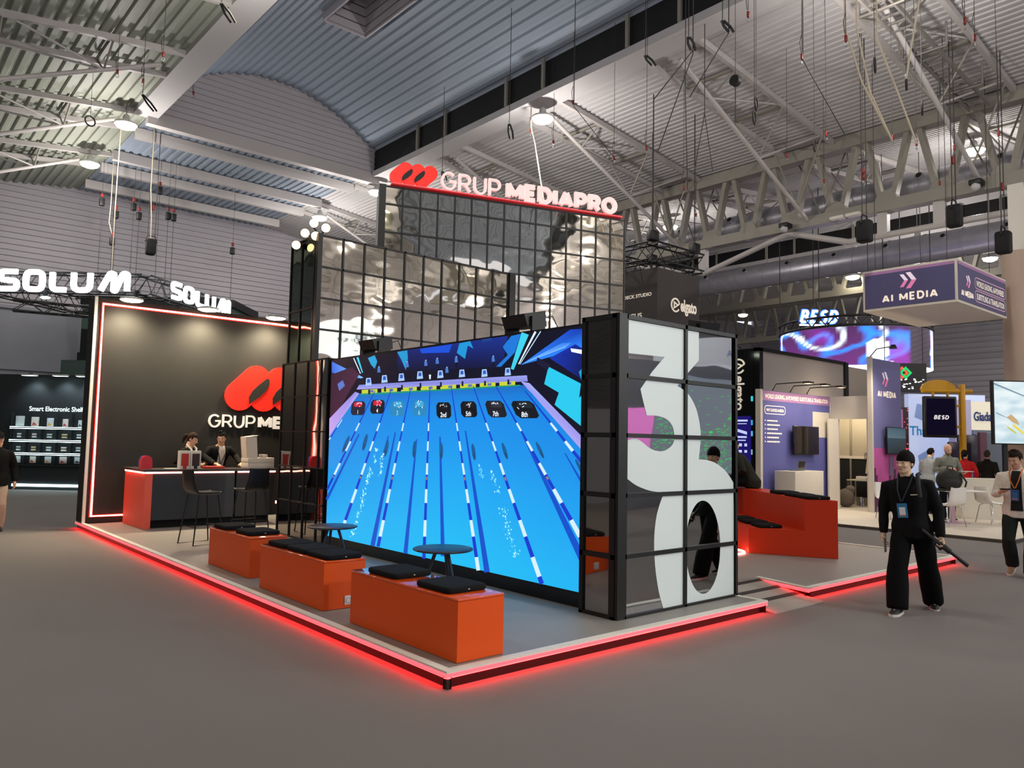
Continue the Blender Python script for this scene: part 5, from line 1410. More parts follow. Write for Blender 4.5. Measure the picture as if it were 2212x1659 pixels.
('d8fff8',[(2.554,1.457),(2.543,1.453),(2.544,1.444),(2.551,1.447)]),
('8cf0f4',[(2.507,1.333),(2.495,1.329),(2.495,1.318),(2.504,1.322)]),
('b8f8f4',[(2.553,1.46),(2.53,1.452),(2.531,1.432),(2.548,1.439)]),
('5ad4f0',[(2.514,1.404),(2.49,1.396),(2.492,1.375),(2.509,1.382)]),
('8cf0f4',[(2.516,1.354),(2.504,1.35),(2.505,1.339),(2.513,1.343)]),
('8cf0f4',[(2.557,1.47),(2.534,1.463),(2.536,1.443),(2.552,1.449)]),
('8cf0f4',[(2.464,1.347),(2.45,1.343),(2.451,1.331),(2.461,1.335)]),
('8cf0f4',[(2.497,1.404),(2.483,1.399),(2.484,1.388),(2.494,1.392)]),
('b8f8f4',[(2.512,1.378),(2.496,1.373),(2.497,1.36),(2.508,1.364)]),
('b8f8f4',[(2.545,1.356),(2.53,1.351),(2.531,1.339),(2.541,1.343)]),
('8cf0f4',[(2.499,1.354),(2.481,1.349),(2.483,1.334),(2.495,1.338)]),
('8cf0f4',[(2.508,1.421),(2.495,1.417),(2.496,1.406),(2.505,1.41)]),
('8cf0f4',[(2.221,1.188),(2.2,1.181),(2.201,1.162),(2.216,1.168)]),
('5ad4f0',[(2.266,1.256),(2.253,1.252),(2.254,1.241),(2.263,1.245)]),
('5ad4f0',[(2.201,1.206),(2.186,1.201),(2.187,1.187),(2.198,1.192)]),
('d8fff8',[(2.28,1.349),(2.268,1.345),(2.269,1.335),(2.278,1.338)]),
('b8f8f4',[(2.18,1.236),(2.162,1.23),(2.163,1.214),(2.176,1.219)]),
('b8f8f4',[(2.324,1.311),(2.312,1.307),(2.313,1.296),(2.321,1.299)]),
('8cf0f4',[(2.26,1.294),(2.235,1.286),(2.237,1.264),(2.254,1.271)]),
('d8fff8',[(2.311,1.337),(2.287,1.329),(2.289,1.308),(2.306,1.315)]),
('8cf0f4',[(2.199,1.194),(2.182,1.189),(2.183,1.174),(2.195,1.178)]),
('d8fff8',[(2.236,1.248),(2.226,1.245),(2.226,1.237),(2.233,1.239)]),
('5ad4f0',[(2.307,1.339),(2.286,1.333),(2.288,1.314),(2.302,1.32)]),
('b8f8f4',[(2.289,1.37),(2.272,1.364),(2.274,1.35),(2.285,1.355)]),
('5ad4f0',[(2.258,1.302),(2.237,1.295),(2.238,1.276),(2.253,1.282)]),
('5ad4f0',[(2.179,1.18),(2.155,1.172),(2.157,1.151),(2.174,1.157)]),
('d8fff8',[(2.262,1.178),(2.245,1.173),(2.246,1.158),(2.258,1.162)]),
('5ad4f0',[(2.251,1.323),(2.229,1.316),(2.23,1.296),(2.246,1.302)]),
('d8fff8',[(2.332,1.399),(2.309,1.392),(2.311,1.372),(2.327,1.378)]),
('8cf0f4',[(2.192,1.186),(2.175,1.18),(2.176,1.165),(2.188,1.17)]),
('8cf0f4',[(2.329,1.368),(2.317,1.364),(2.318,1.354),(2.326,1.357)]),
('b8f8f4',[(2.325,1.408),(2.301,1.399),(2.302,1.378),(2.32,1.385)]),
('b8f8f4',[(2.251,1.321),(2.233,1.315),(2.235,1.3),(2.247,1.305)]),
('b8f8f4',[(2.295,1.355),(2.286,1.352),(2.286,1.343),(2.293,1.346)]),
('b8f8f4',[(2.196,1.194),(2.175,1.187),(2.176,1.168),(2.191,1.174)]),
('b8f8f4',[(2.307,1.326),(2.294,1.322),(2.295,1.31),(2.304,1.314)]),
('d8fff8',[(2.267,1.304),(2.251,1.299),(2.252,1.285),(2.263,1.289)]),
('d8fff8',[(1.89,0.55),(1.87,0.545),(1.871,0.527),(1.885,0.531)]),
('5ad4f0',[(1.891,0.525),(1.877,0.521),(1.878,0.508),(1.888,0.511)]),
('d8fff8',[(2.057,0.722),(2.044,0.718),(2.045,0.706),(2.054,0.71)]),
('b8f8f4',[(2.126,0.998),(2.105,0.992),(2.106,0.973),(2.121,0.979)]),
('b8f8f4',[(2.006,0.776),(1.987,0.771),(1.989,0.754),(2.002,0.759)]),
('d8fff8',[(2.048,0.819),(2.038,0.816),(2.039,0.808),(2.046,0.81)]),
('b8f8f4',[(1.903,0.504),(1.887,0.499),(1.888,0.484),(1.9,0.488)]),
('5ad4f0',[(1.959,0.612),(1.946,0.608),(1.947,0.597),(1.956,0.6)]),
('5ad4f0',[(1.875,0.521),(1.864,0.518),(1.865,0.508),(1.873,0.511)]),
('b8f8f4',[(2.041,0.948),(2.029,0.944),(2.029,0.933),(2.038,0.936)]),
('8cf0f4',[(1.885,0.539),(1.868,0.534),(1.869,0.519),(1.881,0.523)]),
('5ad4f0',[(2.056,0.849),(2.045,0.846),(2.046,0.836),(2.053,0.839)]),
('5ad4f0',[(2.108,0.967),(2.089,0.961),(2.09,0.944),(2.104,0.949)]),
('b8f8f4',[(2.181,1.001),(2.159,0.994),(2.161,0.975),(2.176,0.981)]),
('d8fff8',[(2.07,0.922),(2.048,0.915),(2.05,0.895),(2.065,0.9)]),
('d8fff8',[(1.922,0.679),(1.913,0.676),(1.913,0.667),(1.92,0.67)]),
('5ad4f0',[(1.907,0.529),(1.885,0.524),(1.886,0.504),(1.902,0.509)]),
('b8f8f4',[(1.98,0.699),(1.965,0.695),(1.966,0.682),(1.977,0.685)]),
('d8fff8',[(1.883,0.508),(1.874,0.506),(1.874,0.497),(1.881,0.499)]),
('8cf0f4',[(1.89,0.52),(1.88,0.518),(1.881,0.508),(1.888,0.511)]),
('8cf0f4',[(2.028,0.687),(2.007,0.681),(2.008,0.662),(2.023,0.667)]),
('b8f8f4',[(1.835,0.538),(1.82,0.534),(1.821,0.52),(1.832,0.524)]),
('8cf0f4',[(2.015,0.775),(2.002,0.771),(2.003,0.76),(2.012,0.763)]),
('d8fff8',[(2.098,0.923),(2.087,0.92),(2.088,0.91),(2.096,0.913)]),
('b8f8f4',[(1.95,0.66),(1.934,0.656),(1.936,0.642),(1.946,0.645)]),
('d8fff8',[(1.956,0.685),(1.937,0.68),(1.938,0.662),(1.952,0.667)]),
('d8fff8',[(2.035,0.859),(2.017,0.853),(2.018,0.837),(2.031,0.841)]),
('b8f8f4',[(1.818,0.577),(1.802,0.572),(1.803,0.558),(1.814,0.561)]),
('d8fff8',[(1.901,0.617),(1.887,0.613),(1.888,0.6),(1.898,0.603)]),
('d8fff8',[(1.882,0.505),(1.872,0.502),(1.872,0.492),(1.88,0.495)]),
('8cf0f4',[(2.01,0.824),(1.987,0.818),(1.989,0.797),(2.005,0.803)]),
('b8f8f4',[(1.855,0.537),(1.845,0.534),(1.845,0.524),(1.853,0.527)]),
('b8f8f4',[(2.057,0.89),(2.043,0.885),(2.044,0.873),(2.054,0.876)]),
('b8f8f4',[(2.072,0.97),(2.052,0.964),(2.053,0.946),(2.067,0.951)]),
('5ad4f0',[(2.017,0.718),(2.001,0.714),(2.002,0.7),(2.013,0.704)]),
('5ad4f0',[(2.081,0.778),(2.069,0.775),(2.07,0.764),(2.078,0.767)]),
('d8fff8',[(1.912,0.537),(1.891,0.532),(1.893,0.513),(1.907,0.518)]),
('d8fff8',[(1.984,0.866),(1.971,0.862),(1.971,0.85),(1.981,0.853)]),
('8cf0f4',[(2.166,0.946),(2.148,0.941),(2.149,0.925),(2.162,0.929)]),
('8cf0f4',[(2.003,0.802),(1.994,0.8),(1.995,0.792),(2.001,0.794)]),
('5ad4f0',[(1.944,0.609),(1.921,0.603),(1.923,0.582),(1.939,0.588)]),
('b8f8f4',[(1.99,0.745),(1.974,0.741),(1.975,0.726),(1.987,0.73)]),
('d8fff8',[(2.058,0.848),(2.04,0.843),(2.042,0.827),(2.054,0.832)]),
('5ad4f0',[(2.077,0.845),(2.063,0.841),(2.064,0.829),(2.074,0.832)]),
('5ad4f0',[(1.953,0.656),(1.933,0.65),(1.934,0.632),(1.948,0.637)]),
('5ad4f0',[(1.899,0.578),(1.876,0.572),(1.878,0.551),(1.894,0.557)]),
('d8fff8',[(2.104,0.923),(2.086,0.917),(2.087,0.901),(2.1,0.906)]),
('5ad4f0',[(1.97,0.633),(1.957,0.63),(1.958,0.618),(1.967,0.621)]),
('d8fff8',[(1.963,0.787),(1.947,0.782),(1.948,0.768),(1.959,0.772)]),
('8cf0f4',[(1.922,0.505),(1.905,0.5),(1.906,0.484),(1.918,0.489)]),
('5ad4f0',[(2.026,0.801),(2.009,0.796),(2.01,0.781),(2.022,0.785)]),
('5ad4f0',[(2.086,0.995),(2.063,0.988),(2.065,0.967),(2.081,0.973)]),
('b8f8f4',[(2.021,0.744),(2.011,0.741),(2.012,0.733),(2.019,0.735)]),
('5ad4f0',[(1.976,0.555),(1.957,0.55),(1.959,0.532),(1.972,0.537)]),
('5ad4f0',[(2.084,1.016),(2.07,1.011),(2.071,0.998),(2.081,1.002)]),
('b8f8f4',[(2.064,0.81),(2.043,0.804),(2.044,0.784),(2.059,0.79)]),
('5ad4f0',[(2.042,0.944),(2.03,0.94),(2.031,0.93),(2.039,0.933)]),
('b8f8f4',[(2.022,0.99),(2.01,0.987),(2.011,0.976),(2.019,0.979)]),
('5ad4f0',[(2.047,0.867),(2.038,0.864),(2.039,0.856),(2.045,0.858)]),
('d8fff8',[(1.998,0.743),(1.977,0.737),(1.978,0.718),(1.993,0.723)]),
('1c3c88',[(2.528,2.882),(2.354,2.883),(2.363,2.92),(2.538,2.919)])]
mb = MB()
for k, (c, pl) in enumerate(PICTURE):
    cs = [lin(h) for h in c.split()]
    cs = cs * len(pl) if len(cs) == 1 else cs
    x = XS - .0008 - k * .000012
    mb.add([(x, a, b) for a, b in pl], [list(range(len(pl)))[::1]], False, cs[:len(pl)])
mb.build('lit_picture', vcol_mat('screen_picture', 1.05, .3), s)
for k, (tx, (a, b), h) in enumerate([('1', (5.366, 2.082), 0.1), ('4', (4.833, 2.094), 0.096), ('3', (4.318, 2.055), 0.102), ('6', (3.798, 2.053), 0.098), ('2nd', (3.267, 2.017), 0.099), ('5th', (2.763, 2.024), 0.095), ('7th', (2.26, 2.017), 0.094), ('8th', (1.767, 2.003), 0.094)]):
    mb = MB(); mb.raw(fit_text(tx, h * .62, None, .012, 0, 'c'), (XS - .0108, a, b), V((0, -1, 0)), V((0, 0, 1)))
    mb.build('lane_number', emat('lane_number', '#e8f4ff', 1.0) if k not in (2, 3) else emat('lane_number_blue', '#8ad0f0', 1.0), s)
# ================================================================== LEFT: SHELF BOOTH (turned against the hall grid)
HD = math.atan2(-.6535, .7569)
RH = V((.7569, -.6535, 0)); FH = V((.6535, .7569, 0))
def fr(o, rz=HD):
    return Matrix.Translation(o) @ Matrix.Rotation(rz, 4, 'Z')
M['shelf_black'] = mat('shelf_black', '#24282b', .6)
M['led_cold'] = emat('led_cold', '#d4f4f8', 8.0)
M['sign_cold'] = emat('sign_cold', '#f4fbff', 3.2)
SO = V((.73, 22.74, 0))
b = thing('shelf_wall', 'black booth wall with cold-lit display shelves at the far left', 'display wall', SO, HD)
mb = MB(); mb.box(-5, 5.6, 0, .5, .0, 3.46); mb.build('panel', M['shelf_black'], b, True)
mb = MB(); mb.box(-.2, 5.4, -.03, 0, .10, .17); mb.build('floor_light', M['led_cold'], b, True)
mb = MB(); mb.raw(fit_text('Smart Electronic Shelf Labels', .145, 2.12, .012), (.17, -.004, 2.36), V((1, 0, 0)), V((0, 0, 1))); mb.build('lettering', emat('text_cold', '#e8fbfa', 1.2), b, True)
for z in (1.85, 1.46, 1.07):
    mb = MB(); mb.box(-.28, 2.6, -.16, 0, z - .012, z + .012); mb.build('shelf', M['shelf_black'], b, True)
    for dz in (.018, -.03):
        mb = MB(); mb.box(-.28, 2.6, -.165, -.15, z + dz, z + dz + .014); mb.build('shelf_light', M['led_cold'], b, True)
mb = MB()
for k in range(7): mb.box(-.29 + k * .455, -.275 + k * .455, -.12, 0, .74, 2.3)
mb.box(-.29, 2.47, -.16, 0, .72, .74); mb.build('dividers', M['shelf_black'], b, True)
fm = fr(SO)
cols = ['#dfe6e6', '#e8e2d8', '#d6dde2', '#e2d2d0', '#ced8da', '#d8c9a0']
RN = ['top', 'second', 'third', 'bottom']; CN = ['first', 'second', 'third', 'fourth', 'fifth']
acc = ['#2b2f33', '#c23a2c', '#d8a03a', '#a82c30', '#3a3f44', '#c98a3a']
for r, (z, h, w) in enumerate(((1.90, .30, .26), (1.56, .11, .12), (1.17, .11, .12), (.80, .2, .16))):
    for k in range(5):
        if r == 0: hh, ww = h * (1 - .08 * k), w * (1 - .12 * k)
        else: hh, ww = h, w * (1 + .12 * k)
        cx = -.06 + k * .455
        p = fm @ V((cx, -.03, z))
        t = thing('price_tag_display', 'small pale electronic price tag on the lit shelves, %s row, %s from the left' % (RN[r], CN[k]), 'price tag', p, HD, 'electronic price tags on the lit shelves')
        mb = MB()
        if r in (1, 2):
            mb.rbox(-ww / 2, ww / 2, -.03, .02, .075, .075 + hh * .45, .01); mb.rbox(-ww / 2, ww / 2, -.03, .02, .0, hh * .45, .01)
        else: mb.rbox(-ww / 2, ww / 2, -.02, .02, 0, hh, .008)
        mb.build('card', mat('card_%d' % ((r * 2 + k) % 6), cols[(r * 2 + k) % 6] if not (r == 3 and k == 0) else '#d0a040', .6), t, True)
        if r in (0, 3) and k in (1, 2, 3, 4):
            mb = MB(); mb.prism([(-ww * .4, -.0225, hh * .1), (ww * .35, -.0225, hh * .12), (-ww * .2, -.0225, hh * .45)], (0, .003, 0)); mb.build('print', mat('print_%d' % k, acc[(k + r) % 6], .6), t, True)
for k, x in enumerate((.33, 1.25, 1.95)):
    p = fm @ V((x, -.35, 3.40))
    t = thing('clip_spotlight', 'flat cold-white spotlight over the lit shelves, %s from the left' % CN[k], 'spotlight', p, HD, 'cold spotlights over the shelves')
    mb = MB(); mb.bar((0, .5, .05), (0, 0, .07), .03); mb.build('arm', M['black'], t, True)
    mb = MB(); mb.box(-.2, .2, -.1, .1, .0, .05); mb.build('head', M['lamp_body'], t, True)
    mb = MB(); mb.quad((-.19, -.09, -.003), (-.19, .09, -.003), (.19, .09, -.003), (.19, -.09, -.003)); mb.build('lens', M['led_cold'], t, True)
    lamp('lamp_light', 'SPOT', p + V((0, 0, -.05)), 40, '#dff6ff', t, .1, to=fm @ V((x, .05, 2.2)), spot=2.0)
# letters hanging from the rig
def word_solum(o, ux, uy, w, h, parent, sw):
    L = {'S': ([(1, 1), (0, 1), (0, .52), (1, .48), (1, 0), (0, 0)], .24, False, 1), 'O': ([(0, 0), (1, 0), (1, 1), (0, 1)], .33, True, 1),
         'L': ([(0, 1), (0, 0), (.85, 0)], .28, False, .8), 'U': ([(0, 1), (0, 0), (1, 0), (1, 1)], .36, False, 1),
         'M': ([(-.12, 0), (.42, 1), (.66, 1), (.66, 0), (.78, 0), (1.2, 1), (1.48, 1), (1.48, 0)], .2, False, 1.4)}
    x = 0.0; tot = 7.9; k = w / tot
    for ch in 'SOLUM':
        pts, r, cl, wd = L[ch]
        pp = fillet([(p[0], p[1]) for p in pts], r, cl)
        s = (1 / 1.0)
        P = [V((x + q.x * 1.05, q.y)) for q in pp]
        P = [V((q.x * k, sw / 2 + q.y * (h - sw))) for q in P]
        mb = MB(); mb.raw(ribbon(P, sw, cl, .09), o, ux, uy); mb.build('letter', M['sign_cold'], parent)
        x += {'S': 1.62, 'O': 1.68, 'L': 1.36, 'U': 1.86, 'M': 0}[ch]
def wp(u, v, z): return fm @ V((u, v, z))
t = thing('hanging_sign', 'big glowing white letters hanging at the far left, facing the viewer', 'sign', wp(.7, 1.0, 6.17), 0, 'glowing white rig letters')
word_solum(wp(-1.62, 1.0, 6.17), RH, V((0, 0, 1)), 3.95, .72, t, .165)
t = thing('hanging_sign', 'smaller glowing white letters turned sideways, above the black wall', 'sign', wp(3.7, 3.6, 6.2), 0, 'glowing white rig letters')
dv = (RH * .55 + FH * 3.4).normalized()
word_solum(wp(3.36, 2.0, 6.22), dv, V((0, 0, 1)), 3.5, .60, t, .13)

def box_truss(name, pts, z0, z1, w, m, label, closed=False, kind='rig truss', bay=.4):
    """black stage truss: four chords and zig-zag lacing along a path"""
    t = thing(name, label, kind, (pts[0][0], pts[0][1], z0))
    n = len(pts); ch = [MB() for _ in range(4)]; lc = MB()
    segs = [(pts[i], pts[(i + 1) % n]) for i in range(n if closed else n - 1)]
    for a, c in segs:
        a = V((a[0], a[1], 0)); c = V((c[0], c[1], 0)); d = (c - a).normalized(); s = V((-d.y, d.x, 0)) * (w / 2)
        P = lambda f, i: a.lerp(c, f) + s * (1 if i % 2 else -1) + V((0, 0, z0 if i < 2 else z1))
        for i in range(4): ch[i].tube([P(0, i), P(1, i)], .028, 6)
        k = max(2, int((c - a).length / bay))
        for j in range(k):
            f0, f1 = j / k, (j + 1) / k
            for p, q in ((0, 2), (1, 3), (0, 1), (2, 3)):
                if j % 2: p, q = q, p
                lc.tube([P(f0, p), P(f1, q)], .014, 5)
    for i in range(4): ch[i].build('chord', m, t)
    lc.build('lacing', m, t)
    return t
q = [wp(-2.6, 1.4, 0), wp(2.75, 1.4, 0), wp(3.4, 5.6, 0), wp(-2.0, 5.6, 0)]
box_truss('rig_truss', [(a.x, a.y) for a in q], 6.25, 6.85, .45, M['black'], 'black square lighting truss carrying the glowing white letters', True)
box_truss('rig_truss', [(a.x, a.y) for a in (wp(-2.0, 2.2, 0), wp(.4, 3.5, 0))], 5.75, 6.1, .35, M['black'], 'black truss end sloping down below the big white letters')
for k, (u, v) in enumerate(((-.3, 1.18), (2.62, 1.18))):
    t = thing('rig_floodlight', 'small cold-lit lamp on the black truss near the white letters, %s' % ('left one' if k == 0 else 'right one'), 'lamp', wp(u, v, 6.0), HD, 'cold lamps on the letter truss')
    mb = MB(); mb.cyl((0, 0, .05), (0, 0, .3), .05, .09, 12); mb.build('can', M['black'], t, True)
    mb = MB(); mb.ell((0, 0, .03), (.16, .1, .045)); mb.build('lens', M['led_cold'], t, True)
# dark teal tower behind
t = thing('service_tower', 'dark teal stepped tower standing behind the black wall at left', 'tower', wp(-2.67, 7.5, 0), HD)
M['teal'] = mat('teal_panel', '#40534f', .5); M['teal_dark'] = mat('teal_dark', '#15191a', .4)
for nm, x0, x1, z0, z1, m in (('cabin', .0, 6, 5.9, 6.9, 'teal'), ('dark_band', .0, 6, 4.95, 5.9, 'teal_dark'), ('lower_cabin', -.1, 6, 4.1, 4.95, 'teal_dark'), ('base_block', -.55, 6, 0, 4.6, 'teal'), ('roof_slab', -.1, 6.1, 6.9, 7.2, 'teal_dark')):
    mb = MB(); mb.box(x0, x1, (0 if nm != 'base_block' else -.3), 3, z0, z1); mb.build(nm, M[m], t, True)

# ================================================================== RIGHT: THE PURPLE BOOTH
M['purple'] = mat('purple_print', '#575a9a', .6)
M['purple_dark'] = mat('purple_dark', '#4b4872', .55)
M['pink_band'] = mat('pink_band', '#a878a8', .55)
M['magenta'] = mat('magenta_print', '#c25aa4', .6)
M['text_cream'] = mat('text_cream', '#fff0dc', .5, emit='#fff0dc', es=.35)
M['booth_floor'] = mat('booth_floor', '#d3cabb', .5)
M['panel_white'] = mat('panel_white', '#cfc8ba', .55)
t = thing('booth_floor_slab', 'pale glossy booth floor with a dark edge in front of the purple wall', 'booth floor', (13.4, 3, 0))
mb = MB(); mb.box(13.42, 30, .45, 9.5, 0, .065); mb.build('slab', M['booth_floor'], t)
mb = MB(); mb.box(13.36, 13.42, .41, 9.5, 0, .06); mb.box(13.36, 30, .41, .45, 0, .06); mb.build('edge', mat('edge_dark', '#4a443c', .6), t)
ZA = .066
t = thing('purple_wall', 'purple printed booth wall with a pink headline band and white bullet list', 'wall panel', (15.5, 5.9, ZA))
mb = MB(); mb.box(13.84, 17.3, 5.9, 6.0, ZA, 3.13); mb.build('panel', M['purple'], t)
mb = MB(); mb.box(13.74, 13.84, 5.88, 6.02, ZA, 3.15); mb.build('end_post', M['panel_white'], t)
mb = MB(); mb.box(13.85, 17.3, 5.895, 5.9, 2.88, 3.12); mb.build('headline_band', M['pink_band'], t)
mb = MB(); mb.raw(fit_text('WORLD LEADING, AI-POWERED SUBTITLING & TRANSLATION', .11, 3.2, .02), (13.97, 5.893, 2.94), V((1, 0, 0)), V((0, 0, 1))); mb.build('headline', M['text_cream'], t)
mb = MB(); mb.raw(ribbon(fillet([(0, 0), (.98, 0), (.98, .2), (0, .2)], .1, True), .018, True, .002), (13.96, 5.897, 2.55), V((1, 0, 0)), V((0, 0, 1))); mb.build('heading_pill', M['text_cream'], t)
mb = MB(); mb.raw(fit_text('WHY CHOOSE AI-MEDIA', .075, .84, .025), (14.03, 5.896, 2.61), V((1, 0, 0)), V((0, 0, 1))); mb.build('heading', M['text_cream'], t)
random.seed(4)
for k in range(6):
    z = 2.36 - k * .105; mb = MB(); x = 14.07
    mb.raw((lambda a: ([V((p.x, p.y, 0)) for p in a], [list(range(len(a)))]))(disc(0, 0, .02, 10)), (13.98, 5.896, z + .02), V((1, 0, 0)), V((0, 0, 1)))
    for j in range(random.randint(5, 8)):
        w_ = random.uniform(.05, .11); mb.raw(([V((0, .0, 0)), V((w_, 0, 0)), V((w_, .035, 0)), V((0, .035, 0))], [(0, 1, 2, 3)]), (x, 5.896, z), V((1, 0, 0)), V((0, 0, 1))); x += w_ + .012
    mb.build('bullet_line', M['text_cream'], t)
mb = MB(); mb.box(16.34, 17.25, 5.893, 5.898, 2.0, 2.69); mb.build('white_print', M['panel_white'], t)
def wall_tv(x0, x1, y, z0, z1, lb, pic):
    t = thing('wall_screen', lb, 'screen', ((x0 + x1) / 2, y, (z0 + z1) / 2))
    mb = MB(); mb.rbox(x0, x1, y - .05, y, z0, z1, .012); mb.build('casing', M['black_gloss'], t)
    if pic: mb = MB(); pic(mb, x0 + .02, x1 - .02, y - .052, z0 + .03, z1 - .02); mb.build('picture', vcol_mat('tv_picture', .9, .15), t)
    else: mb = MB(); mb.quad((x0 + .02, y - .052, z0 + .03), (x1 - .02, y - .052, z0 + .03), (x1 - .02, y - .052, z1 - .02), (x0 + .02, y - .052, z1 - .02)); mb.build('glass', mat('tv_glass', '#141210', .06), t)
    mb = MB(); mb.box((x0 + x1) / 2 - .12, (x0 + x1) / 2 + .12, y, y + .1, (z0 + z1) / 2 - .12, (z0 + z1) / 2 + .12); mb.build('wall_bracket', M['black'], t)
wall_tv(15.1, 16.4, 5.80, 1.53, 2.28, 'black switched-off screen on the purple wall above the white counter', None)
def sea(mb, x0, x1, y, z0, z1):
    h = z1 - z0; L3 = lin
    mb.quad((x0, y, z0), (x1, y, z0), (x1, y, z0 + h * .6), (x0, y, z0 + h * .6), cols=[L3('#1c2c34'), L3('#1a2830'), L3('#2a3f48'), L3('#2c4450')])
    mb.quad((x0, y, z0 + h * .6), (x1, y, z0 + h * .6), (x1, y, z1), (x0, y, z1), cols=[L3('#5a7480'), L3('#506a78'), L3('#3c5866'), L3('#44606c')])
wall_tv(17.8, 19.0, 4.62, 1.58, 2.32, 'screen with a grey sea picture on the purple pillar', sea)
t = thing('booth_counter', 'white cube counter with a laptop on it in front of the purple wall', 'counter', (14.9, 5.5, ZA))
mb = MB(); mb.rbox(14.15, 15.55, 5.2, 5.75, ZA, 1.14, .008); mb.build('body', M['panel_white'], t)
t = thing('laptop', 'open silver laptop on the white cube counter', 'laptop', (14.75, 5.45, 1.141))
mb = MB(); mb.rbox(14.55, 14.9, 5.34, 5.6, 1.141, 1.158, .004); mb.build('base', mat('laptop_grey', '#8a8c8e', .35, metal=.6), t)
mb = MB(); mb.prism([(14.53, 5.36, 1.155), (14.87, 5.36, 1.155), (14.82, 5.30, 1.39), (14.48, 5.30, 1.39)], (0, -.012, .003)); mb.build('lid', MATS['laptop_grey'], t)
mb = MB(); mb.prism([(14.55, 5.346, 1.17), (14.85, 5.346, 1.17), (14.81, 5.287, 1.38), (14.51, 5.287, 1.38)], (0, -.002, .0)); mb.build('display', mat('laptop_display', '#2c2c28', .2), t)
t = thing('door_wall', 'cream booth wall with an open doorway into a small storage room', 'wall panel', (17.35, 5.3, ZA))
mb = MB(); mb.box(17.32, 17.4, 5.68, 5.9, ZA, 3.14); mb.box(17.32, 17.4, 4.81, 4.9, ZA, 3.14); mb.box(17.32, 17.4, 4.9, 5.68, 2.52, 3.14); mb.build('panel', M['panel_white'], t)
mb = MB(); mb.hexa([(17.30, 5.66, ZA), (17.30, 5.70, ZA), (16.98, 6.0 - .18, ZA), (16.98, 5.80 - .02, ZA), (17.30, 5.66, 2.52), (17.30, 5.70, 2.52), (16.98, 5.82, 2.52), (16.98, 5.78, 2.52)]); mb.build('door_leaf', M['panel_white'], t)
mb = MB(); mb.box(17.29, 17.32, 4.83, 4.87, 1.0, 1.12); mb.build('latch', M['chrome'], t)
# storage room
t = thing('storage_room', 'cream panelled storage room seen through the open doorway', 'room', (18.4, 5.5, ZA))
M['beige'] = mat('beige_panel', '#a8a08c', .6)
mb = MB(); mb.box(19.4, 19.5, 5.2, 7.0, ZA, 3.1); mb.build('back_wall', M['beige'], t)
mb = MB(); mb.box(17.4, 19.4, 6.78, 6.86, ZA, 3.1); mb.build('side_wall', M['beige'], t)
for y in (5.75, 6.3, 6.7):
    mb = MB(); mb.box(19.34, 19.4, y - .03, y + .03, ZA, 3.0); mb.build('slotted_upright', M['chrome'], t)
mb = MB(); mb.box(19.33, 19.4, 5.3, 6.7, 1.42, 1.5); mb.build('rail', M['panel_white'], t)
mb = MB(); mb.box(19.36, 19.398, 5.85, 6.65, .3, 1.40); mb.build('dark_opening', M['black_matt'], t)
lamp('room_light', 'POINT', (18.4, 6.0, 2.8), 90, '#ffe9c8', t, .1)
t = thing('work_table', 'small metal work table inside the storage room', 'table', (18.9, 5.75, ZA))
mb = MB(); mb.box(18.65, 19.2, 5.45, 6.1, .80, .83); mb.build('table_top', M['panel_white'], t)
for x, y in ((18.68, 5.48), (18.68, 6.07), (19.17, 5.48), (19.17, 6.07)):
    mb = MB(); mb.box(x - .02, x + .02, y - .02, y + .02, ZA, .8); mb.build('leg', M['chrome'], t)
mb = MB(); mb.rbox(18.7, 18.95, 5.55, 5.85, .832, .93, .01); tag(mb.build('parcel', M['white_paint']), 'white parcel lying on the work table in the storage room', 'box')
mb = MB(); mb.lathe([(.07, 0), (.07, .22), (.05, .25), (.05, .27), (.02, .28)], (18.8, 5.75, ZA), 16); tag(mb.build('paint_can', M['chrome']), 'metal canister on the floor under the work table', 'canister')
mb = MB(); mb.ell((18.3, 5.95, .32), (.22, .24, .27)); mb.ell((18.38, 5.86, .55), (.14, .14, .13)); tag(mb.build('sack', mat('sack_grey', '#6c6458', .9, bump=.6, bump_scale=12)), 'crumpled grey sack on the storage room floor', 'bag')
mb = MB()
for k in range(5): mb.tube([V((18.9 + .05 * k + .08 * math.cos(a), 5.5 + .06 * k, 1.5 + .1 * math.sin(a))) for a in [i * PI / 6 for i in range(12)]], .008, 5, True)
tag(mb.build('cable_coils', M['cable']), 'black cables coiled on hooks above the work table', 'cable')
mb = MB(); mb.prism([(19.3, 5.55, 1.0), (19.3, 5.85, 1.0), (19.3, 5.80, 1.4), (19.3, 5.6, 1.4)], (.03, 0, 0)); tag(mb.build('hanging_cloth', mat('cloth_pale', '#b8b098', .9)), 'pale cloth hanging from the storage room rail', 'cloth')
# pillar
t = thing('purple_pillar', 'tall purple pillar with white lettering and a pink city print at its foot', 'pillar', (18.2, 4.9, ZA))
mb = MB(); mb.box(17.27, 19.06, 4.71, 4.80, ZA, 4.14); mb.build('body', mat('pillar_print', '#7474a8', .6), t)
mb = MB(); mb.box(17.17, 17.27, 4.69, 4.80, ZA, 4.17); mb.build('edge_post', M['panel_white'], t)
mb = MB(); mb.box(17.28, 19.05, 4.705, 4.71, ZA, 1.75); mb.build('pink_print', M['magenta'], t)
random.seed(8)
mb = MB(); x = 17.28
while x < 19.0:
    w_ = random.uniform(.08, .25); h_ = random.uniform(.5, 1.25); mb.box(x, min(19.05, x + w_), 4.702, 4.705, ZA, h_); x += w_
mb.build('skyline_print', mat('skyline', '#5c2a58', .6), t)
mb = MB(); mb.box(18.2, 18.4, 4.66, 4.70, 1.0, 1.5); mb.build('cable_cover', mat('cable_cover', '#7a6a8a', .6), t)
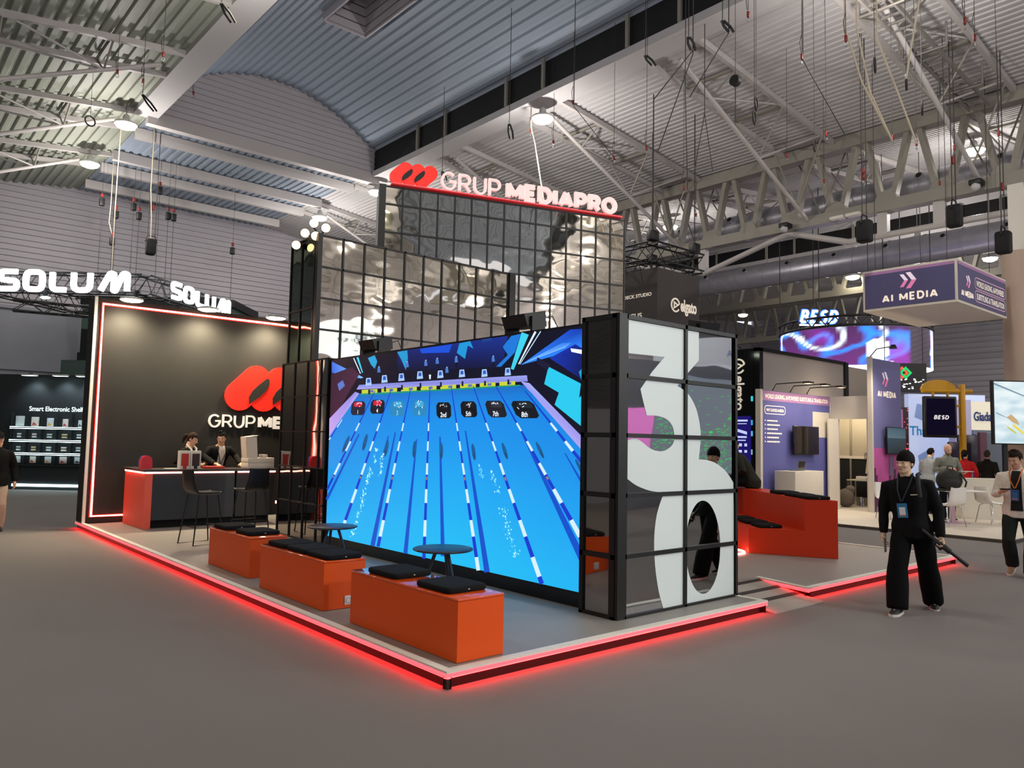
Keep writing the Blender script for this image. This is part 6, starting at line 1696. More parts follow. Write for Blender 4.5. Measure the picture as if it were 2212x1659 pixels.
def chevron(o, ux, uy, s, parent):
    for k, (dx, sc, dy) in enumerate(((0, .8, .12), (.36, 1.0, 0))):
        m_ = mat('chevron_light', '#f0dcee', .5, emit='#f0dcee', es=.3)
        m2 = mat('chevron_pink', '#e07cae', .5, emit='#e07cae', es=.3)
        up = [(dx, 1 * sc + dy * 1), (dx + .28 * sc, 1 * sc + dy), (dx + .62 * sc, .5 * sc + dy), (dx + .34 * sc, .5 * sc + dy)]
        dn = [(dx + .34 * sc, .5 * sc + dy), (dx + .62 * sc, .5 * sc + dy), (dx + .28 * sc, dy), (dx, dy)]
        for q, mm in ((up, m_), (dn, m2)):
            mb = MB(); mb.raw(([V((a * s, c * s, 0)) for a, c in q], [(0, 1, 2, 3)]), o, ux, uy); mb.build('chevron', mm, parent)
chevron((17.85, 4.702, 3.42), V((1, 0, 0)), V((0, 0, 1)), .40, t)
stroke_word('AI MEDIA', V((17.57, 4.704, 3.12)), V((1, 0, 0)), V((0, 0, 1)), .18, 1.14, .04, M['text_cream'], t, .006, .03)
# hanging box sign
t = thing('hanging_box_sign', 'hanging purple box sign with white underside and lettering, in front of the round column', 'sign', (17.9, 3.3, 5.2))
bx0, bx1, by0, by1, bz0, bz1 = 16.15, 19.6, 2.2, 4.42, 5.2, 6.24
mb = MB(); mb.box(bx0 + .01, bx1 - .01, by0 + .01, by1 - .01, bz0, bz1 - .01); mb.build('box', M['panel_white'], t)
mb = MB(); mb.box(bx0, bx0 + .01, by0 + .06, by1 - .06, bz0 + .06, bz1 - .07); mb.build('left_print', M['purple_dark'], t)
mb = MB(); mb.box(bx0 + .06, bx1 - .06, by0, by0 + .01, bz0 + .06, bz1 - .07); mb.build('right_print', M['purple_dark'], t)
mb = MB(); mb.box(bx0 - .002, bx0 + .01, by0 + .06, by1 - .06, bz1 - .13, bz1 - .06); mb.box(bx0 + .06, bx1 - .06, by0 - .002, by0 + .01, bz1 - .13, bz1 - .06); mb.build('pink_band', M['pink_band'], t)
mb = MB(); mb.box(bx0 + 1.7, bx0 + 1.71, by0 + .02, by1, bz0 - .003, bz0 + .01); mb.build('seam', M['edge_alu'], t)
chevron((bx0 - .003, 3.50, 5.66), V((0, -1, 0)), V((0, 0, 1)), .40, t)
stroke_word('AI MEDIA', V((bx0 - .001, 3.93, 5.37)), V((0, -1, 0)), V((0, 0, 1)), .20, 1.3, .042, M['text_cream'], t, .006, .04)
chevron((16.7, by0 - .003, 5.62), V((1, 0, 0)), V((0, 0, 1)), .30, t)
stroke_word('AI MEDIA', V((16.38, by0 - .001, 5.38)), V((1, 0, 0)), V((0, 0, 1)), .15, .78, .03, M['text_cream'], t, .006, .02)
for z, s_ in ((5.74, 'WORLD LEADING, AI-POWERED'), (5.42, 'SUBTITLING & TRANSLATION')):
    mb = MB(); mb.raw(ribbon(fillet([(0, 0), (2.2, 0), (2.2, .27), (0, .27)], .13, True), .022, True, .002), (17.28, by0 - .002, z - .06), V((1, 0, 0)), V((0, 0, 1))); mb.build('pill_outline', mat('pill_pink', '#e8b8d0', .5), t)
    mb = MB(); mb.raw(fit_text(s_, .15, 1.98, .012), (17.39, by0 - .003, z), V((1, 0, 0)), V((0, 0, 1))); mb.build('lettering', M['text_cream'], t)
for x, y in ((16.4, 2.5), (19.3, 2.5), (16.4, 4.2)):
    mb = MB(); mb.cyl((x, y, bz1 - .02), (x, y, 11.8), .008, n=6); mb.build('hanger_cable', M['cable'], t)
for k in range(3):
    a = V((14.3 + k * .85, 5.88, 3.14)); 
    t = thing('arm_spotlight', 'thin black arm spotlight over the purple wall, %s from the left' % CN[k], 'spotlight', a, 0, 'arm lights over the purple wall')
    mb = MB(); mb.tube([a, a + V((0, -.1, .16)), a + V((.25, -.75, .2))], .014, 6); mb.build('arm', M['black'], t)
    mb = MB(); mb.rbox(a.x + .15, a.x + .4, a.y - .9, a.y - .72, a.z + .16, a.z + .21, .015); mb.build('head', M['black'], t)
    mb = MB(); mb.quad((a.x + .17, a.y - .88, a.z + .158), (a.x + .17, a.y - .74, a.z + .158), (a.x + .38, a.y - .74, a.z + .158), (a.x + .38, a.y - .88, a.z + .158)); mb.build('lens', M['spot_glow'], t)
    lamp('lamp_light', 'SPOT', a + V((.28, -.8, .14)), 60, '#ffeacc', t, .08, to=a + V((.28, .1, -1.3)), spot=2.2)
t = thing('side_spotlight', 'spotlight on the outer side of the doorway wall shining on the floor', 'spotlight', (17.0, 4.2, 4.3), 0)
mb = MB(); mb.tube([(17.2, 4.75, 4.14), (17.1, 4.5, 4.35), (16.9, 4.0, 4.36)], .014, 6); mb.build('arm', M['black'], t)
mb = MB(); mb.cyl((16.9, 4.0, 4.40), (16.9, 4.0, 4.30), .06, .1, 12); mb.build('head', M['black'], t)
lamp('lamp_light', 'SPOT', (16.8, 3.9, 4.28), 240, '#fff0d8', t, .1, to=(16.4, 3.8, 0), spot=2.5)

# ================================================================== BLACK BOOTH BEHIND
M['gray_wall'] = mat('gray_wall', '#827d7c', .7)
t = thing('grey_booth_wall', 'tall grey booth wall in a black frame behind the purple wall', 'wall panel', (17.8, 6.95, 0))
mb = MB(); mb.box(15.4, 20.2, 6.9, 7.0, 0, 4.32); mb.build('panel', M['gray_wall'], t)
mb = MB(); mb.box(15.32, 20.3, 6.86, 7.04, 4.32, 4.42); mb.box(15.32, 15.5, 6.86, 7.04, 0, 4.4); mb.box(20.2, 20.42, 6.84, 7.04, 0, 4.4); mb.build('frame', M['black_gloss'], t)
mb = MB(); mb.box(20.42, 22.6, 6.92, 7.0, 0, 4.3); mb.build('light_panel', mat('gray_light', '#8c857c', .7), t)
t = thing('black_logo_wall', 'glossy black booth side wall with white vertical lettering beside the mirrored column', 'wall panel', (15.3, 8.2, 0))
mb = MB(); mb.box(15.32, 15.4, 7.05, 11.5, 0, 4.4); mb.build('panel', M['black_gloss'], t)
M['logo_cream'] = mat('logo_cream', '#e8dccb', .5, emit='#e8dccb', es=.35)
def ring_logo(o, ux, uy, r, parent, m, rot=0.0):
    arc = [V((r * math.cos(a + rot), r * math.sin(a + rot))) for a in [math.radians(15 + i * 310 / 40) for i in range(41)]]
    mb = MB(); mb.raw(ribbon(arc, r * .24, False, .02), o, ux, uy); mb.build('logo_ring', m, parent)
    tri = [V((math.cos(a + rot) * r * .55, math.sin(a + rot) * r * .55)) for a in (0.1, 2.2, 4.1)]
    mb = MB(); mb.raw(ribbon(tri + [V((r * math.cos(rot + .26), r * math.sin(rot + .26)))], r * .2, False, .02), o, ux, uy); mb.build('logo_arrow', m, parent)
ring_logo((15.31, 7.50, 3.93), V((0, 0, -1)), V((0, -1, 0)), .19, t, M['logo_cream'], PI / 2)
mb = MB(); mb.raw(fit_text('elgato', .29, .95, .02, .02), (15.305, 7.60, 3.66), V((0, 0, -1)), V((0, -1, 0))); mb.build('lettering', M['logo_cream'], t)
mb = MB(); mb.box(15.305, 15.318, 7.12, 7.66, 1.2, 2.55); mb.build('poster_screen', emat('poster_blue', '#1c1560', .9), t)
mb = MB()
for y0, y1, z0, z1 in ((7.22, 7.62, 2.40, 2.45), (7.25, 7.6, 2.33, 2.35), (7.25, 7.6, 1.95, 2.0), (7.28, 7.6, 1.87, 1.9), (7.4, 7.5, 1.72, 1.8), (7.24, 7.32, 1.72, 1.8), (7.4, 7.5, 1.55, 1.62), (7.24, 7.32, 1.55, 1.62), (7.36, 7.62, 1.25, 1.42)): mb.box(15.302, 15.305, y0, y1, z0, z1)
mb.quad((15.303, 7.62, 2.22), (15.303, 7.62, 2.14), (15.303, 7.24, 2.04), (15.303, 7.24, 2.12))
mb.build('poster_print', emat('poster_print', '#b8c4f0', .9), t)
for k, (y, z, c_) in enumerate(((7.07, 2.0, '#58b0d8'), (7.07, 2.3, '#3aa0d0'), (7.08, 1.5, '#7fa8b8'), (7.06, 2.95, '#35c0c8'))):
    mb = MB(); mb.box(15.306, 15.318, y, y + .06, z, z + .14); mb.build('status_light', emat('status_%d' % k, c_, .8), t)
p = V((14.6, 7.35, 4.3))
t = thing('booth_spotlight', 'cold lit spotlight at the top of the black wall with vertical lettering', 'spotlight', p)
mb = MB(); mb.tube([(15.3, 7.4, 4.42), (15.0, 7.4, 4.5), p + V((0, 0, .12))], .016, 6); mb.build('arm', M['black'], t)
mb = MB(); mb.ell(p + V((0, 0, .06)), (.14, .1, .06)); mb.build('head', M['lamp_body'], t)
mb = MB(); mb.ell(p, (.13, .1, .05)); mb.build('lens', emat('cool_glow', '#f2ffe8', 12), t)
# hanging cube
t = thing('hanging_cube_sign', 'dark grey hanging cube sign with white logo above the mirrored column', 'sign', (15, 10, 4.9))
mb = MB(); mb.box(13.99, 16.0, 9.3, 11.3, 4.85, 6.80); mb.build('cube', mat('cube_grey', '#35302f', .7), t)
ring_logo((14.82, 9.295, 5.80), V((1, 0, 0)), V((0, 0, 1)), .19, t, M['logo_cream'])
mb = MB(); mb.raw(fit_text('elgato', .36, .78, .03, .01), (15.07, 9.29, 5.66), V((1, 0, 0)), V((0, 0, 1))); mb.build('lettering', M['logo_cream'], t)
mb = MB(); mb.raw(fit_text('STREAM DECK STUDIO', .10, 1.7, .03), (13.985, 11.2, 6.0), V((0, -1, 0)), V((0, 0, 1))); mb.build('lettering', M['logo_cream'], t)
mb = MB(); mb.raw(fit_text('CUS', .14, .45, .02), (13.985, 10.3, 5.40), V((0, -1, 0)), V((0, 0, 1))); mb.build('lettering', M['logo_cream'], t)
box_truss('rig_truss', [(13.9, 9.4), (16.1, 9.4), (16.1, 11.2), (13.9, 11.2)], 7.0, 7.5, .4, M['black'], 'black square truss above the hanging dark cube', True)
for k, (x, y) in enumerate(((13.9, 9.4), (15.9, 9.4), (16.1, 11.2))):
    t = thing('chain_motor', 'black chain motor on the truss over the dark cube, %s' % ('left', 'middle', 'far')[k], 'motor', (x, y, 7.5), 0, 'chain motors over the dark cube')
    mb = MB(); mb.rbox(x - .16, x + .16, y - .12, y + .12, 7.55, 7.85, .04); mb.build('body', M['black'], t)
    mb = MB(); mb.cyl((x, y, 7.8), (x, y, 11.9), .018, n=6); mb.build('chain', M['cable'], t)
for k, (x, y) in enumerate(((14.1, 9.6), (15.9, 9.6), (15.9, 11.0))):
    mb = MB(); mb.cyl((x, y, 6.79), (x, y, 7.05), .035, n=8); mb.build('hanger', M['black'], bpy.data.objects['hanging_cube_sign'])

# ================================================================== LIT RING SCREEN
RC = V((26.32, 9.43, 0)); RR = 2.72
t = thing('ring_screen', 'round hanging video screen glowing purple, cyan and white', 'screen', (RC.x, RC.y, 4.95))
mb = MB(); N, K = 120, 16
a0 = math.atan2(-.757, -.6535)
vs = []; cl = []
for j in range(K + 1):
    for i in range(N):
        a = 2 * PI * i / N; z = 4.70 + 1.40 * j / K
        vs.append((RC.x + RR * math.cos(a), RC.y + RR * math.sin(a), z))
        d = (a - a0 + PI) % (2 * PI) - PI   # 0 faces the viewer, + to the viewer's right
        v = j / K; s_ = d
        base = V(lin('#6a2a78')).lerp(V(lin('#4a1e58')), v)
        n1 = noise.noise(V((s_ * 1.7, v * 1.3, 3.1))); n2 = noise.noise(V((s_ * 2.6 + 7, v * 2.0, 1.1)))
        w1 = max(0, 1 - abs(n1 * 2.2 + v * .9 - .35) * 3.2); w2 = max(0, 1 - abs(n2 * 2 + .55 - v) * 2.6)
        c_ = base.lerp(V(lin('#1e86ff')) * 1.4, min(1, w2)).lerp(V((1.6, 1.8, 2.0)), w1 ** 2.4)
        c_ = c_.lerp(V(lin('#c038e0')), .9 * max(0, n1))
        if (s_ + .12) ** 2 * 8.4 + ((v - .42) * 1.6) ** 2 * 1.0 < .18: c_ = V((1.5, 1.5, 1.6))
        if .30 < s_ < .78: c_ = V(lin('#453c46')) * (.8 + .4 * ((i // 2 + j) % 2))
        if s_ > .86: c_ = V((2.2, 1.9, 2.3)) if not (.05 < v < .45 and 1.02 < s_ < 1.3) else V(lin('#e048e8')) * 1.3
        cl.append(tuple(c_))
fs = [(j * N + i, j * N + (i + 1) % N, (j + 1) * N + (i + 1) % N, (j + 1) * N + i) for j in range(K) for i in range(N)]
mb.add(vs, fs, True, cl); mb.build('display', vcol_mat('ring_picture', 1.3, .5), t)
mb = MB()
for z in (6.16, 6.50):
    mb.tube([(RC.x + (RR + .02) * math.cos(2 * PI * i / 60), RC.y + (RR + .02) * math.sin(2 * PI * i / 60), z) for i in range(60)], .05, 6, True)
for i in range(60):
    a, c_ = 2 * PI * i / 60, 2 * PI * (i + 1) / 60; s0, s1 = (6.16, 6.50) if i % 2 else (6.50, 6.16)
    mb.tube([(RC.x + (RR + .02) * math.cos(a), RC.y + (RR + .02) * math.sin(a), s0), (RC.x + (RR + .02) * math.cos(c_), RC.y + (RR + .02) * math.sin(c_), s1)], .025, 5)
mb.build('ring_truss', M['black'], t)
for k in range(6):
    a = 2 * PI * k / 6; q_ = V((RC.x + RR * math.cos(a), RC.y + RR * math.sin(a), 6.50))
    mb = MB(); mb.cyl(q_, q_ + V((0, 0, 4.9)), .02, n=6); mb.build('hanger_cable', M['cable'], t)
f0 = RC - FH * 1.3 - RH * 2.60
t = thing('edge_lit_sign', 'slanted glowing letters with a blue halo standing on the ring screen', 'sign', f0 + V((0, 0, 6.25)))
stroke_word('BESD', f0 + V((0, 0, 6.33)) + FH * .06 - RH * .04, RH, V((0, 0, 1)), .58, 1.46, .17, emat('halo_blue', '#1e5cf0', 1.6), t, .04, .02, .22, 'halo')
stroke_word('BESD', f0 + V((0, 0, 6.37)) - FH * .0, RH, V((0, 0, 1)), .50, 1.38, .085, M['sign_cold'], t, .05, .09, .22)
mb = MB(); mb.bar(f0 + V((0, 0, 6.30)), f0 + RH * 1.5 + V((0, 0, 6.30)), .05, .05); mb.build('underline', M['sign_cold'], t)

# ================================================================== FAR RIGHT BOOTHS
def at_d(lat, d, z=0.0):
    """point at a sideways offset and distance from where the photographer stood"""
    return V((-3.283, -4.434, 0)) + RH * lat + FH * d + V((0, 0, z))
# yellow frame with black screen: 1.29 m wide
o = at_d(11.8, 22.0)
t = thing('yellow_frame', 'yellow tubular frame with a half-round top, holding a black screen', 'frame', o, HD)
M['yellow'] = mat('yellow_paint', '#d8a010', .45)
mb = MB(); mb.rbox(1.06, 1.2, -.07, .07, .066, 3.62, .02); mb.build('post', M['yellow'], t, True)
mb = MB(); mb.tube([(-.02, 0, 3.42), (1.42, 0, 3.42)], .06, 12); mb.build('top_bar', M['yellow'], t, True)
mb = MB(); mb.prism([(.45 + .50 * math.cos(a), -.05, 3.44 + .30 * math.sin(a)) for a in [PI * i / 20 for i in range(21)]], (0, .1, 0)); mb.build('half_disc', M['yellow'], t, True)
for x, z in ((.3, 3.3), (.72, 3.3)):
    mb = MB(); mb.cyl((x, 0, z - .1), (x, 0, z + .1), .035, n=10); mb.build('hanger', M['yellow'], t, True)
for z in (3.0, 2.4):
    mb = MB(); mb.cyl((.9, 0, z), (1.1, 0, z), .035, n=10); mb.build('side_arm', M['yellow'], t, True)
sc = thing('hanging_screen', 'black portrait screen with a slanted white logo hung in the yellow frame', 'screen', o + RH * .48 + V((0, 0, 2.7)), HD)
mb = MB(); mb.rbox(-.48, .46, -.08, .06, -.62, .56, .03); mb.build('casing', M['black'], sc, True)
mb = MB(); mb.quad((-.42, -.083, -.55), (.40, -.083, -.55), (.40, -.083, .5), (-.42, -.083, .5)); mb.build('display', emat('display_dark', '#100c20', .6), sc, True)
LOGO_AT = o + RH * .26 + V((0, 0, 2.6)) - FH * .085
stroke_word('BESD', LOGO_AT, RH, V((0, 0, 1)), .12, .42, .026, emat('logo_grey', '#d0ccd0', .9), sc, .004, .02, .25)
# pale blue booth
o = at_d(14.3, 28.0)
t = thing('pale_blue_booth', 'pale blue-white booth wall with cyan lettering behind the yellow frame', 'wall panel', o, HD)
M['pale_blue_lit'] = mat('pale_blue_lit', '#bcc8e4', .6, emit='#c8d8ff', es=.42)  # emission stands in for the light falling on this booth wall
mb = MB(); mb.box(.2, 3.0, 0, .3, .0, 3.75); mb.build('panel', M['pale_blue_lit'], t, True)
for q_ in ([(.6, 1.0), (1.1, 1.3), (1.0, 1.8), (.5, 1.5)], [(1.6, .6), (2.3, .9), (2.0, 1.6), (1.5, 1.2)], [(.4, 2.9), (.9, 2.7), (1.0, 3.3), (.5, 3.4)]): 
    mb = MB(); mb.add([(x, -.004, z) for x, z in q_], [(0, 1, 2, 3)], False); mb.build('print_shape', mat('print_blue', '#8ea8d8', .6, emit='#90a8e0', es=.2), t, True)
for s_, x, z, h_, w_ in (('Tha', .22, 2.25, .34, .62), ('n', 2.02, 2.3, .46, .34)):
    mb = MB(); mb.raw(fit_text(s_, h_, w_, .02), (x, -.006, z), V((1, 0, 0)), V((0, 0, 1))); mb.build('lettering', mat('cyan_text', '#1a80b8', .5, emit='#1a80b8', es=.3), t, True)
t = thing('red_light_column', 'narrow dark red sparkling column between the purple pillar and the pale blue booth', 'column', at_d(13.55, 27.0), HD)
mb = MB(); mb.box(.0, .42, 0, .3, 0, 3.2); mb.build('body', mat('dark_red', '#3a1418', .3), t, True)
random.seed(11)
mb = MB()
for k in range(40):
    x, z = random.uniform(.05, .38), random.uniform(.8, 3.15); mb.box(x, x + .03, -.01, 0, z, z + .03)
mb.build('sparkle_lights', emat('sparkle', '#ff5060', 1.5), t, True)
t = thing('pink_booth_panel', 'pink and lilac booth panel right of the purple pillar', 'wall panel', at_d(12.9, 26.5), HD)
mb = MB(); mb.box(-.3, .62, 0, .2, 0, 3.1); mb.build('panel', mat('lilac_pink', '#d090d0', .6), t, True)
for k, (la, h0, h1, lb) in enumerate(((14.4, .9, 2.0, 'dark kiosk screen left of the bald man'), (15.0, 1.1, 2.25, 'dark kiosk screen behind the bald man'))):
    t = thing('kiosk_screen', lb, 'screen', at_d(la, 25.3 + .5 * k), HD, 'dark kiosk screens')
    mb = MB(); mb.rbox(0, .75, 0, .1, h0, h1, .02); mb.build('casing', mat('kiosk', '#2a2432', .25), t, True)
    mb = MB(); mb.box(.3, .45, .02, .08, 0, h0 + .1); mb.build('stand', M['black'], t, True)
# lilac column and white-blue booth with dark blue letters
t = thing('white_blue_booth', 'white booth with big dark blue letters right of the yellow frame', 'wall panel', at_d(16.0, 27.0), HD)
mb = MB(); mb.box(.12, 2.2, 0, .3, 2.45, 3.45); mb.build('fascia', mat('fascia_white_lit', '#e4e0cc', .6, emit='#fff6dc', es=.35), t, True)  # fascia glow stands in for booth lighting on it
mb = MB(); mb.box(-.45, .12, -.1, .3, 0, 3.5); mb.build('lilac_post', mat('lilac', '#d0d0f4', .6), t, True)
mb = MB(); mb.box(.3, 2.2, .1, .3, 0, 2.45); mb.build('wall', mat('wall_lilac', '#8c98b0', .6), t, True)
mb = MB(); mb.box(.12, .3, -.06, .3, 0, 2.3); mb.build('blue_post', mat('deep_blue', '#1c2c78', .5), t, True)
mb = MB(); mb.raw(fit_text('Giada', .32, .62, .025, .02), (.26, -.02, 2.78), V((1, 0, 0)), V((0, 0, 1))); mb.build('lettering', mat('navy_text', '#27448c', .5), t, True)
t = thing('grey_door_panel', 'grey-blue upright panel with a mauve edge behind the man in dark', 'panel', at_d(15.2, 24.8), HD)
mb = MB(); mb.box(.12, .82, 0, .1, 0, 2.3); mb.build('panel', mat('grey_blue', '#6c7a88', .5), t, True)
mb = MB(); mb.box(-.1, .12, -.05, .1, 0, 2.32); mb.build('edge', mat('mauve', '#6a4656', .5), t, True)
# snow picture screen and pink wall
t = thing('ski_screen', 'bright wide screen showing snow and yellow-green skis at the right edge', 'screen', at_d(12.28, 19.5, -.03), HD)
mb = MB(); mb.box(-.03, 2.6, 0, .12, 1.93, 3.56); mb.build('casing', M['black'], t, True)
mb = MB(); random.seed(5); C3 = lambda h: V(lin(h))
nx, nz = 26, 18; vs = []; cl = []
for j in range(nz + 1):
    for i in range(nx + 1):
        x = 2.57 * i / nx; z = 1.96 + 1.57 * j / nz; f = noise.noise(V((x * 3 + z, z * 7, 2)))
        c_ = C3('#9ec4d4').lerp(C3('#e8f4f6'), min(1, max(0, .55 + .3 * (j / nz) + f * .8)))
        vs.append((x, -.003, z)); cl.append(tuple(c_))
fs = [(j * (nx + 1) + i, j * (nx + 1) + i + 1, (j + 1) * (nx + 1) + i + 1, (j + 1) * (nx + 1) + i) for j in range(nz) for i in range(nx)]
mb.add(vs, fs, False, cl)
for pl, c_ in (([(.28, 2.42), (.4, 2.34), (.56, 2.22), (.5, 2.22), (.36, 2.32)], '#c8c830'), ([(.3, 2.62), (.45, 2.5), (.62, 2.42), (.58, 2.55), (.42, 2.7)], '#c8a878'), ([(.02, 2.75), (.3, 2.62), (.32, 2.6), (.04, 2.72)], '#58708a'), ([(0, 3.45), (.9, 3.1), (.9, 3.13), (0, 3.5)], '#7890a0'), ([(.42, 2.42), (.7, 2.2), (.76, 2.22), (.5, 2.44)], '#e8d850')):
    mb.add([(x, -.005, z) for x, z in pl], [list(range(len(pl)))], False, [lin(c_)] * len(pl))
mb.build('picture', vcol_mat('ski_picture', 1.0, .3), t, True)
for x in (.3, 2.2):
    mb = MB(); mb.box(x - .05, x + .05, .06, .14, ZA + .03, 1.95); mb.build('leg', M['black'], t, True)
t = thing('pink_booth_wall', 'pink lit booth wall with dark shelves below the ski screen', 'wall panel', at_d(13.3, 21.6), HD)
mb = MB(); mb.box(.7, 3, 0, .2, 0, 2.9); mb.build('panel', mat('pink_wall', '#d89cc0', .6), t, True)
for z in (1.42, 1.72):
    mb = MB(); mb.box(.75, 1.5, -.2, 0, z, z + .1); mb.build('shelf', mat('shelf_brown', '#5a3a48', .5), t, True)
t = thing('knot_logo_screen', 'small black hanging screen with a red, blue and green knot logo', 'screen', at_d(12.9, 26.0, 3.9), HD)
mb = MB(); mb.box(-.3, 1.2, 0, .1, -.25, .75); mb.build('casing', M['black'], t, True)
for x in (-.2, 1.1):
    mb = MB(); mb.cyl((x, .05, .7), (x, .05, 8.6), .012, n=6); mb.build('hanger_cable', M['cable'], t, True)
for k, (x, c_) in enumerate(((.02, '#30c8d8'), (.12, '#f04030'), (.36, '#f05030'), (.48, '#20b060'))):
    mb = MB(); mb.raw(ribbon([V((x, .42 + .17)), V((x + .17, .42)), V((x, .42 - .17)), V((x - .17, .42))], .07, True, .004), (0, -.004 - .003 * k, 0), V((1, 0, 0)), V((0, 0, 1))); mb.build('knot', emat('knot_%d' % k, c_, 1.2), t, True)
mb = MB(); random.seed(2)
for k in range(26):
    x, z = random.uniform(-.2, 1.1), random.uniform(-.2, .2); mb.box(x, x + .07, -.006, -.003, z, z + .03)
mb.build('pixel_lights', emat('pixel_white', '#e8f0f0', 1.2), t, True)
t = thing('cyan_lit_sign', 'small round cyan glowing sign left of the purple pillar', 'sign', at_d(12.85, 27.5, 3.6), HD)
mb = MB(); mb.ell((0, 0, .2), (.12, .1, .3)); mb.build('glow_body', emat('cyan_glow', '#40e0e8', 1.5), t, True)
mb = MB(); mb.cyl((0, 0, .5), (0, 0, 8), .015, n=6); mb.build('cable', M['cable'], t, True)

# chairs, table, low wall
t = thing('low_white_wall', 'low cream-white counter wall behind the white chairs', 'counter', at_d(11.0, 18.9), HD)
mb = MB(); mb.box(.05, 2.2, 0, .35, ZA, 1.05); mb.build('body', mat('low_wall', '#d8d2c0', .5), t, True)
o = at_d(10.05, 17.75)
t = thing('white_table', 'white table on one pink-lit post in front of the bald man', 'table', o, HD)
mb = MB(); mb.rbox(-.2, .72, -.3, .5, .79, .82, .01); mb.build('table_top', M['white_gloss'], t, True)
mb = MB(); mb.box(.08, .17, .0, .09, ZA, .79); mb.build('post', mat('post_pink', '#c8a8b8', .3, metal=.4), t, True)
mb = MB(); mb.box(-.1, .4, -.2, .3, ZA, ZA + .02); mb.build('foot_plate', MATS['post_pink'], t, True)
def chair(lat, d, rz, lb):
    t = thing('white_chair', lb, 'chair', at_d(lat, d, ZA), HD + rz, 'white shell chairs')
    mb = MB(); rings = []
    for y, z, w_ in ((-.22, .46, .20), (-.2, .445, .22), (0, .435, .23), (.17, .445, .23), (.22, .50, .23), (.25, .66, .22), (.27, .84, .19)):
        n_ = V((0, 1, 0)) if z > .47 and y > 0 else V((0, .3, 1)); th = .018
        rings.append([V((-w_, y, z + .02)), V((-w_ * .5, y, z)), V((w_ * .5, y, z)), V((w_, y, z + .02)), V((w_, y, z + .02)) + n_ * th, V((w_ * .5, y, z)) + n_ * th, V((-w_ * .5, y, z)) + n_ * th, V((-w_, y, z + .02)) + n_ * th])
    mb.loft(rings); mb.build('seat_shell', M['white_gloss'], t, True)
    for sx in (-1, 1):
        for sy in (-1, 1):
            mb = MB(); mb.tube([(sx * .12, sy * .12, .44), (sx * .2, sy * .14, .40), (sx * .23, sy * .23, 0)], .011, 8); mb.build('leg', M['chrome'], t, True)
    return t
chair(9.7, 17.1, math.radians(195), 'white shell chair with its back to the viewer, at the table with the backpack')
chair(11.15, 17.9, math.radians(100), 'white shell chair by itself, right of the white table')
chair(9.15, 18.6, math.radians(20), 'white shell chair half hidden behind the young man in black')
t = thing('backpack', 'large black backpack standing on the white table', 'backpack', at_d(9.98, 17.55, .821), HD)
mb = MB(); mb.ell((0, 0, .23), (.30, .17, .26)); mb.ell((-.02, -.12, .16), (.22, .1, .15)); mb.ell((0, .02, .02), (.34, .18, .05)); mb.build('body', mat('backpack_black', '#14150f', .7, bump=.5, bump_scale=14), t, True)
mb = MB(); mb.tube([(-.06, 0, .47), (-.03, -.02, .55), (.06, -.02, .55), (.09, 0, .47)], .014, 8); mb.build('handle', M['black'], t, True)
mb = MB(); mb.tube([(.2, -.1, .4), (.3, -.16, .2), (.24, -.18, .03)], .02, 8); mb.build('strap', M['black'], t, True)

# ================================================================== BOOTHS BEHIND THE VIEWER (seen only in the mirrors)
t = thing('green_screen_booth', 'grey booth with a big screen of green dashes, seen mirrored in the column panes', 'booth', (15.5, -8.2, 0))
mb = MB(); mb.box(11.5, 18.6, -8.6, -8.2, 0, 4.0); mb.build('back_wall', mat('booth_grey', '#8c9098', .6), t)
mb = MB(); mb.box(13.35, 17.45, -8.2, -8.185, .85, 3.7); mb.build('led_panel', emat('led_slate', '#7c848e', 1.0), t)
mb = MB(); random.seed(21)
for k in range(700):
    u = random.random(); v = random.random()
    x = 13.4 + u * 4.0; z = .9 + v * 2.7
    if (x - 15.6) ** 2 / 2.2 + (z - 3.2) ** 2 / 1.1 < 1 and random.random() < .95: continue
    mb.quad((x, -8.18, z), (x + .085, -8.18, z + .02), (x + .085, -8.18, z + .042), (x, -8.18, z + .022))
mb.build('green_dashes', emat('green_led', '#3ce060', 1.0), t)
mb = MB(); mb.box(12.0, 13.3, -8.19, -8.17, 1.0, 2.7); mb.build('pink_screen', emat('pink_led', '#e080c8', 1.1), t)
mb = MB(); mb.box(17.45, 17.6, -8.3, -8.1, 0, 3.6); mb.build('white_edge_light', emat('white_led', '#f4f8ff', 1.5), t)
mb = MB(); mb.box(17.6, 18.6, -8.19, -8.17, .8, 3.4); mb.build('blue_screen', emat('blue_led', '#3048b0', 1.0), t)
mb = MB(); mb.box(12.4, 14.8, -6.6, -6.0, 0, 1.0); mb.build('counter', mat('booth_dark', '#24262c', .4), t)
mb = MB(); mb.box(14.0, 14.7, -6.5, -5.95, 0, .35); mb.build('white_step', M['white_paint'], t)
t = thing('round_hanging_sign', 'round white hanging sign with thin blue letters, seen mirrored in the column', 'sign', (16.2, -9.0, 4))
mb = MB(); mb.lathe([(1.5, 3.95), (1.5, 4.75)], (16.2, -8.6, 0), 48, False); mb.build('drum', mat('drum_white', '#d8dce4', .6, emit='#e0e6f0', es=.25), t)
mb = MB()
for k, ch in enumerate('APEX'):
    a = math.radians(115 - k * 17)
    vf = fit_text(ch, .2, None, .0, 0, 'c')
    mb.raw(vf, (16.2 + 1.51 * math.cos(a), -8.6 + 1.51 * math.sin(a), 4.25), V((math.sin(a), -math.cos(a), 0)) * -1 if False else V((-math.sin(a), math.cos(a), 0)) * -1, V((0, 0, 1)))
mb.build('lettering', mat('blue_thin', '#6c90c8', .5), t)
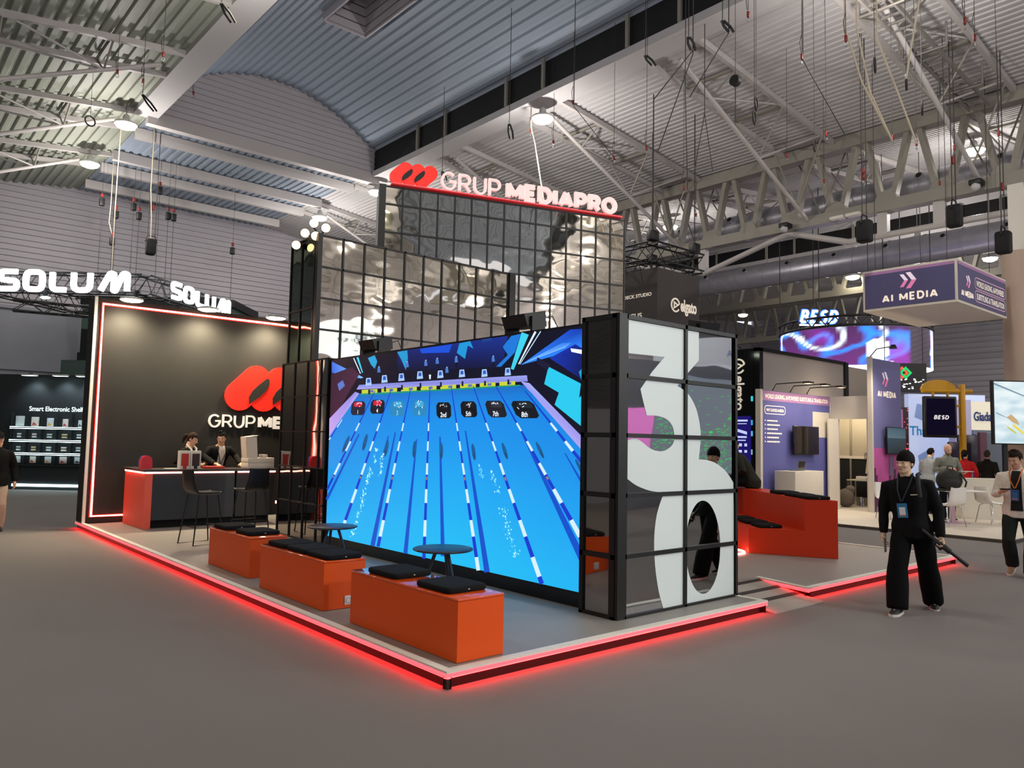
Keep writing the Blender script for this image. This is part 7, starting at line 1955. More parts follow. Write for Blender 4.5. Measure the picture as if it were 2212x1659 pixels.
for a in (0, 2.1, 4.2):
    mb = MB(); mb.cyl((16.2 + 1.4 * math.cos(a), -8.6 + 1.4 * math.sin(a), 4.75), (16.2 + 1.4 * math.cos(a), -8.6 + 1.4 * math.sin(a), 11.9), .01, n=6); mb.build('cable', M['cable'], t)
t = thing('round_hanging_sign', 'bright white drum sign seen mirrored low in the wide mirrored tower', 'sign', (10.5, -5.5, 5))
mb = MB(); mb.lathe([(1.6, 5.0), (1.6, 6.0)], (10.4, -4.6, 0), 40, False); mb.build('drum', emat('drum_lit', '#e8f2fa', 1.6), t)
mb = MB(); mb.raw(fit_text('isign tv', .4, 1.5, .02), (11.2, -2.98, 5.3), V((-1, 0, 0)), V((0, 0, 1))); mb.build('lettering', mat('grey_text', '#a8b8c8', .5), t)
mb = MB(); mb.cyl((10.4, -4.6, 6.0), (10.4, -4.6, 11.9), .01, n=6); mb.tube([(8.8, -4.6, 5.98), (12.0, -4.6, 5.98)], .03, 6); mb.build('cable', M['cable'], t)
t = thing('grey_booth', 'plain grey booth wall in the aisle left of the viewer, mirrored in the side panes', 'booth', (-9, 3, 0))
mb = MB(); mb.box(-9.4, -9.0, -6, 20, 0, 2.6); mb.build('wall', MATS['booth_grey'], t)
mb = MB(); mb.box(-8.99, -8.97, 1.0, 4.0, .8, 2.6); mb.build('purple_screen', emat('violet_led', '#6a4aa0', .9), t)
mb = MB(); mb.box(-8.99, -8.97, 5.0, 6.2, .5, 2.9); mb.build('white_screen', emat('soft_white', '#d8e4e8', 1.0), t)
# ================================================================== HANGING RIGGING
OR = ['first', 'second', 'third', 'fourth', 'fifth', 'sixth', 'seventh', 'eighth', 'ninth', 'tenth', 'eleventh', 'twelfth', 'thirteenth', 'fourteenth', 'fifteenth', 'sixteenth', 'seventeenth', 'eighteenth', 'nineteenth', 'twentieth', 'twenty-first', 'twenty-second', 'twenty-third']
def hoist(kind, p, lb, grp, n):
    p = V(p); z = roof_z(p.x); t = thing({'red': 'hoist_hook', 'ring': 'rigging_ring', 'block': 'chain_block', 'spool': 'cable_spool', 'speaker': 'hanging_speaker'}[n], lb, {'red': 'hoist hook', 'ring': 'ring', 'block': 'chain block', 'spool': 'spool', 'speaker': 'loudspeaker'}[n], p, 0, grp)
    def up(q, r=.006, m='cable'):
        mb = MB(); mb.cyl(q, (q.x, q.y, z + .03), r, n=6); mb.build('suspension_rope', M[m], t)
    if n == 'red':
        up(p + V((0, 0, .22)))
        mb = MB(); mb.rbox(p.x - .028, p.x + .028, p.y - .022, p.y + .022, p.z + .06, p.z + .19, .012); mb.build('clamp_body', M['red_hook'], t)
        mb = MB(); mb.tube([p + V((.035 * math.sin(a), 0, .01 + .04 * math.cos(a))) for a in [i * PI / 7 for i in range(11)]], .008, 6); mb.build('hook', M['chrome'], t)
        mb = MB(); mb.tube([p + V((-.03, 0, .2)), p + V((-.05, .02, .42)), p + V((0, 0, .62))], .007, 6); mb.build('short_sling', M['cable'], t)
    elif n == 'ring':
        up(p + V((0, 0, .17)))
        mb = MB(); mb.tube([p + V((.14 * math.cos(a), .05 * math.cos(a), .14 * math.sin(a))) for a in [i * PI / 10 for i in range(20)]], .02, 6, True); mb.build('ring', M['cable'], t)
    elif n == 'block':
        up(p + V((0, 0, .3)))
        mb = MB(); mb.rbox(p.x - .09, p.x + .09, p.y - .08, p.y + .08, p.z, p.z + .3, .03); mb.build('motor_body', M['black'], t)
        mb = MB(); mb.rbox(p.x - .05, p.x + .05, p.y - .04, p.y + .04, p.z + .36, p.z + .5, .02); mb.build('red_clamp', M['red_hook'], t)
        mb = MB(); mb.cyl((p.x, p.y, 6.86), (p.x, p.y, p.z), .009, n=6); mb.build('lower_chain', M['cable'], t)
    elif n == 'spool':
        up(p + V((0, 0, .1)))
        mb = MB(); mb.cyl(p - V((.06, 0, 0)), p + V((.06, 0, 0)), .12, n=18); mb.build('drum', M['black'], t)
        mb = MB(); mb.cyl(p - V((0, 0, .9)), p, .012, n=6); mb.build('cable_tail', M['cable'], t)
    else:
        for s in (-.12, .12): up(p + V((s, 0, .55)), .012)
        mb = MB(); mb.rbox(p.x - .15, p.x + .15, p.y - .17, p.y + .17, p.z - .1, p.z + .46, .06); mb.build('cabinet', M['black_matt'], t)
        mb = MB(); mb.tube([p + V((-.2, 0, .35)), p + V((-.12, 0, .58)), p + V((.12, 0, .58)), p + V((.2, 0, .35))], .02, 6); mb.build('yoke', M['black'], t)
        mb = MB(); mb.rbox(p.x - .05, p.x + .05, p.y - .04, p.y + .04, p.z + 1.5, p.z + 1.7, .02); mb.build('red_clamp', M['red_hook'], t)
    return t
LH = [(1.47, 17.05, 11.01), (1.99, 16.62, 10.78), (1.78, 14.18, 10.50), (4.30, 19.95, 12.33)]
for k, p in enumerate(sorted(LH, key=lambda q: q[0] * 1.2 - q[1] * .5)): hoist('r', p, 'small red rigging clamp under the left roof, %s of four from the left' % OR[k], 'red clamps under the left roof', 'red')
LB = [(3.71, 28.40, 10.58), (4.11, 28.21, 9.05), (4.66, 27.60, 10.42), (5.39, 26.90, 11.07), (4.84, 27.48, 10.07), (5.70, 26.73, 10.09), (5.87, 26.59, 10.04), (4.16, 28.07, 10.10)]
for k, p in enumerate(sorted(LB, key=lambda q: q[0] - q[1])): hoist('b', p, 'black and red chain block in front of the ribbed back wall, %s from the left' % OR[k], 'chain blocks before the back wall', 'block')
hoist('b', (8.42, 27.12, 9.26), 'lone black chain block in front of the back wall, left of the mirrored tower', None, 'block')
hoist('s', (4.41, 24.07, 8.11), 'black loudspeaker hanging in front of the ribbed back wall at left', None, 'speaker')
hoist('r', (1.44, 19.76, 10.64), 'dark rigging ring hanging under the left roof by the lit lamp', None, 'ring')
RRD = [(9.53, 3.56, 10.02), (11.29, 3.40, 9.73), (13.65, 4.08, 8.95), (10.05, 1.88, 9.06), (13.83, 2.65, 8.48), (14.24, 2.31, 8.38), (15.35, 3.99, 8.46), (15.95, 2.13, 8.69), (15.60, 1.11, 8.63), (10.61, .10, 8.87), (11.83, .34, 9.13), (17.45, 6.07, 9.23), (14.80, 5.72, 9.19), (18.91, 3.53, 8.89), (13.62, 8.12, 8.62), (18.02, 10.87, 9.38), (12.02, 8.11, 9.30), (12.12, 9.33, 9.40), (11.87, 10.68, 11.33), (12.31, 12.96, 11.31), (12.19, 11.81, 10.58)]
def pang(p):
    d = V((p[0] + 3.283, p[1] + 4.434, 0)); return d.dot(RH) / d.dot(FH)
for k, p in enumerate(sorted(RRD, key=pang)): hoist('r', p, 'red rigging hook hanging under the white right roof, %s from the left' % OR[k], 'red hooks under the right roof', 'red')
RG = [(11.49, 4.59, 9.29), (11.48, 4.63, 8.98), (13.46, 4.27, 8.80), (11.46, 1.98, 9.21), (11.94, 1.59, 8.88), (13.24, 1.80, 8.83)]
for k, p in enumerate(sorted(RG, key=lambda q: pang(q) - q[2] * .001)): hoist('g', p, 'dark rigging ring hanging under the white right roof, %s from the left' % OR[k], 'rings under the right roof', 'ring')
hoist('p', (11.11, 4.87, 9.79), 'black cable spool hanging below a pale truss of the right roof', None, 'spool')
for p, lb in (((15.47, 4.04, 6.91), 'left, above the corner of the purple box sign'), ((17.13, 2.57, 7.33), 'middle one, highest of the three'), ((18.09, 1.80, 6.70), 'right, beside the round column')):
    hoist('s', p, 'black loudspeaker hanging near the round column, ' + lb, 'loudspeakers by the column', 'speaker')
# folded black slings
for k, (a, b) in enumerate((((2.4, 12.25, 11.27), (2.63, 12.09, 10.84)), ((2.53, 18.74, 11.42), (2.83, 18.53, 10.96)), ((10.52, 11.9, 10.79), (10.6, 11.88, 10.37)), ((9.07, 4.63, 9.94), (9.15, 4.58, 9.68)), ((9.15, 3.89, 10.01), (9.3, 3.79, 9.79)), ((9.57, 6.15, 10.31), (9.72, 6.04, 10.09)), ((11.42, 16.43, 10.8), (11.52, 16.37, 10.49)))):
    LB2 = ('at top left by the raised roof', 'above the lit lamp at left', 'below the bright lamp by the dark roof strip', 'second from the right at the top', 'rightmost at the top', 'third from the right at the top', 'above the red logo')
    a = V(a); b = V(b)
    t = thing('rigging_sling', 'folded black lifting sling under the roof, ' + LB2[k], 'sling', a, 0, 'black lifting slings')
    for s in (-.06, .06):
        mb = MB(); mb.tube([a + RH * s * .3, a.lerp(b, .5) + RH * s, b + RH * s * .8], .028, 6); mb.build('strap', M['black'], t)
    mb = MB(); mb.cyl(a, (a.x, a.y, roof_z(a.x)), .009, n=6); mb.build('suspension_rope', M['cable'], t)
def line(pts, r, m, name, lb, cat, grp=None):
    pts = [V(p) for p in pts]
    pts = [V((pts[0].x, pts[0].y, roof_z(pts[0].x)))] + pts
    mb = MB(); mb.tube(pts, r, 6); return tag(mb.build(name, M[m]), lb, cat, grp)
for k, (pts, lb) in enumerate((([(10.97, 2.33, 9.92), (11.29, 2.16, 8.86), (11.81, 1.82, 7.73)], 'pale rope slanting under the right roof to a red hook, left of the three together'),
                             ([(11.14, 2.18, 9.92), (11.42, 2.06, 8.67), (11.79, 1.83, 7.77)], 'pale rope slanting under the right roof, middle of the three together'),
                             ([(11.46, 1.93, 9.71), (11.83, 1.71, 8.68), (12.17, 1.51, 7.69)], 'pale rope slanting under the right roof, right of the three together'),
                             ([(11.01, .97, 9.91), (10.96, 1.09, 9.15), (10.92, 1.19, 8.47)], 'pale rope hanging almost straight from the cable ladder at top right'),
                             ([(3.1, 23.47, 12.0), (3.11, 23.61, 10.74), (3.12, 23.71, 9.3), (3.14, 23.8, 7.0)], 'pale rope hanging straight down from the lit lamp at upper left'),
                             ([(3.98, 28.16, 10.68), (3.97, 28.24, 9.95), (4.11, 28.21, 9.4)], 'pale rope slanting before the back wall above the big white letters'),
                             ([(12.3, 12.95, 11.53), (12.42, 12.89, 11.03), (12.76, 12.74, 9.0), (12.9, 12.6, 8.0)], 'pale rope slanting down behind the white rooftop letters'),
                             ([(4.28, 23.96, 10.3), (4.36, 24.0, 9.32), (4.39, 24.06, 8.6)], 'pale rope holding the black loudspeaker at left'))):
    line(pts, .018, 'rope', 'rope', lb, 'rope', 'pale ropes')
for k, (pts, lb) in enumerate((([(9.15, 4.58, 9.68), (8.62, 5.15, 8.67)], 'slanting steel cable from the second sling, upper of two'), ([(9.15, 4.58, 9.6), (8.74, 5.14, 7.6)], 'slanting steel cable from the second sling, lower of two'),
                             ([(9.26, 3.82, 9.78), (8.76, 4.37, 8.51)], 'slanting steel cable from the rightmost top sling'), ([(11.2, 9.98, 10.9), (12.16, 9.3, 9.47)], 'slanting steel cable right of the bright lamp under the dark roof strip'),
                             ([(11.3, 3.38, 9.77), (12.06, 2.88, 8.25)], 'slanting steel cable left of the pale ropes'), ([(11.09, 6.2, 9.91), (11.27, 6.26, 7.69)], 'upright steel cable before the white right roof'),
                             ([(12.28, 6.5, 9.92), (12.18, 6.73, 8.49)], 'left leg of a forked steel cable under the right roof'), ([(12.28, 6.5, 9.92), (12.52, 6.43, 8.5)], 'right leg of a forked steel cable under the right roof'))):
    line(pts, .011, 'cable', 'steel_cable', lb, 'cable', 'slanting steel cables')
for x, y, z, lb in ((19.75, 8.6, 9.0, 'left'), (19.75, 2.9, 9.05, 'right')):
    t = thing('ceiling_camera', 'small dark camera on the lower edge of the lattice girder, %s one' % lb, 'camera', (x, y, z - .25), 0, 'girder cameras')
    mb = MB(); mb.rbox(x - .14, x + .22, y - .16, y + .16, z - .05, z + .1, .03); mb.build('mount', M['black'], t)
    mb = MB(); mb.ell((x - .05, y, z - .1), (.12, .12, .12)); mb.build('dome', mat('dome_white', '#b8b8b8', .3), t)
for x, y, z, s_ in ((20.0, 6.6, 9.02, 'left'),):
    t = thing('junction_light', 'flat white double emergency light on the girder edge', 'emergency light', (x, y, z))
    mb = MB(); mb.rbox(x - .22, x + .02, y - .45, y, z - .12, z - .02, .02); mb.build('left_case', M['white_paint'], t)
    mb = MB(); mb.rbox(x - .22, x + .02, y + .05, y + .5, z - .12, z - .02, .02); mb.build('right_case', M['white_paint'], t)
# ================================================================== PEOPLE
SKIN = {'a': mat('skin_a', '#dcb897', .55, noise_amt=.04, noise_scale=30), 'b': mat('skin_b', '#d6a88c', .55, noise_amt=.04, noise_scale=30)}
def fuse(mb, vox, smooth=4, wrinkle=0.0, ws=9.0, seed=0.0):
    """the collected shapes grown together into one continuous skin"""
    me = bpy.data.meshes.new('f'); me.from_pydata(mb.v, [], mb.f)
    o = bpy.data.objects.new('f', me); COL.objects.link(o)
    r = o.modifiers.new('r', 'REMESH'); r.mode = 'VOXEL'; r.voxel_size = vox; r.use_smooth_shade = True
    s = o.modifiers.new('s', 'SMOOTH'); s.iterations = smooth; s.factor = .5
    vs, fs = mesh_of(o)
    if wrinkle:
        out = []
        for v in vs:
            n1 = noise.noise(V((v.x * ws, v.y * ws, v.z * ws * .55 + seed)))
            n2 = noise.noise(V((v.x * ws * 2.3 + 5, v.y * ws * 2.3, v.z * ws * 1.1 + seed)))
            d = V((v.x, v.y, 0)); d = d.normalized() if d.length > 1e-4 else V((0, 0, 0))
            out.append(v + d * (n1 * wrinkle + n2 * wrinkle * .5))
        vs = out
    q = MB(); q.add(vs, fs, True); return q

def ring(c, rx, ry, M_, n=20, sq=1.0):
    c = V(c); out = []
    for i in range(n):
        a = 2 * PI * i / n; ca, sa = math.cos(a), math.sin(a)
        out.append(M_ @ (c + V((math.copysign(abs(ca) ** sq, ca) * rx, math.copysign(abs(sa) ** sq, sa) * ry, 0))))
    return out

def hand(mb, w, d, palm, side, curl=.5, s=1.0):
    """palm and five bent fingers; w wrist, d pointing to the fingers, palm the way the palm looks, side towards the thumb"""
    w = V(w); d = V(d).normalized(); palm = V(palm); palm = (palm - d * palm.dot(d)).normalized()
    t = V(side); t = (t - d * t.dot(d) - palm * t.dot(palm)).normalized()
    mb.tube([w - d * .03, w + d * .015, w + d * .045 * s, w + d * .085 * s], [.024 * s, .026 * s, .030 * s, .026 * s], 10)
    for k in (-1, 0, 1): mb.tube([w + d * .02 * s, w + d * .088 * s + t * .021 * k * s], [.019 * s, .0145 * s], 8)
    for k, L in enumerate((.068, .078, .074, .058)):
        b = w + d * (.088 - (.008 if k == 3 else 0)) * s + t * (.031 - .0205 * k) * s
        pts = [b]; a = curl * .45
        for j, f in enumerate((.45, .32, .23)):
            dr = d * math.cos(a) + palm * math.sin(a) + t * (.06 - .05 * k)
            pts.append(pts[-1] + dr.normalized() * L * f * s); a += curl * (1.0 if j == 0 else .8)
        mb.tube(pts, [.0098 * s, .0092 * s, .0085 * s, .0072 * s], 8)
    b = w + d * .03 * s + t * .026 * s
    mb.tube([b, b + (d * .6 + t * .75 + palm * .35).normalized() * .036 * s, b + (d * .85 + t * .5 + palm * .6 * (1 + curl)).normalized() * .066 * s], [.0125 * s, .0108 * s, .0085 * s], 8)

def person(lb, loc, rz, top, legs, skin='a', h=1.75, lean=0.0, twist=0.0, arms=None, knees=None, ankles=None, foot_dirs=None, head=(0, 0), hair=('short', '#1a1512'),
           vox=.008, pelvis=0.0, sit=False, wide=1.0, trouser=.082, jacket=True, tee=None, collar=None, shoes='#141414', sole='#e0dcd2', sleeves=1.0, long_hem=.0, beard=None, roll=0.0):
    k = h / 1.75
    t = thing('person', lb, 'person', loc, rz)
    Z = lambda z: z * k + pelvis
    hip = V((0, 0, Z(.93)))
    LM = Matrix.Translation(hip) @ Matrix.Rotation(math.radians(lean), 4, 'X') @ Matrix.Rotation(math.radians(roll), 4, 'Y') @ Matrix.Rotation(math.radians(twist), 4, 'Z') @ Matrix.Translation(-hip)
    I4 = Matrix.Identity(4)
    mix = lambda z: LM if z > .95 else I4
    sh = {s: LM @ V((s * .178 * k * wide, .005, Z(1.40))) for s in (-1, 1)}
    arms = arms or {}
    el = {}; wr = {}
    for s in (-1, 1):
        e_, w_ = arms.get(s, ((s * .27, .02, 1.15), (s * .28, -.06, .89)))
        el[s] = V((e_[0] * k, e_[1] * k, e_[2] * k + pelvis)); wr[s] = V((w_[0] * k, w_[1] * k, w_[2] * k + pelvis))
    kn = {}; an = {}
    for s in (-1, 1):
        kn[s] = V(knees[s]) if knees else V((s * .10 * k, -.02, Z(.50)))
        an[s] = V(ankles[s]) if ankles else V((s * .105 * k, .02, .085))
    hj = {s: V((s * .09 * k, 0, Z(.92))) for s in (-1, 1)}
    fd = {s: V((foot_dirs or {}).get(s, (s * .15, -1, 0))).normalized() for s in (-1, 1)}
    TOR = [(.80, .13, .10), (.92, .165, .118), (1.06, .142, .10), (1.26, .165, .118), (1.36, .170, .110), (1.43, .135, .086), (1.47, .088, .068), (1.50, .062, .060), (1.56, .054, .057)]
    # ---- body: one skin
    b = MB()
    b.loft([ring((0, 0 if z < 1.5 else -.012, Z(z)), rx * k * (wide if z < 1.46 else 1), ry * k * (wide if z < 1.46 else 1), mix(z)) for z, rx, ry in TOR])
    for s in (-1, 1):
        b.tube([sh[s], sh[s].lerp(el[s], .5), el[s], el[s].lerp(wr[s], .35), wr[s]], [.05 * k, .046 * k, .039 * k, .038 * k, .026 * k], 12)
        b.tube([hj[s], hj[s].lerp(kn[s], .5), kn[s], kn[s].lerp(an[s], .35), an[s]], [.085 * k, .072 * k, .053 * k, .052 * k, .036 * k], 12)
        b.tube([an[s] + V((0, 0, -.035)), an[s] + fd[s] * .12 + V((0, 0, -.05))], [.035, .03], 8)
    nk = LM @ V((0, -.012, Z(1.545)))
    HM = Matrix.Translation(nk) @ Matrix.Rotation(math.radians(twist + head[0]), 4, 'Z') @ Matrix.Rotation(math.radians(head[1]), 4, 'X') @ Matrix.Scale(k * 1.03, 4)
    R3 = HM.to_3x3()
    def he(q, c, r): q.ell(HM @ V(c), tuple(r), 18, 12, R3)
    he(b, (0, .018, .118), (.074, .092, .094)); he(b, (0, -.02, .080), (.062, .073, .088)); he(b, (0, -.060, .003), (.026, .030, .024)); he(b, (0, -.03, .025), (.050, .055, .040))
    for s in (-1, 1): b.tube([HM @ V((s * .056, .0, .045)), HM @ V((s * .044, -.035, .008)), HM @ V((s * .014, -.074, -.008))], [.014, .016, .014], 8)
    b.tube([HM @ V((0, .02, -.05)), HM @ V((0, .01, .04))], [.051 * k, .052 * k], 14)
    b.tube([HM @ V((0, -.088, .104)), HM @ V((0, -.100, .080)), HM @ V((0, -.112, .064)), HM @ V((0, -.100, .056))], [.0075, .009, .0115, .010], 8)
    for s in (-1, 1):
        he(b, (s * .072, .012, .078), (.010, .020, .032)); he(b, (s * .034, -.064, .062), (.022, .020, .024))
        b.tube([HM @ V((s * .012, -.090, .108)), HM @ V((s * .050, -.072, .110))], [.009, .008], 8)
        he(b, (s * .010, -.096, .060), (.010, .010, .008))
    b.tube([HM @ V((-.022, -.083, .028)), HM @ V((0, -.093, .029)), HM @ V((.022, -.083, .028))], [.006, .0085, .006], 8)
    HD_ = (arms.get('hands') or {})
    for s in (-1, 1):
        d, palm, curl = HD_.get(s, (((wr[s] - el[s]).normalized() + V((0, -.1, -.4))), (-s, -.1, 0), .55))
        side = HD_.get((s, 'side'), (0, -1, 0))
        hand(b, wr[s], d, palm, side, curl, k)
    fuse(b, vox, 3).build('body', SKIN[skin], t, True)
    # ---- face
    dark = mat('eye_dark', '#17100c', .25)
    for s in (-1, 1):
        q = MB(); he(q, (s * .032, -.079, .094), (.0135, .0075, .0050)); q.m = 1; he(q, (s * .032, -.0835, .094), (.0068, .0042, .0052)); q.build('eye', [mat('eye_white', '#d8d0c8', .3), dark], t, True)
        q = MB(); q.tube([HM @ V((s * .014, -.091, .113)), HM @ V((s * .034, -.087, .117)), HM @ V((s * .052, -.073, .111))], [.0028, .0034, .002], 6); q.build('eyebrow', mat('brow_' + hair[1][1:], hair[1] if hair[0] != 'bald' else '#5a4a3c', .8), t, True)
    q = MB(); q.tube([HM @ V((-.022, -.0865, .028)), HM @ V((0, -.0985, .029)), HM @ V((.022, -.0865, .028))], [.003, .0055, .003], 8); q.build('mouth', mat('lip', '#9c5f50', .5), t, True)
    # ---- hair
    hm = mat('hair_' + hair[1][1:], hair[1], .75, noise_amt=.2, noise_scale=60, bump=.2, bump_scale=90, spec=.15)
    if hair[0] != 'bald':
        q = MB(); n, kk = 36, 14; vs = []; B_ = 1.04 if hair[0] == 'bowl' else 1.0
        for j in range(kk + 1):
            for i in range(n):
                a = 2 * PI * i / n; front = -math.sin(a)                 # 1 at the face
                if hair[0] == 'bowl': lo = .112 if front > .30 else (.088 if front > -.25 else .01)
                elif hair[0] == 'cap': lo = .125
                else: lo = .150 if front > .45 else (.085 if front > .0 else .0)
                th_max = math.acos(max(-1, min(1, (lo - .118) / .112)))
                th = th_max * j / kk
                st = noise.noise(V((math.cos(a) * 5, math.sin(a) * 5, j * .5 + len(lb)))) * .008
                rr = 1.0 + st * 6 * (j / kk)
                vs.append(HM @ V((B_ * .081 * math.sin(th) * math.cos(a) * rr, .014 + B_ * .101 * math.sin(th) * math.sin(a) * rr, .118 + B_ * .107 * math.cos(th) + st)))
        for j in range(kk + 1):
            for i in range(n):
                v = HM.inverted() @ vs[j * n + i]; c = V((0, .014, .11)); vs.append(HM @ (c + (v - c) * .86))
        N = n * (kk + 1)
        fs = []
        for j in range(kk):
            for i in range(n):
                p, r_, u, w_ = j * n + i, j * n + (i + 1) % n, (j + 1) * n + (i + 1) % n, (j + 1) * n + i
                fs += [(p, w_, u, r_), (N + p, N + r_, N + u, N + w_)]
        for i in range(n): p, r_ = kk * n + i, kk * n + (i + 1) % n; fs.append((p, N + p, N + r_, r_))
        q.add(vs, fs, True)
        if hair[0] == 'pony':
            q.tube([HM @ V((0, .10, .13)), HM @ V((0, .145, .11)), HM @ V((0, .155, .03)), HM @ V((0, .14, -.06))], [.02, .036, .032, .008], 10)
        if hair[0] == 'short':
            random.seed(len(lb))
            for i in range(26):
                a = random.uniform(0, 2 * PI); r_ = random.uniform(.0, .07)
                c = V((r_ * math.cos(a), .0 + r_ * 1.1 * math.sin(a), .118 + .108 * math.sqrt(max(0, 1 - (r_ / .09) ** 2))))
                q.tube([HM @ c, HM @ (c + V((random.uniform(-.015, .015), -.012, .010)))], [.013, .003], 5)
        q.build('cap' if hair[0] == 'cap' else 'hair', hm, t, True)
        if hair[0] == 'cap':
            q = MB(); q.prism([HM @ V((.075 * math.cos(a), -.06 + .10 * math.sin(a), .128 - .01 * abs(math.sin(a)))) for a in [PI + PI * i / 12 for i in range(13)]], R3 @ V((0, 0, .008))); q.build('cap_brim', hm, t, True)
    if beard:
        q = MB(); he(q, (0, -.052, .0), (.045, .042, .03)); he(q, (0, -.082, .046), (.026, .012, .006))
        for s in (-1, 1): q.tube([HM @ V((s * .062, -.01, .06)), HM @ V((s * .05, -.045, .01)), HM @ V((s * .02, -.08, -.002))], [.01, .016, .014], 8)
        fuse(q, .006, 3).build('beard', mat('beard_' + beard[1:], beard, .85), t, True)
    # ---- clothes
    cm = mat('cloth_' + top[1:], top, .85, noise_amt=.08, noise_scale=25, bump=.15, bump_scale=160, spec=.2)
    q = MB(); off = .022 if jacket else .012
    lo = .82 - long_hem if jacket else .90
    prof = [(lo, .165, .125), (.95, .170, .125)] + [x for x in TOR if 1.0 < x[0] < 1.5]
    if not jacket: prof = [(lo, .168, .122)] + [x for x in TOR if 1.0 < x[0] < 1.5]
    q.loft([ring((0, 0, Z(z)), (rx * wide + off) * k, (ry * wide + off) * k, mix(z)) for z, rx, ry in prof])
    for s in (-1, 1):
        w2 = el[s].lerp(wr[s], sleeves)
        q.tube([sh[s] + (V((0, 0, .01)) - (sh[s] - LM @ V((0, 0, Z(1.40)))).normalized() * .05), sh[s], sh[s].lerp(el[s], .5), el[s], el[s].lerp(w2, .5), w2], [.05 * k, (.056 + off * .55) * k * wide, (.053 + off * .7) * k, (.050 + off * .6) * k, (.046 + off * .5) * k, (.038 + off * .4) * k], 14)
    if collar != 'none': q.tube([LM @ V((0, .005, Z(1.47))), LM @ V((0, -.004, Z(1.52)))], [.082 * k, .073 * k], 16)
    jk = fuse(q, max(.012, vox), 9, .010 if jacket else .007, 8, len(lb)); jk.build('jacket' if jacket else 'shirt', cm, t, True)
    if tee:
        jv = [V(v) for v in jk.v]; q = MB(); rows = []
        for zz, w_ in ((1.475, .050), (1.43, .058), (1.36, .064), (1.28, .066), (1.18, .066), (1.08, .068), (.98, .072), (.92, .076)):
            row = []
            for i in range(7):
                x = (-1 + i / 3) * w_ * k; P = LM @ V((x, 0, Z(zz)))
                near = [v.y for v in jv if abs(v.x - P.x) < .03 and abs(v.z - P.z) < .03]
                row.append(V((P.x, (min(near) if near else P.y - .12) - .006, P.z)))
            rows.append(row)
        for j in range(1, len(rows) - 1):
            for i in range(7): rows[j][i].y = min(rows[j][i].y, (rows[j - 1][i].y + rows[j + 1][i].y) / 2)
        n7 = [v for r_ in rows for v in r_]
        q.add(n7 + [v + V((0, .02, 0)) for v in n7], [(j * 7 + i, (j + 1) * 7 + i, (j + 1) * 7 + i + 1, j * 7 + i + 1) for j in range(len(rows) - 1) for i in range(6)], True)
        q.build('shirt_front', mat('tee_' + tee[1:], tee, .85), t, True)
    q = MB(); tr = trouser
    q.loft([ring((0, 0, Z(z)), rx * k, ry * k, I4) for z, rx, ry in ((.80, .16, .12), (.92, .178, .132), (1.02, .160, .118))])
    for s in (-1, 1):
        q.tube([hj[s] + V((0, 0, .02)), hj[s].lerp(kn[s], .45), kn[s], kn[s].lerp(an[s], .5), an[s] + V((0, 0, -.03))], [.098 * k, (.5 * tr + .052) * k, (tr * .92) * k, tr * k, tr * .95 * k], 16)
    fuse(q, max(.012, vox), 5, .010, 7, len(lb) + 3).build('trousers', mat('cloth_' + legs[1:], legs, .88, noise_amt=.08, noise_scale=25, bump=.15, bump_scale=160, spec=.15), t, True)
    for s in (-1, 1):
        d = fd[s]; sd = V((-d.y, d.x, 0)); a0 = V((an[s].x, an[s].y, 0)); zb = an[s].z - .085
        up = V((0, 0, 1)); pit = d.z
        def fp(l, w_, z): return a0 + V((d.x, d.y, 0)).normalized() * l + sd * w_ + up * (zb + z + l * pit)
        q = MB(); q.loft([[fp(l, w_ * math.cos(a), hz * (.5 + .5 * math.sin(a))) for a in [2 * PI * i / 14 for i in range(14)]] for l, w_, hz in ((-.085, .02, .06), (-.07, .036, .085), (0, .040, .105), (.08, .046, .075), (.14, .046, .055), (.175, .03, .045), (.19, .008, .035))])
        sm = mat('shoe_' + shoes[1:], shoes, .6); u = q.build('shoe', sm, t, True)
        q = MB(); q.prism([fp(l, w_, 0.0) for l, w_ in ((-.092, -.02), (-.07, -.042), (0, -.045), (.10, -.052), (.16, -.044), (.197, -.015), (.197, .015), (.16, .044), (.10, .052), (0, .045), (-.07, .042), (-.092, .02))][::-1], (0, 0, .026)); q.build('sole', mat('sole_' + sole[1:], sole, .6), u, True)
    t['h'] = 0; del t['h']
    return t, LM, HM, wr

def lanyard(t, LM, k, col, badge, z0=1.50, zb=1.17, y=-.162, dx=.0, card='#e8ecee', size=(.10, .145)):
    m = mat('lanyard_' + col[1:], col, .7)
    for s in (-1, 1):
        q = MB(); pts = [(s * .075, -.02, 1.495), (s * .072, -.105, 1.44), (s * .05 + dx * .5, y + .008, 1.33), (dx + s * .006, y, zb + .03)]
        P = [LM @ V((a * k, b_ * k, c * k)) for a, b_, c in pts]; q.tube(P, .008, 6); q.build('lanyard_strap', m, t, True)
    def bx(x0, x1, y0, y1, z0_, z1, nm, mm):
        q = MB(); q.hexa([LM @ V((a * k, b_ * k, c * k)) for a, b_, c in ((x0, y0, z0_), (x1, y0, z0_), (x1, y1, z0_), (x0, y1, z0_), (x0, y0, z1), (x1, y0, z1), (x1, y1, z1), (x0, y1, z1))]); q.build(nm, mm, t, True)
    w, h = size
    bx(dx - w / 2, dx + w / 2, y - .006, y, zb - h, zb + .01, 'badge', mat('badge_' + badge[1:], badge, .35))
    bx(dx - w * .3, dx + w * .3, y - .009, y - .006, zb - h * .78, zb - h * .22, 'badge_card', mat('card_' + card[1:], card, .4))
    bx(dx - w * .3, dx + w * .3, y - .010, y - .006, zb - h * .86, zb - h * .78, 'badge_band', mat('badge_band', '#e08a70', .5))

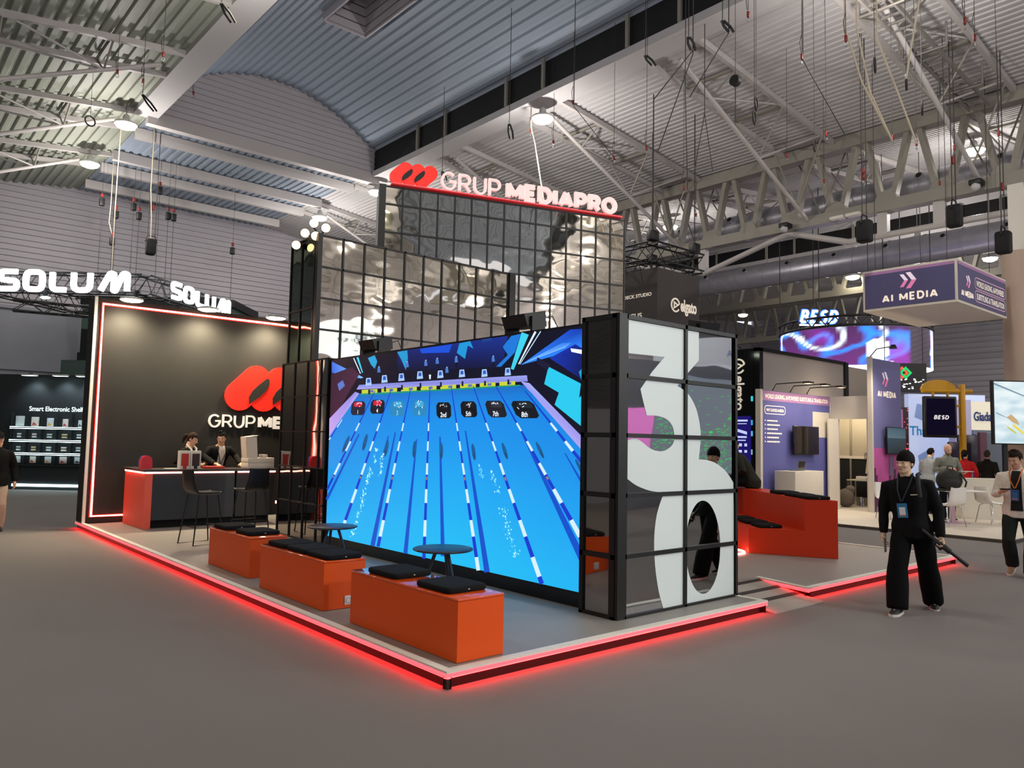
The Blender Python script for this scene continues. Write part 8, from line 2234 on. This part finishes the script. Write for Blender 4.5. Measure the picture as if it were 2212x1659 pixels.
# 1 - young man in black, walking towards the camera
rz = math.radians(-78)
def loc_of(w, o, rz):
    d = V(w) - V(o); c, s = math.cos(-rz), math.sin(-rz); return V((d.x * c - d.y * s, d.x * s + d.y * c, d.z))
O1 = V((5.535, -.918, 0))
aR = loc_of((5.22, -.90, .085), O1, rz); aL = loc_of((5.90, -.99, .095), O1, rz)
aR.x = -.10; aL.x = .14
kR = V((-.115, aR.y * .55 - .03, .47)); kL = V((.13, aL.y * .40 - .06, .48))
GD = V((.62, .1, -.52)).normalized()
t1, LM1, HM1, wr1 = person('young man all in black walking with a blue badge and a folded tripod', O1, rz, '#0d0d0e', '#0b0b0c', 'a', 1.73, 1, 0,
    {-1: ((-.285, .0, 1.12), (-.28, -.05, .86)), 1: ((.255, .03, 1.12), (.28, -.05, .86)),
     'hands': {1: (V((.25, -.25, -.9)), (-.75, -.55, 0), 1.25), -1: (V((.05, -.15, -1)), (.9, -.2, 0), .8)}},
    {-1: kR, 1: kL}, {-1: aR, 1: aL}, {-1: (-.1, -1, 0), 1: (.25, -1, -.12)}, (-22, 2), ('bowl', '#0e0b0a'), .0065, -.03, roll=-5, wide=1.1, trouser=.112, collar='up', shoes='#15181a', sleeves=1.03)
lanyard(t1, LM1, .985, '#20303c', '#2f7fae', zb=1.17, y=-.172, dx=-.045)
q = MB(); q.tube([LM1 @ V(p) for p in ((.12, .07, 1.46), (.125, -.07, 1.455), (.135, -.15, 1.34), (.14, -.165, 1.22))], .022, 8); q.build('backpack_strap', mat('strap_grey', '#1d1f20', .8), t1, True)
q = MB(); q.hexa([LM1 @ V(p) for p in ((.05, -.172, 1.245), (.12, -.172, 1.245), (.12, -.165, 1.245), (.05, -.165, 1.245), (.05, -.172, 1.255), (.12, -.172, 1.255), (.12, -.165, 1.255), (.05, -.165, 1.255))]); q.build('chest_mark', M['white_paint'], t1, True)
W4 = Matrix.Translation(O1) @ Matrix.Rotation(rz, 4, 'Z')
hl = wr1[1] + V((.02, -.045, -.085)); hr = wr1[-1] + V((.012, -.03, -.10))
g = thing('folded_tripod', 'folded black tripod carried in the hand of the young man in black', 'tripod', W4 @ hl)
a = W4 @ (hl - GD * .24); c = W4 @ (hl + GD * .30); dd = (c - a).normalized()
mb = MB(); mb.tube([a, a.lerp(c, .45), a.lerp(c, .46), a.lerp(c, .62)], [.017, .020, .030, .030], 10); mb.build('handle_tube', mat('tripod_grey', '#1c2226', .35), g)
for s in (-1, 0, 1):
    sv = dd.cross(V((0, 0, 1))).normalized() * .024 * s
    mb = MB(); mb.tube([a.lerp(c, .6) + sv * .6, c + sv], [.016, .019], 8); mb.build('leg', M['black'], g)
mb = MB(); mb.tube([a.lerp(c, .30), a.lerp(c, .30) + V((0, 0, -.05)), a.lerp(c, .42) + V((0, 0, -.06))], .008, 6); mb.ell(a.lerp(c, .40) + V((0, 0, -.05)), .018); mb.build('clamp_lever', M['black'], g)
mb = MB(); mb.prism([W4 @ (hr + V(p)) for p in ((.0, -.05, .05), (.01, -.02, .06), (.02, -.03, -.10), (.01, -.06, -.11))], W4.to_3x3() @ V((.009, 0, 0)))
tag(mb.build('mobile_phone', mat('phone_silver', '#b8b4a8', .25, metal=.5)), 'silver phone in the other hand of the young man in black', 'phone')

# 2 - man in an open white jacket, cut by the right edge
O2 = V((9.30, -.86, 0)); rz2 = math.radians(-82)
t2, LM2, HM2, wr2 = person('man in an open white jacket looking at a handheld, at the right edge', O2, rz2, '#e8e2d6', '#262d2a', 'b', 1.76, 3, -8,
    {-1: ((-.27, -.02, 1.12), (-.15, -.30, 1.19)), 1: ((.27, .03, 1.12), (.28, -.10, .90)), 'hands': {-1: (V((.5, -.75, .1)), (.0, .1, 1), .7), (-1, 'side'): (-1, 0, 0)}},
    {-1: (-.11, -.16, .50), 1: (.13, .02, .50)}, {-1: (-.10, .06, .16), 1: (.14, -.20, .085)}, {-1: (-.1, -1, -.5), 1: (.1, -1, 0)}, (-14, 18), ('short', '#2a2018'), .008, -.02, wide=1.08, trouser=.088, tee='#101113', shoes='#9a8064', sleeves=.72)
lanyard(t2, LM2, 1.0, '#d8742c', '#2c5c96', zb=1.20, y=-.175, dx=.01, card='#3c74b0')
q = MB(); p = wr2[-1] + V((.05, -.09, .035)); q.rbox(p.x - .04, p.x + .075, p.y - .09, p.y + .07, p.z - .008, p.z + .012, .005)
q.v = [tuple(Matrix.Translation(O2) @ Matrix.Rotation(rz2, 4, 'Z') @ V(v)) for v in q.v]
tag(q.build('handheld', M['black']), 'dark handheld in the palm of the man in the white jacket', 'phone')

# 3 - bald bearded man at the white table
O3 = at_d((2044 - 1106) / 1658.3 * 18.4, 18.4, ZA); rz3 = HD
t3, LM3, HM3, wr3 = person('bald bearded man in a grey-green shirt standing behind the backpack at the white table', O3, HD, '#7d7f74', '#15161a', 'b', 1.80, 4, 0,
    {-1: ((-.30, -.02, 1.16), (-.06, -.27, 1.20)), 1: ((.31, -.02, 1.14), (.20, -.28, 1.10)), 'hands': {-1: (V((.6, -.6, -.2)), (0, 0, -1), .7), 1: (V((.2, -.9, .1)), (-.2, 0, 1), .4), (-1, 'side'): (.5, -.5, 0), (1, 'side'): (1, 0, 0)}},
    None, None, None, (-6, 16), ('bald', '#4a3c30'), .010, wide=1.12, jacket=False, beard='#54463a')
q = MB(); q.rbox(-.13, .13, -.09, .09, -.006, .006, .004); q.v = [tuple(fr(O3) @ (V(v) + wr3[1] + V((.02, -.12, .045)))) for v in q.v]
tag(q.build('tablet', mat('tablet_white', '#d8d8d4', .3)), 'white tablet held by the bald man', 'tablet')
# 4 hoodie
person('person in a pale grey hooded top with back turned, left of the bald man', at_d((2003 - 1106) / 1658.3 * 20.0, 20.0, ZA), HD + math.radians(115), '#9aa0a0', '#101114', 'a', 1.70, 8, 0,
    {-1: ((-.25, -.06, 1.14), (-.14, -.28, 1.16)), 1: ((.25, -.06, 1.14), (.14, -.28, 1.16))}, None, None, None, (0, 24), ('short', '#0f0d0d'), .010, wide=1.05)
# 5 red jacket
person('person with dark hair in a red and black jacket, right of the bald man', at_d((2084 - 1106) / 1658.3 * 20.2, 20.2, ZA), HD + math.radians(160), '#b01c20', '#14161c', 'b', 1.66, 2, 0, None, None, None, None, (-30, 5), ('pony', '#181214'), .011)
# 6 dark suit
person('man in a dark jacket seen from the side in front of the grey-blue panel', at_d((2132 - 1106) / 1658.3 * 22.0, 22.0, 0), HD + math.radians(125), '#22221f', '#1a1a1c', 'b', 1.72, 0, 0, None, None, None, None, (0, 0), ('short', '#4a4038'), .011, wide=1.1)
# 7 man at the left edge
person('man in a black top and pale trousers walking at the left edge of the picture', at_d((3 - 1106) / 1658.3 * 13.35, 13.35, 0), HD + math.radians(40), '#0e0e0f', '#c9b8a0', 'b', 1.74, 3, 0,
    {-1: ((-.26, .02, 1.14), (-.16, -.22, 1.22)), 1: ((.27, .05, 1.14), (.28, -.02, .90))}, {-1: (-.10, -.18, .52), 1: (.10, .02, .49)}, {-1: (-.10, -.22, .085), 1: (.10, .22, .10)}, {-1: (-.1, -1, 0), 1: (.1, -1, -.1)}, (8, 6), ('cap', '#121212'), .009, -.03, trouser=.095, shoes='#1a1210', sole='#1a1210')
# 8, 9 staff at the counter
t8, LM8, HM8, wr8 = person('woman with a ponytail in a black blazer behind the white boxes on the counter', (1.62, 10.62, ZP), math.radians(8), '#15130f', '#141414', 'b', 1.66, 10, 22,
    {-1: ((-.27, -.10, 1.17), (-.02, -.30, 1.22)), 1: ((.24, -.14, 1.15), (.13, -.36, 1.12)), 'hands': {-1: (V((.8, -.5, -.15)), (0, .2, -1), .7), 1: (V((0, -1, -.1)), (-.5, 0, .6), .7), (-1, 'side'): (.3, -.9, 0)}},
    None, None, None, (22, 24), ('pony', '#2c1c14'), .009, wide=.92, collar='none')
q = MB()
for s in (-1, 1): q.tube([LM8 @ V((s * .075, .01, 1.44)), LM8 @ V((s * .065, -.10, 1.38)), LM8 @ V((s * .02, -.15, 1.22))], [.018, .022, .012], 8)
q.build('blouse_collar', M['white_paint'], t8, True)
t9, LM9, HM9, wr9 = person('dark-haired man in a black suit and white shirt leaning on the counter', (2.18, 10.68, ZP), math.radians(2), '#121111', '#121212', 'b', 1.74, 24, 0,
    {-1: ((-.31, -.22, 1.22), (-.24, -.58, 1.09)), 1: ((.31, -.22, 1.22), (.27, -.58, 1.09)), 'hands': {-1: (V((.3, -.9, -.1)), (0, 0, -1), .45), 1: (V((-.3, -.9, -.1)), (0, 0, -1), .6), (-1, 'side'): (1, 0, 0), (1, 'side'): (-1, 0, 0)}},
    None, None, None, (-30, 16), ('short', '#12100f'), .009, wide=1.05, tee='#ded6cc', collar='none')
lanyard(t9, LM9, .99, '#30343c', '#d8d4cc', zb=1.14, y=-.172, dx=.0, card='#e8e4dc')
# 10 seated person behind the column
qs = um + WD * 2.85
t10, LM10, HM10, wr10 = person('person in a dark olive jacket sitting on the orange steps behind the mirrored column', (qs.x, qs.y, .96 + .13 - .93), math.atan2(WD.y, WD.x) + math.radians(-153) - math.atan2(WD.y, WD.x), '#26261e', '#16171a', 'b', 1.74, 30, 0,
    {-1: ((-.34, -.12, 1.14), (-.16, -.34, 1.05)), 1: ((.34, -.12, 1.14), (.16, -.34, 1.05))}, {-1: (-.15, -.42, .93), 1: (.15, -.42, .93)}, {-1: (-.15, -.46, .43), 1: (.15, -.46, .43)}, None, (0, 12), ('cap', '#1c1f24'), .011, wide=1.1)
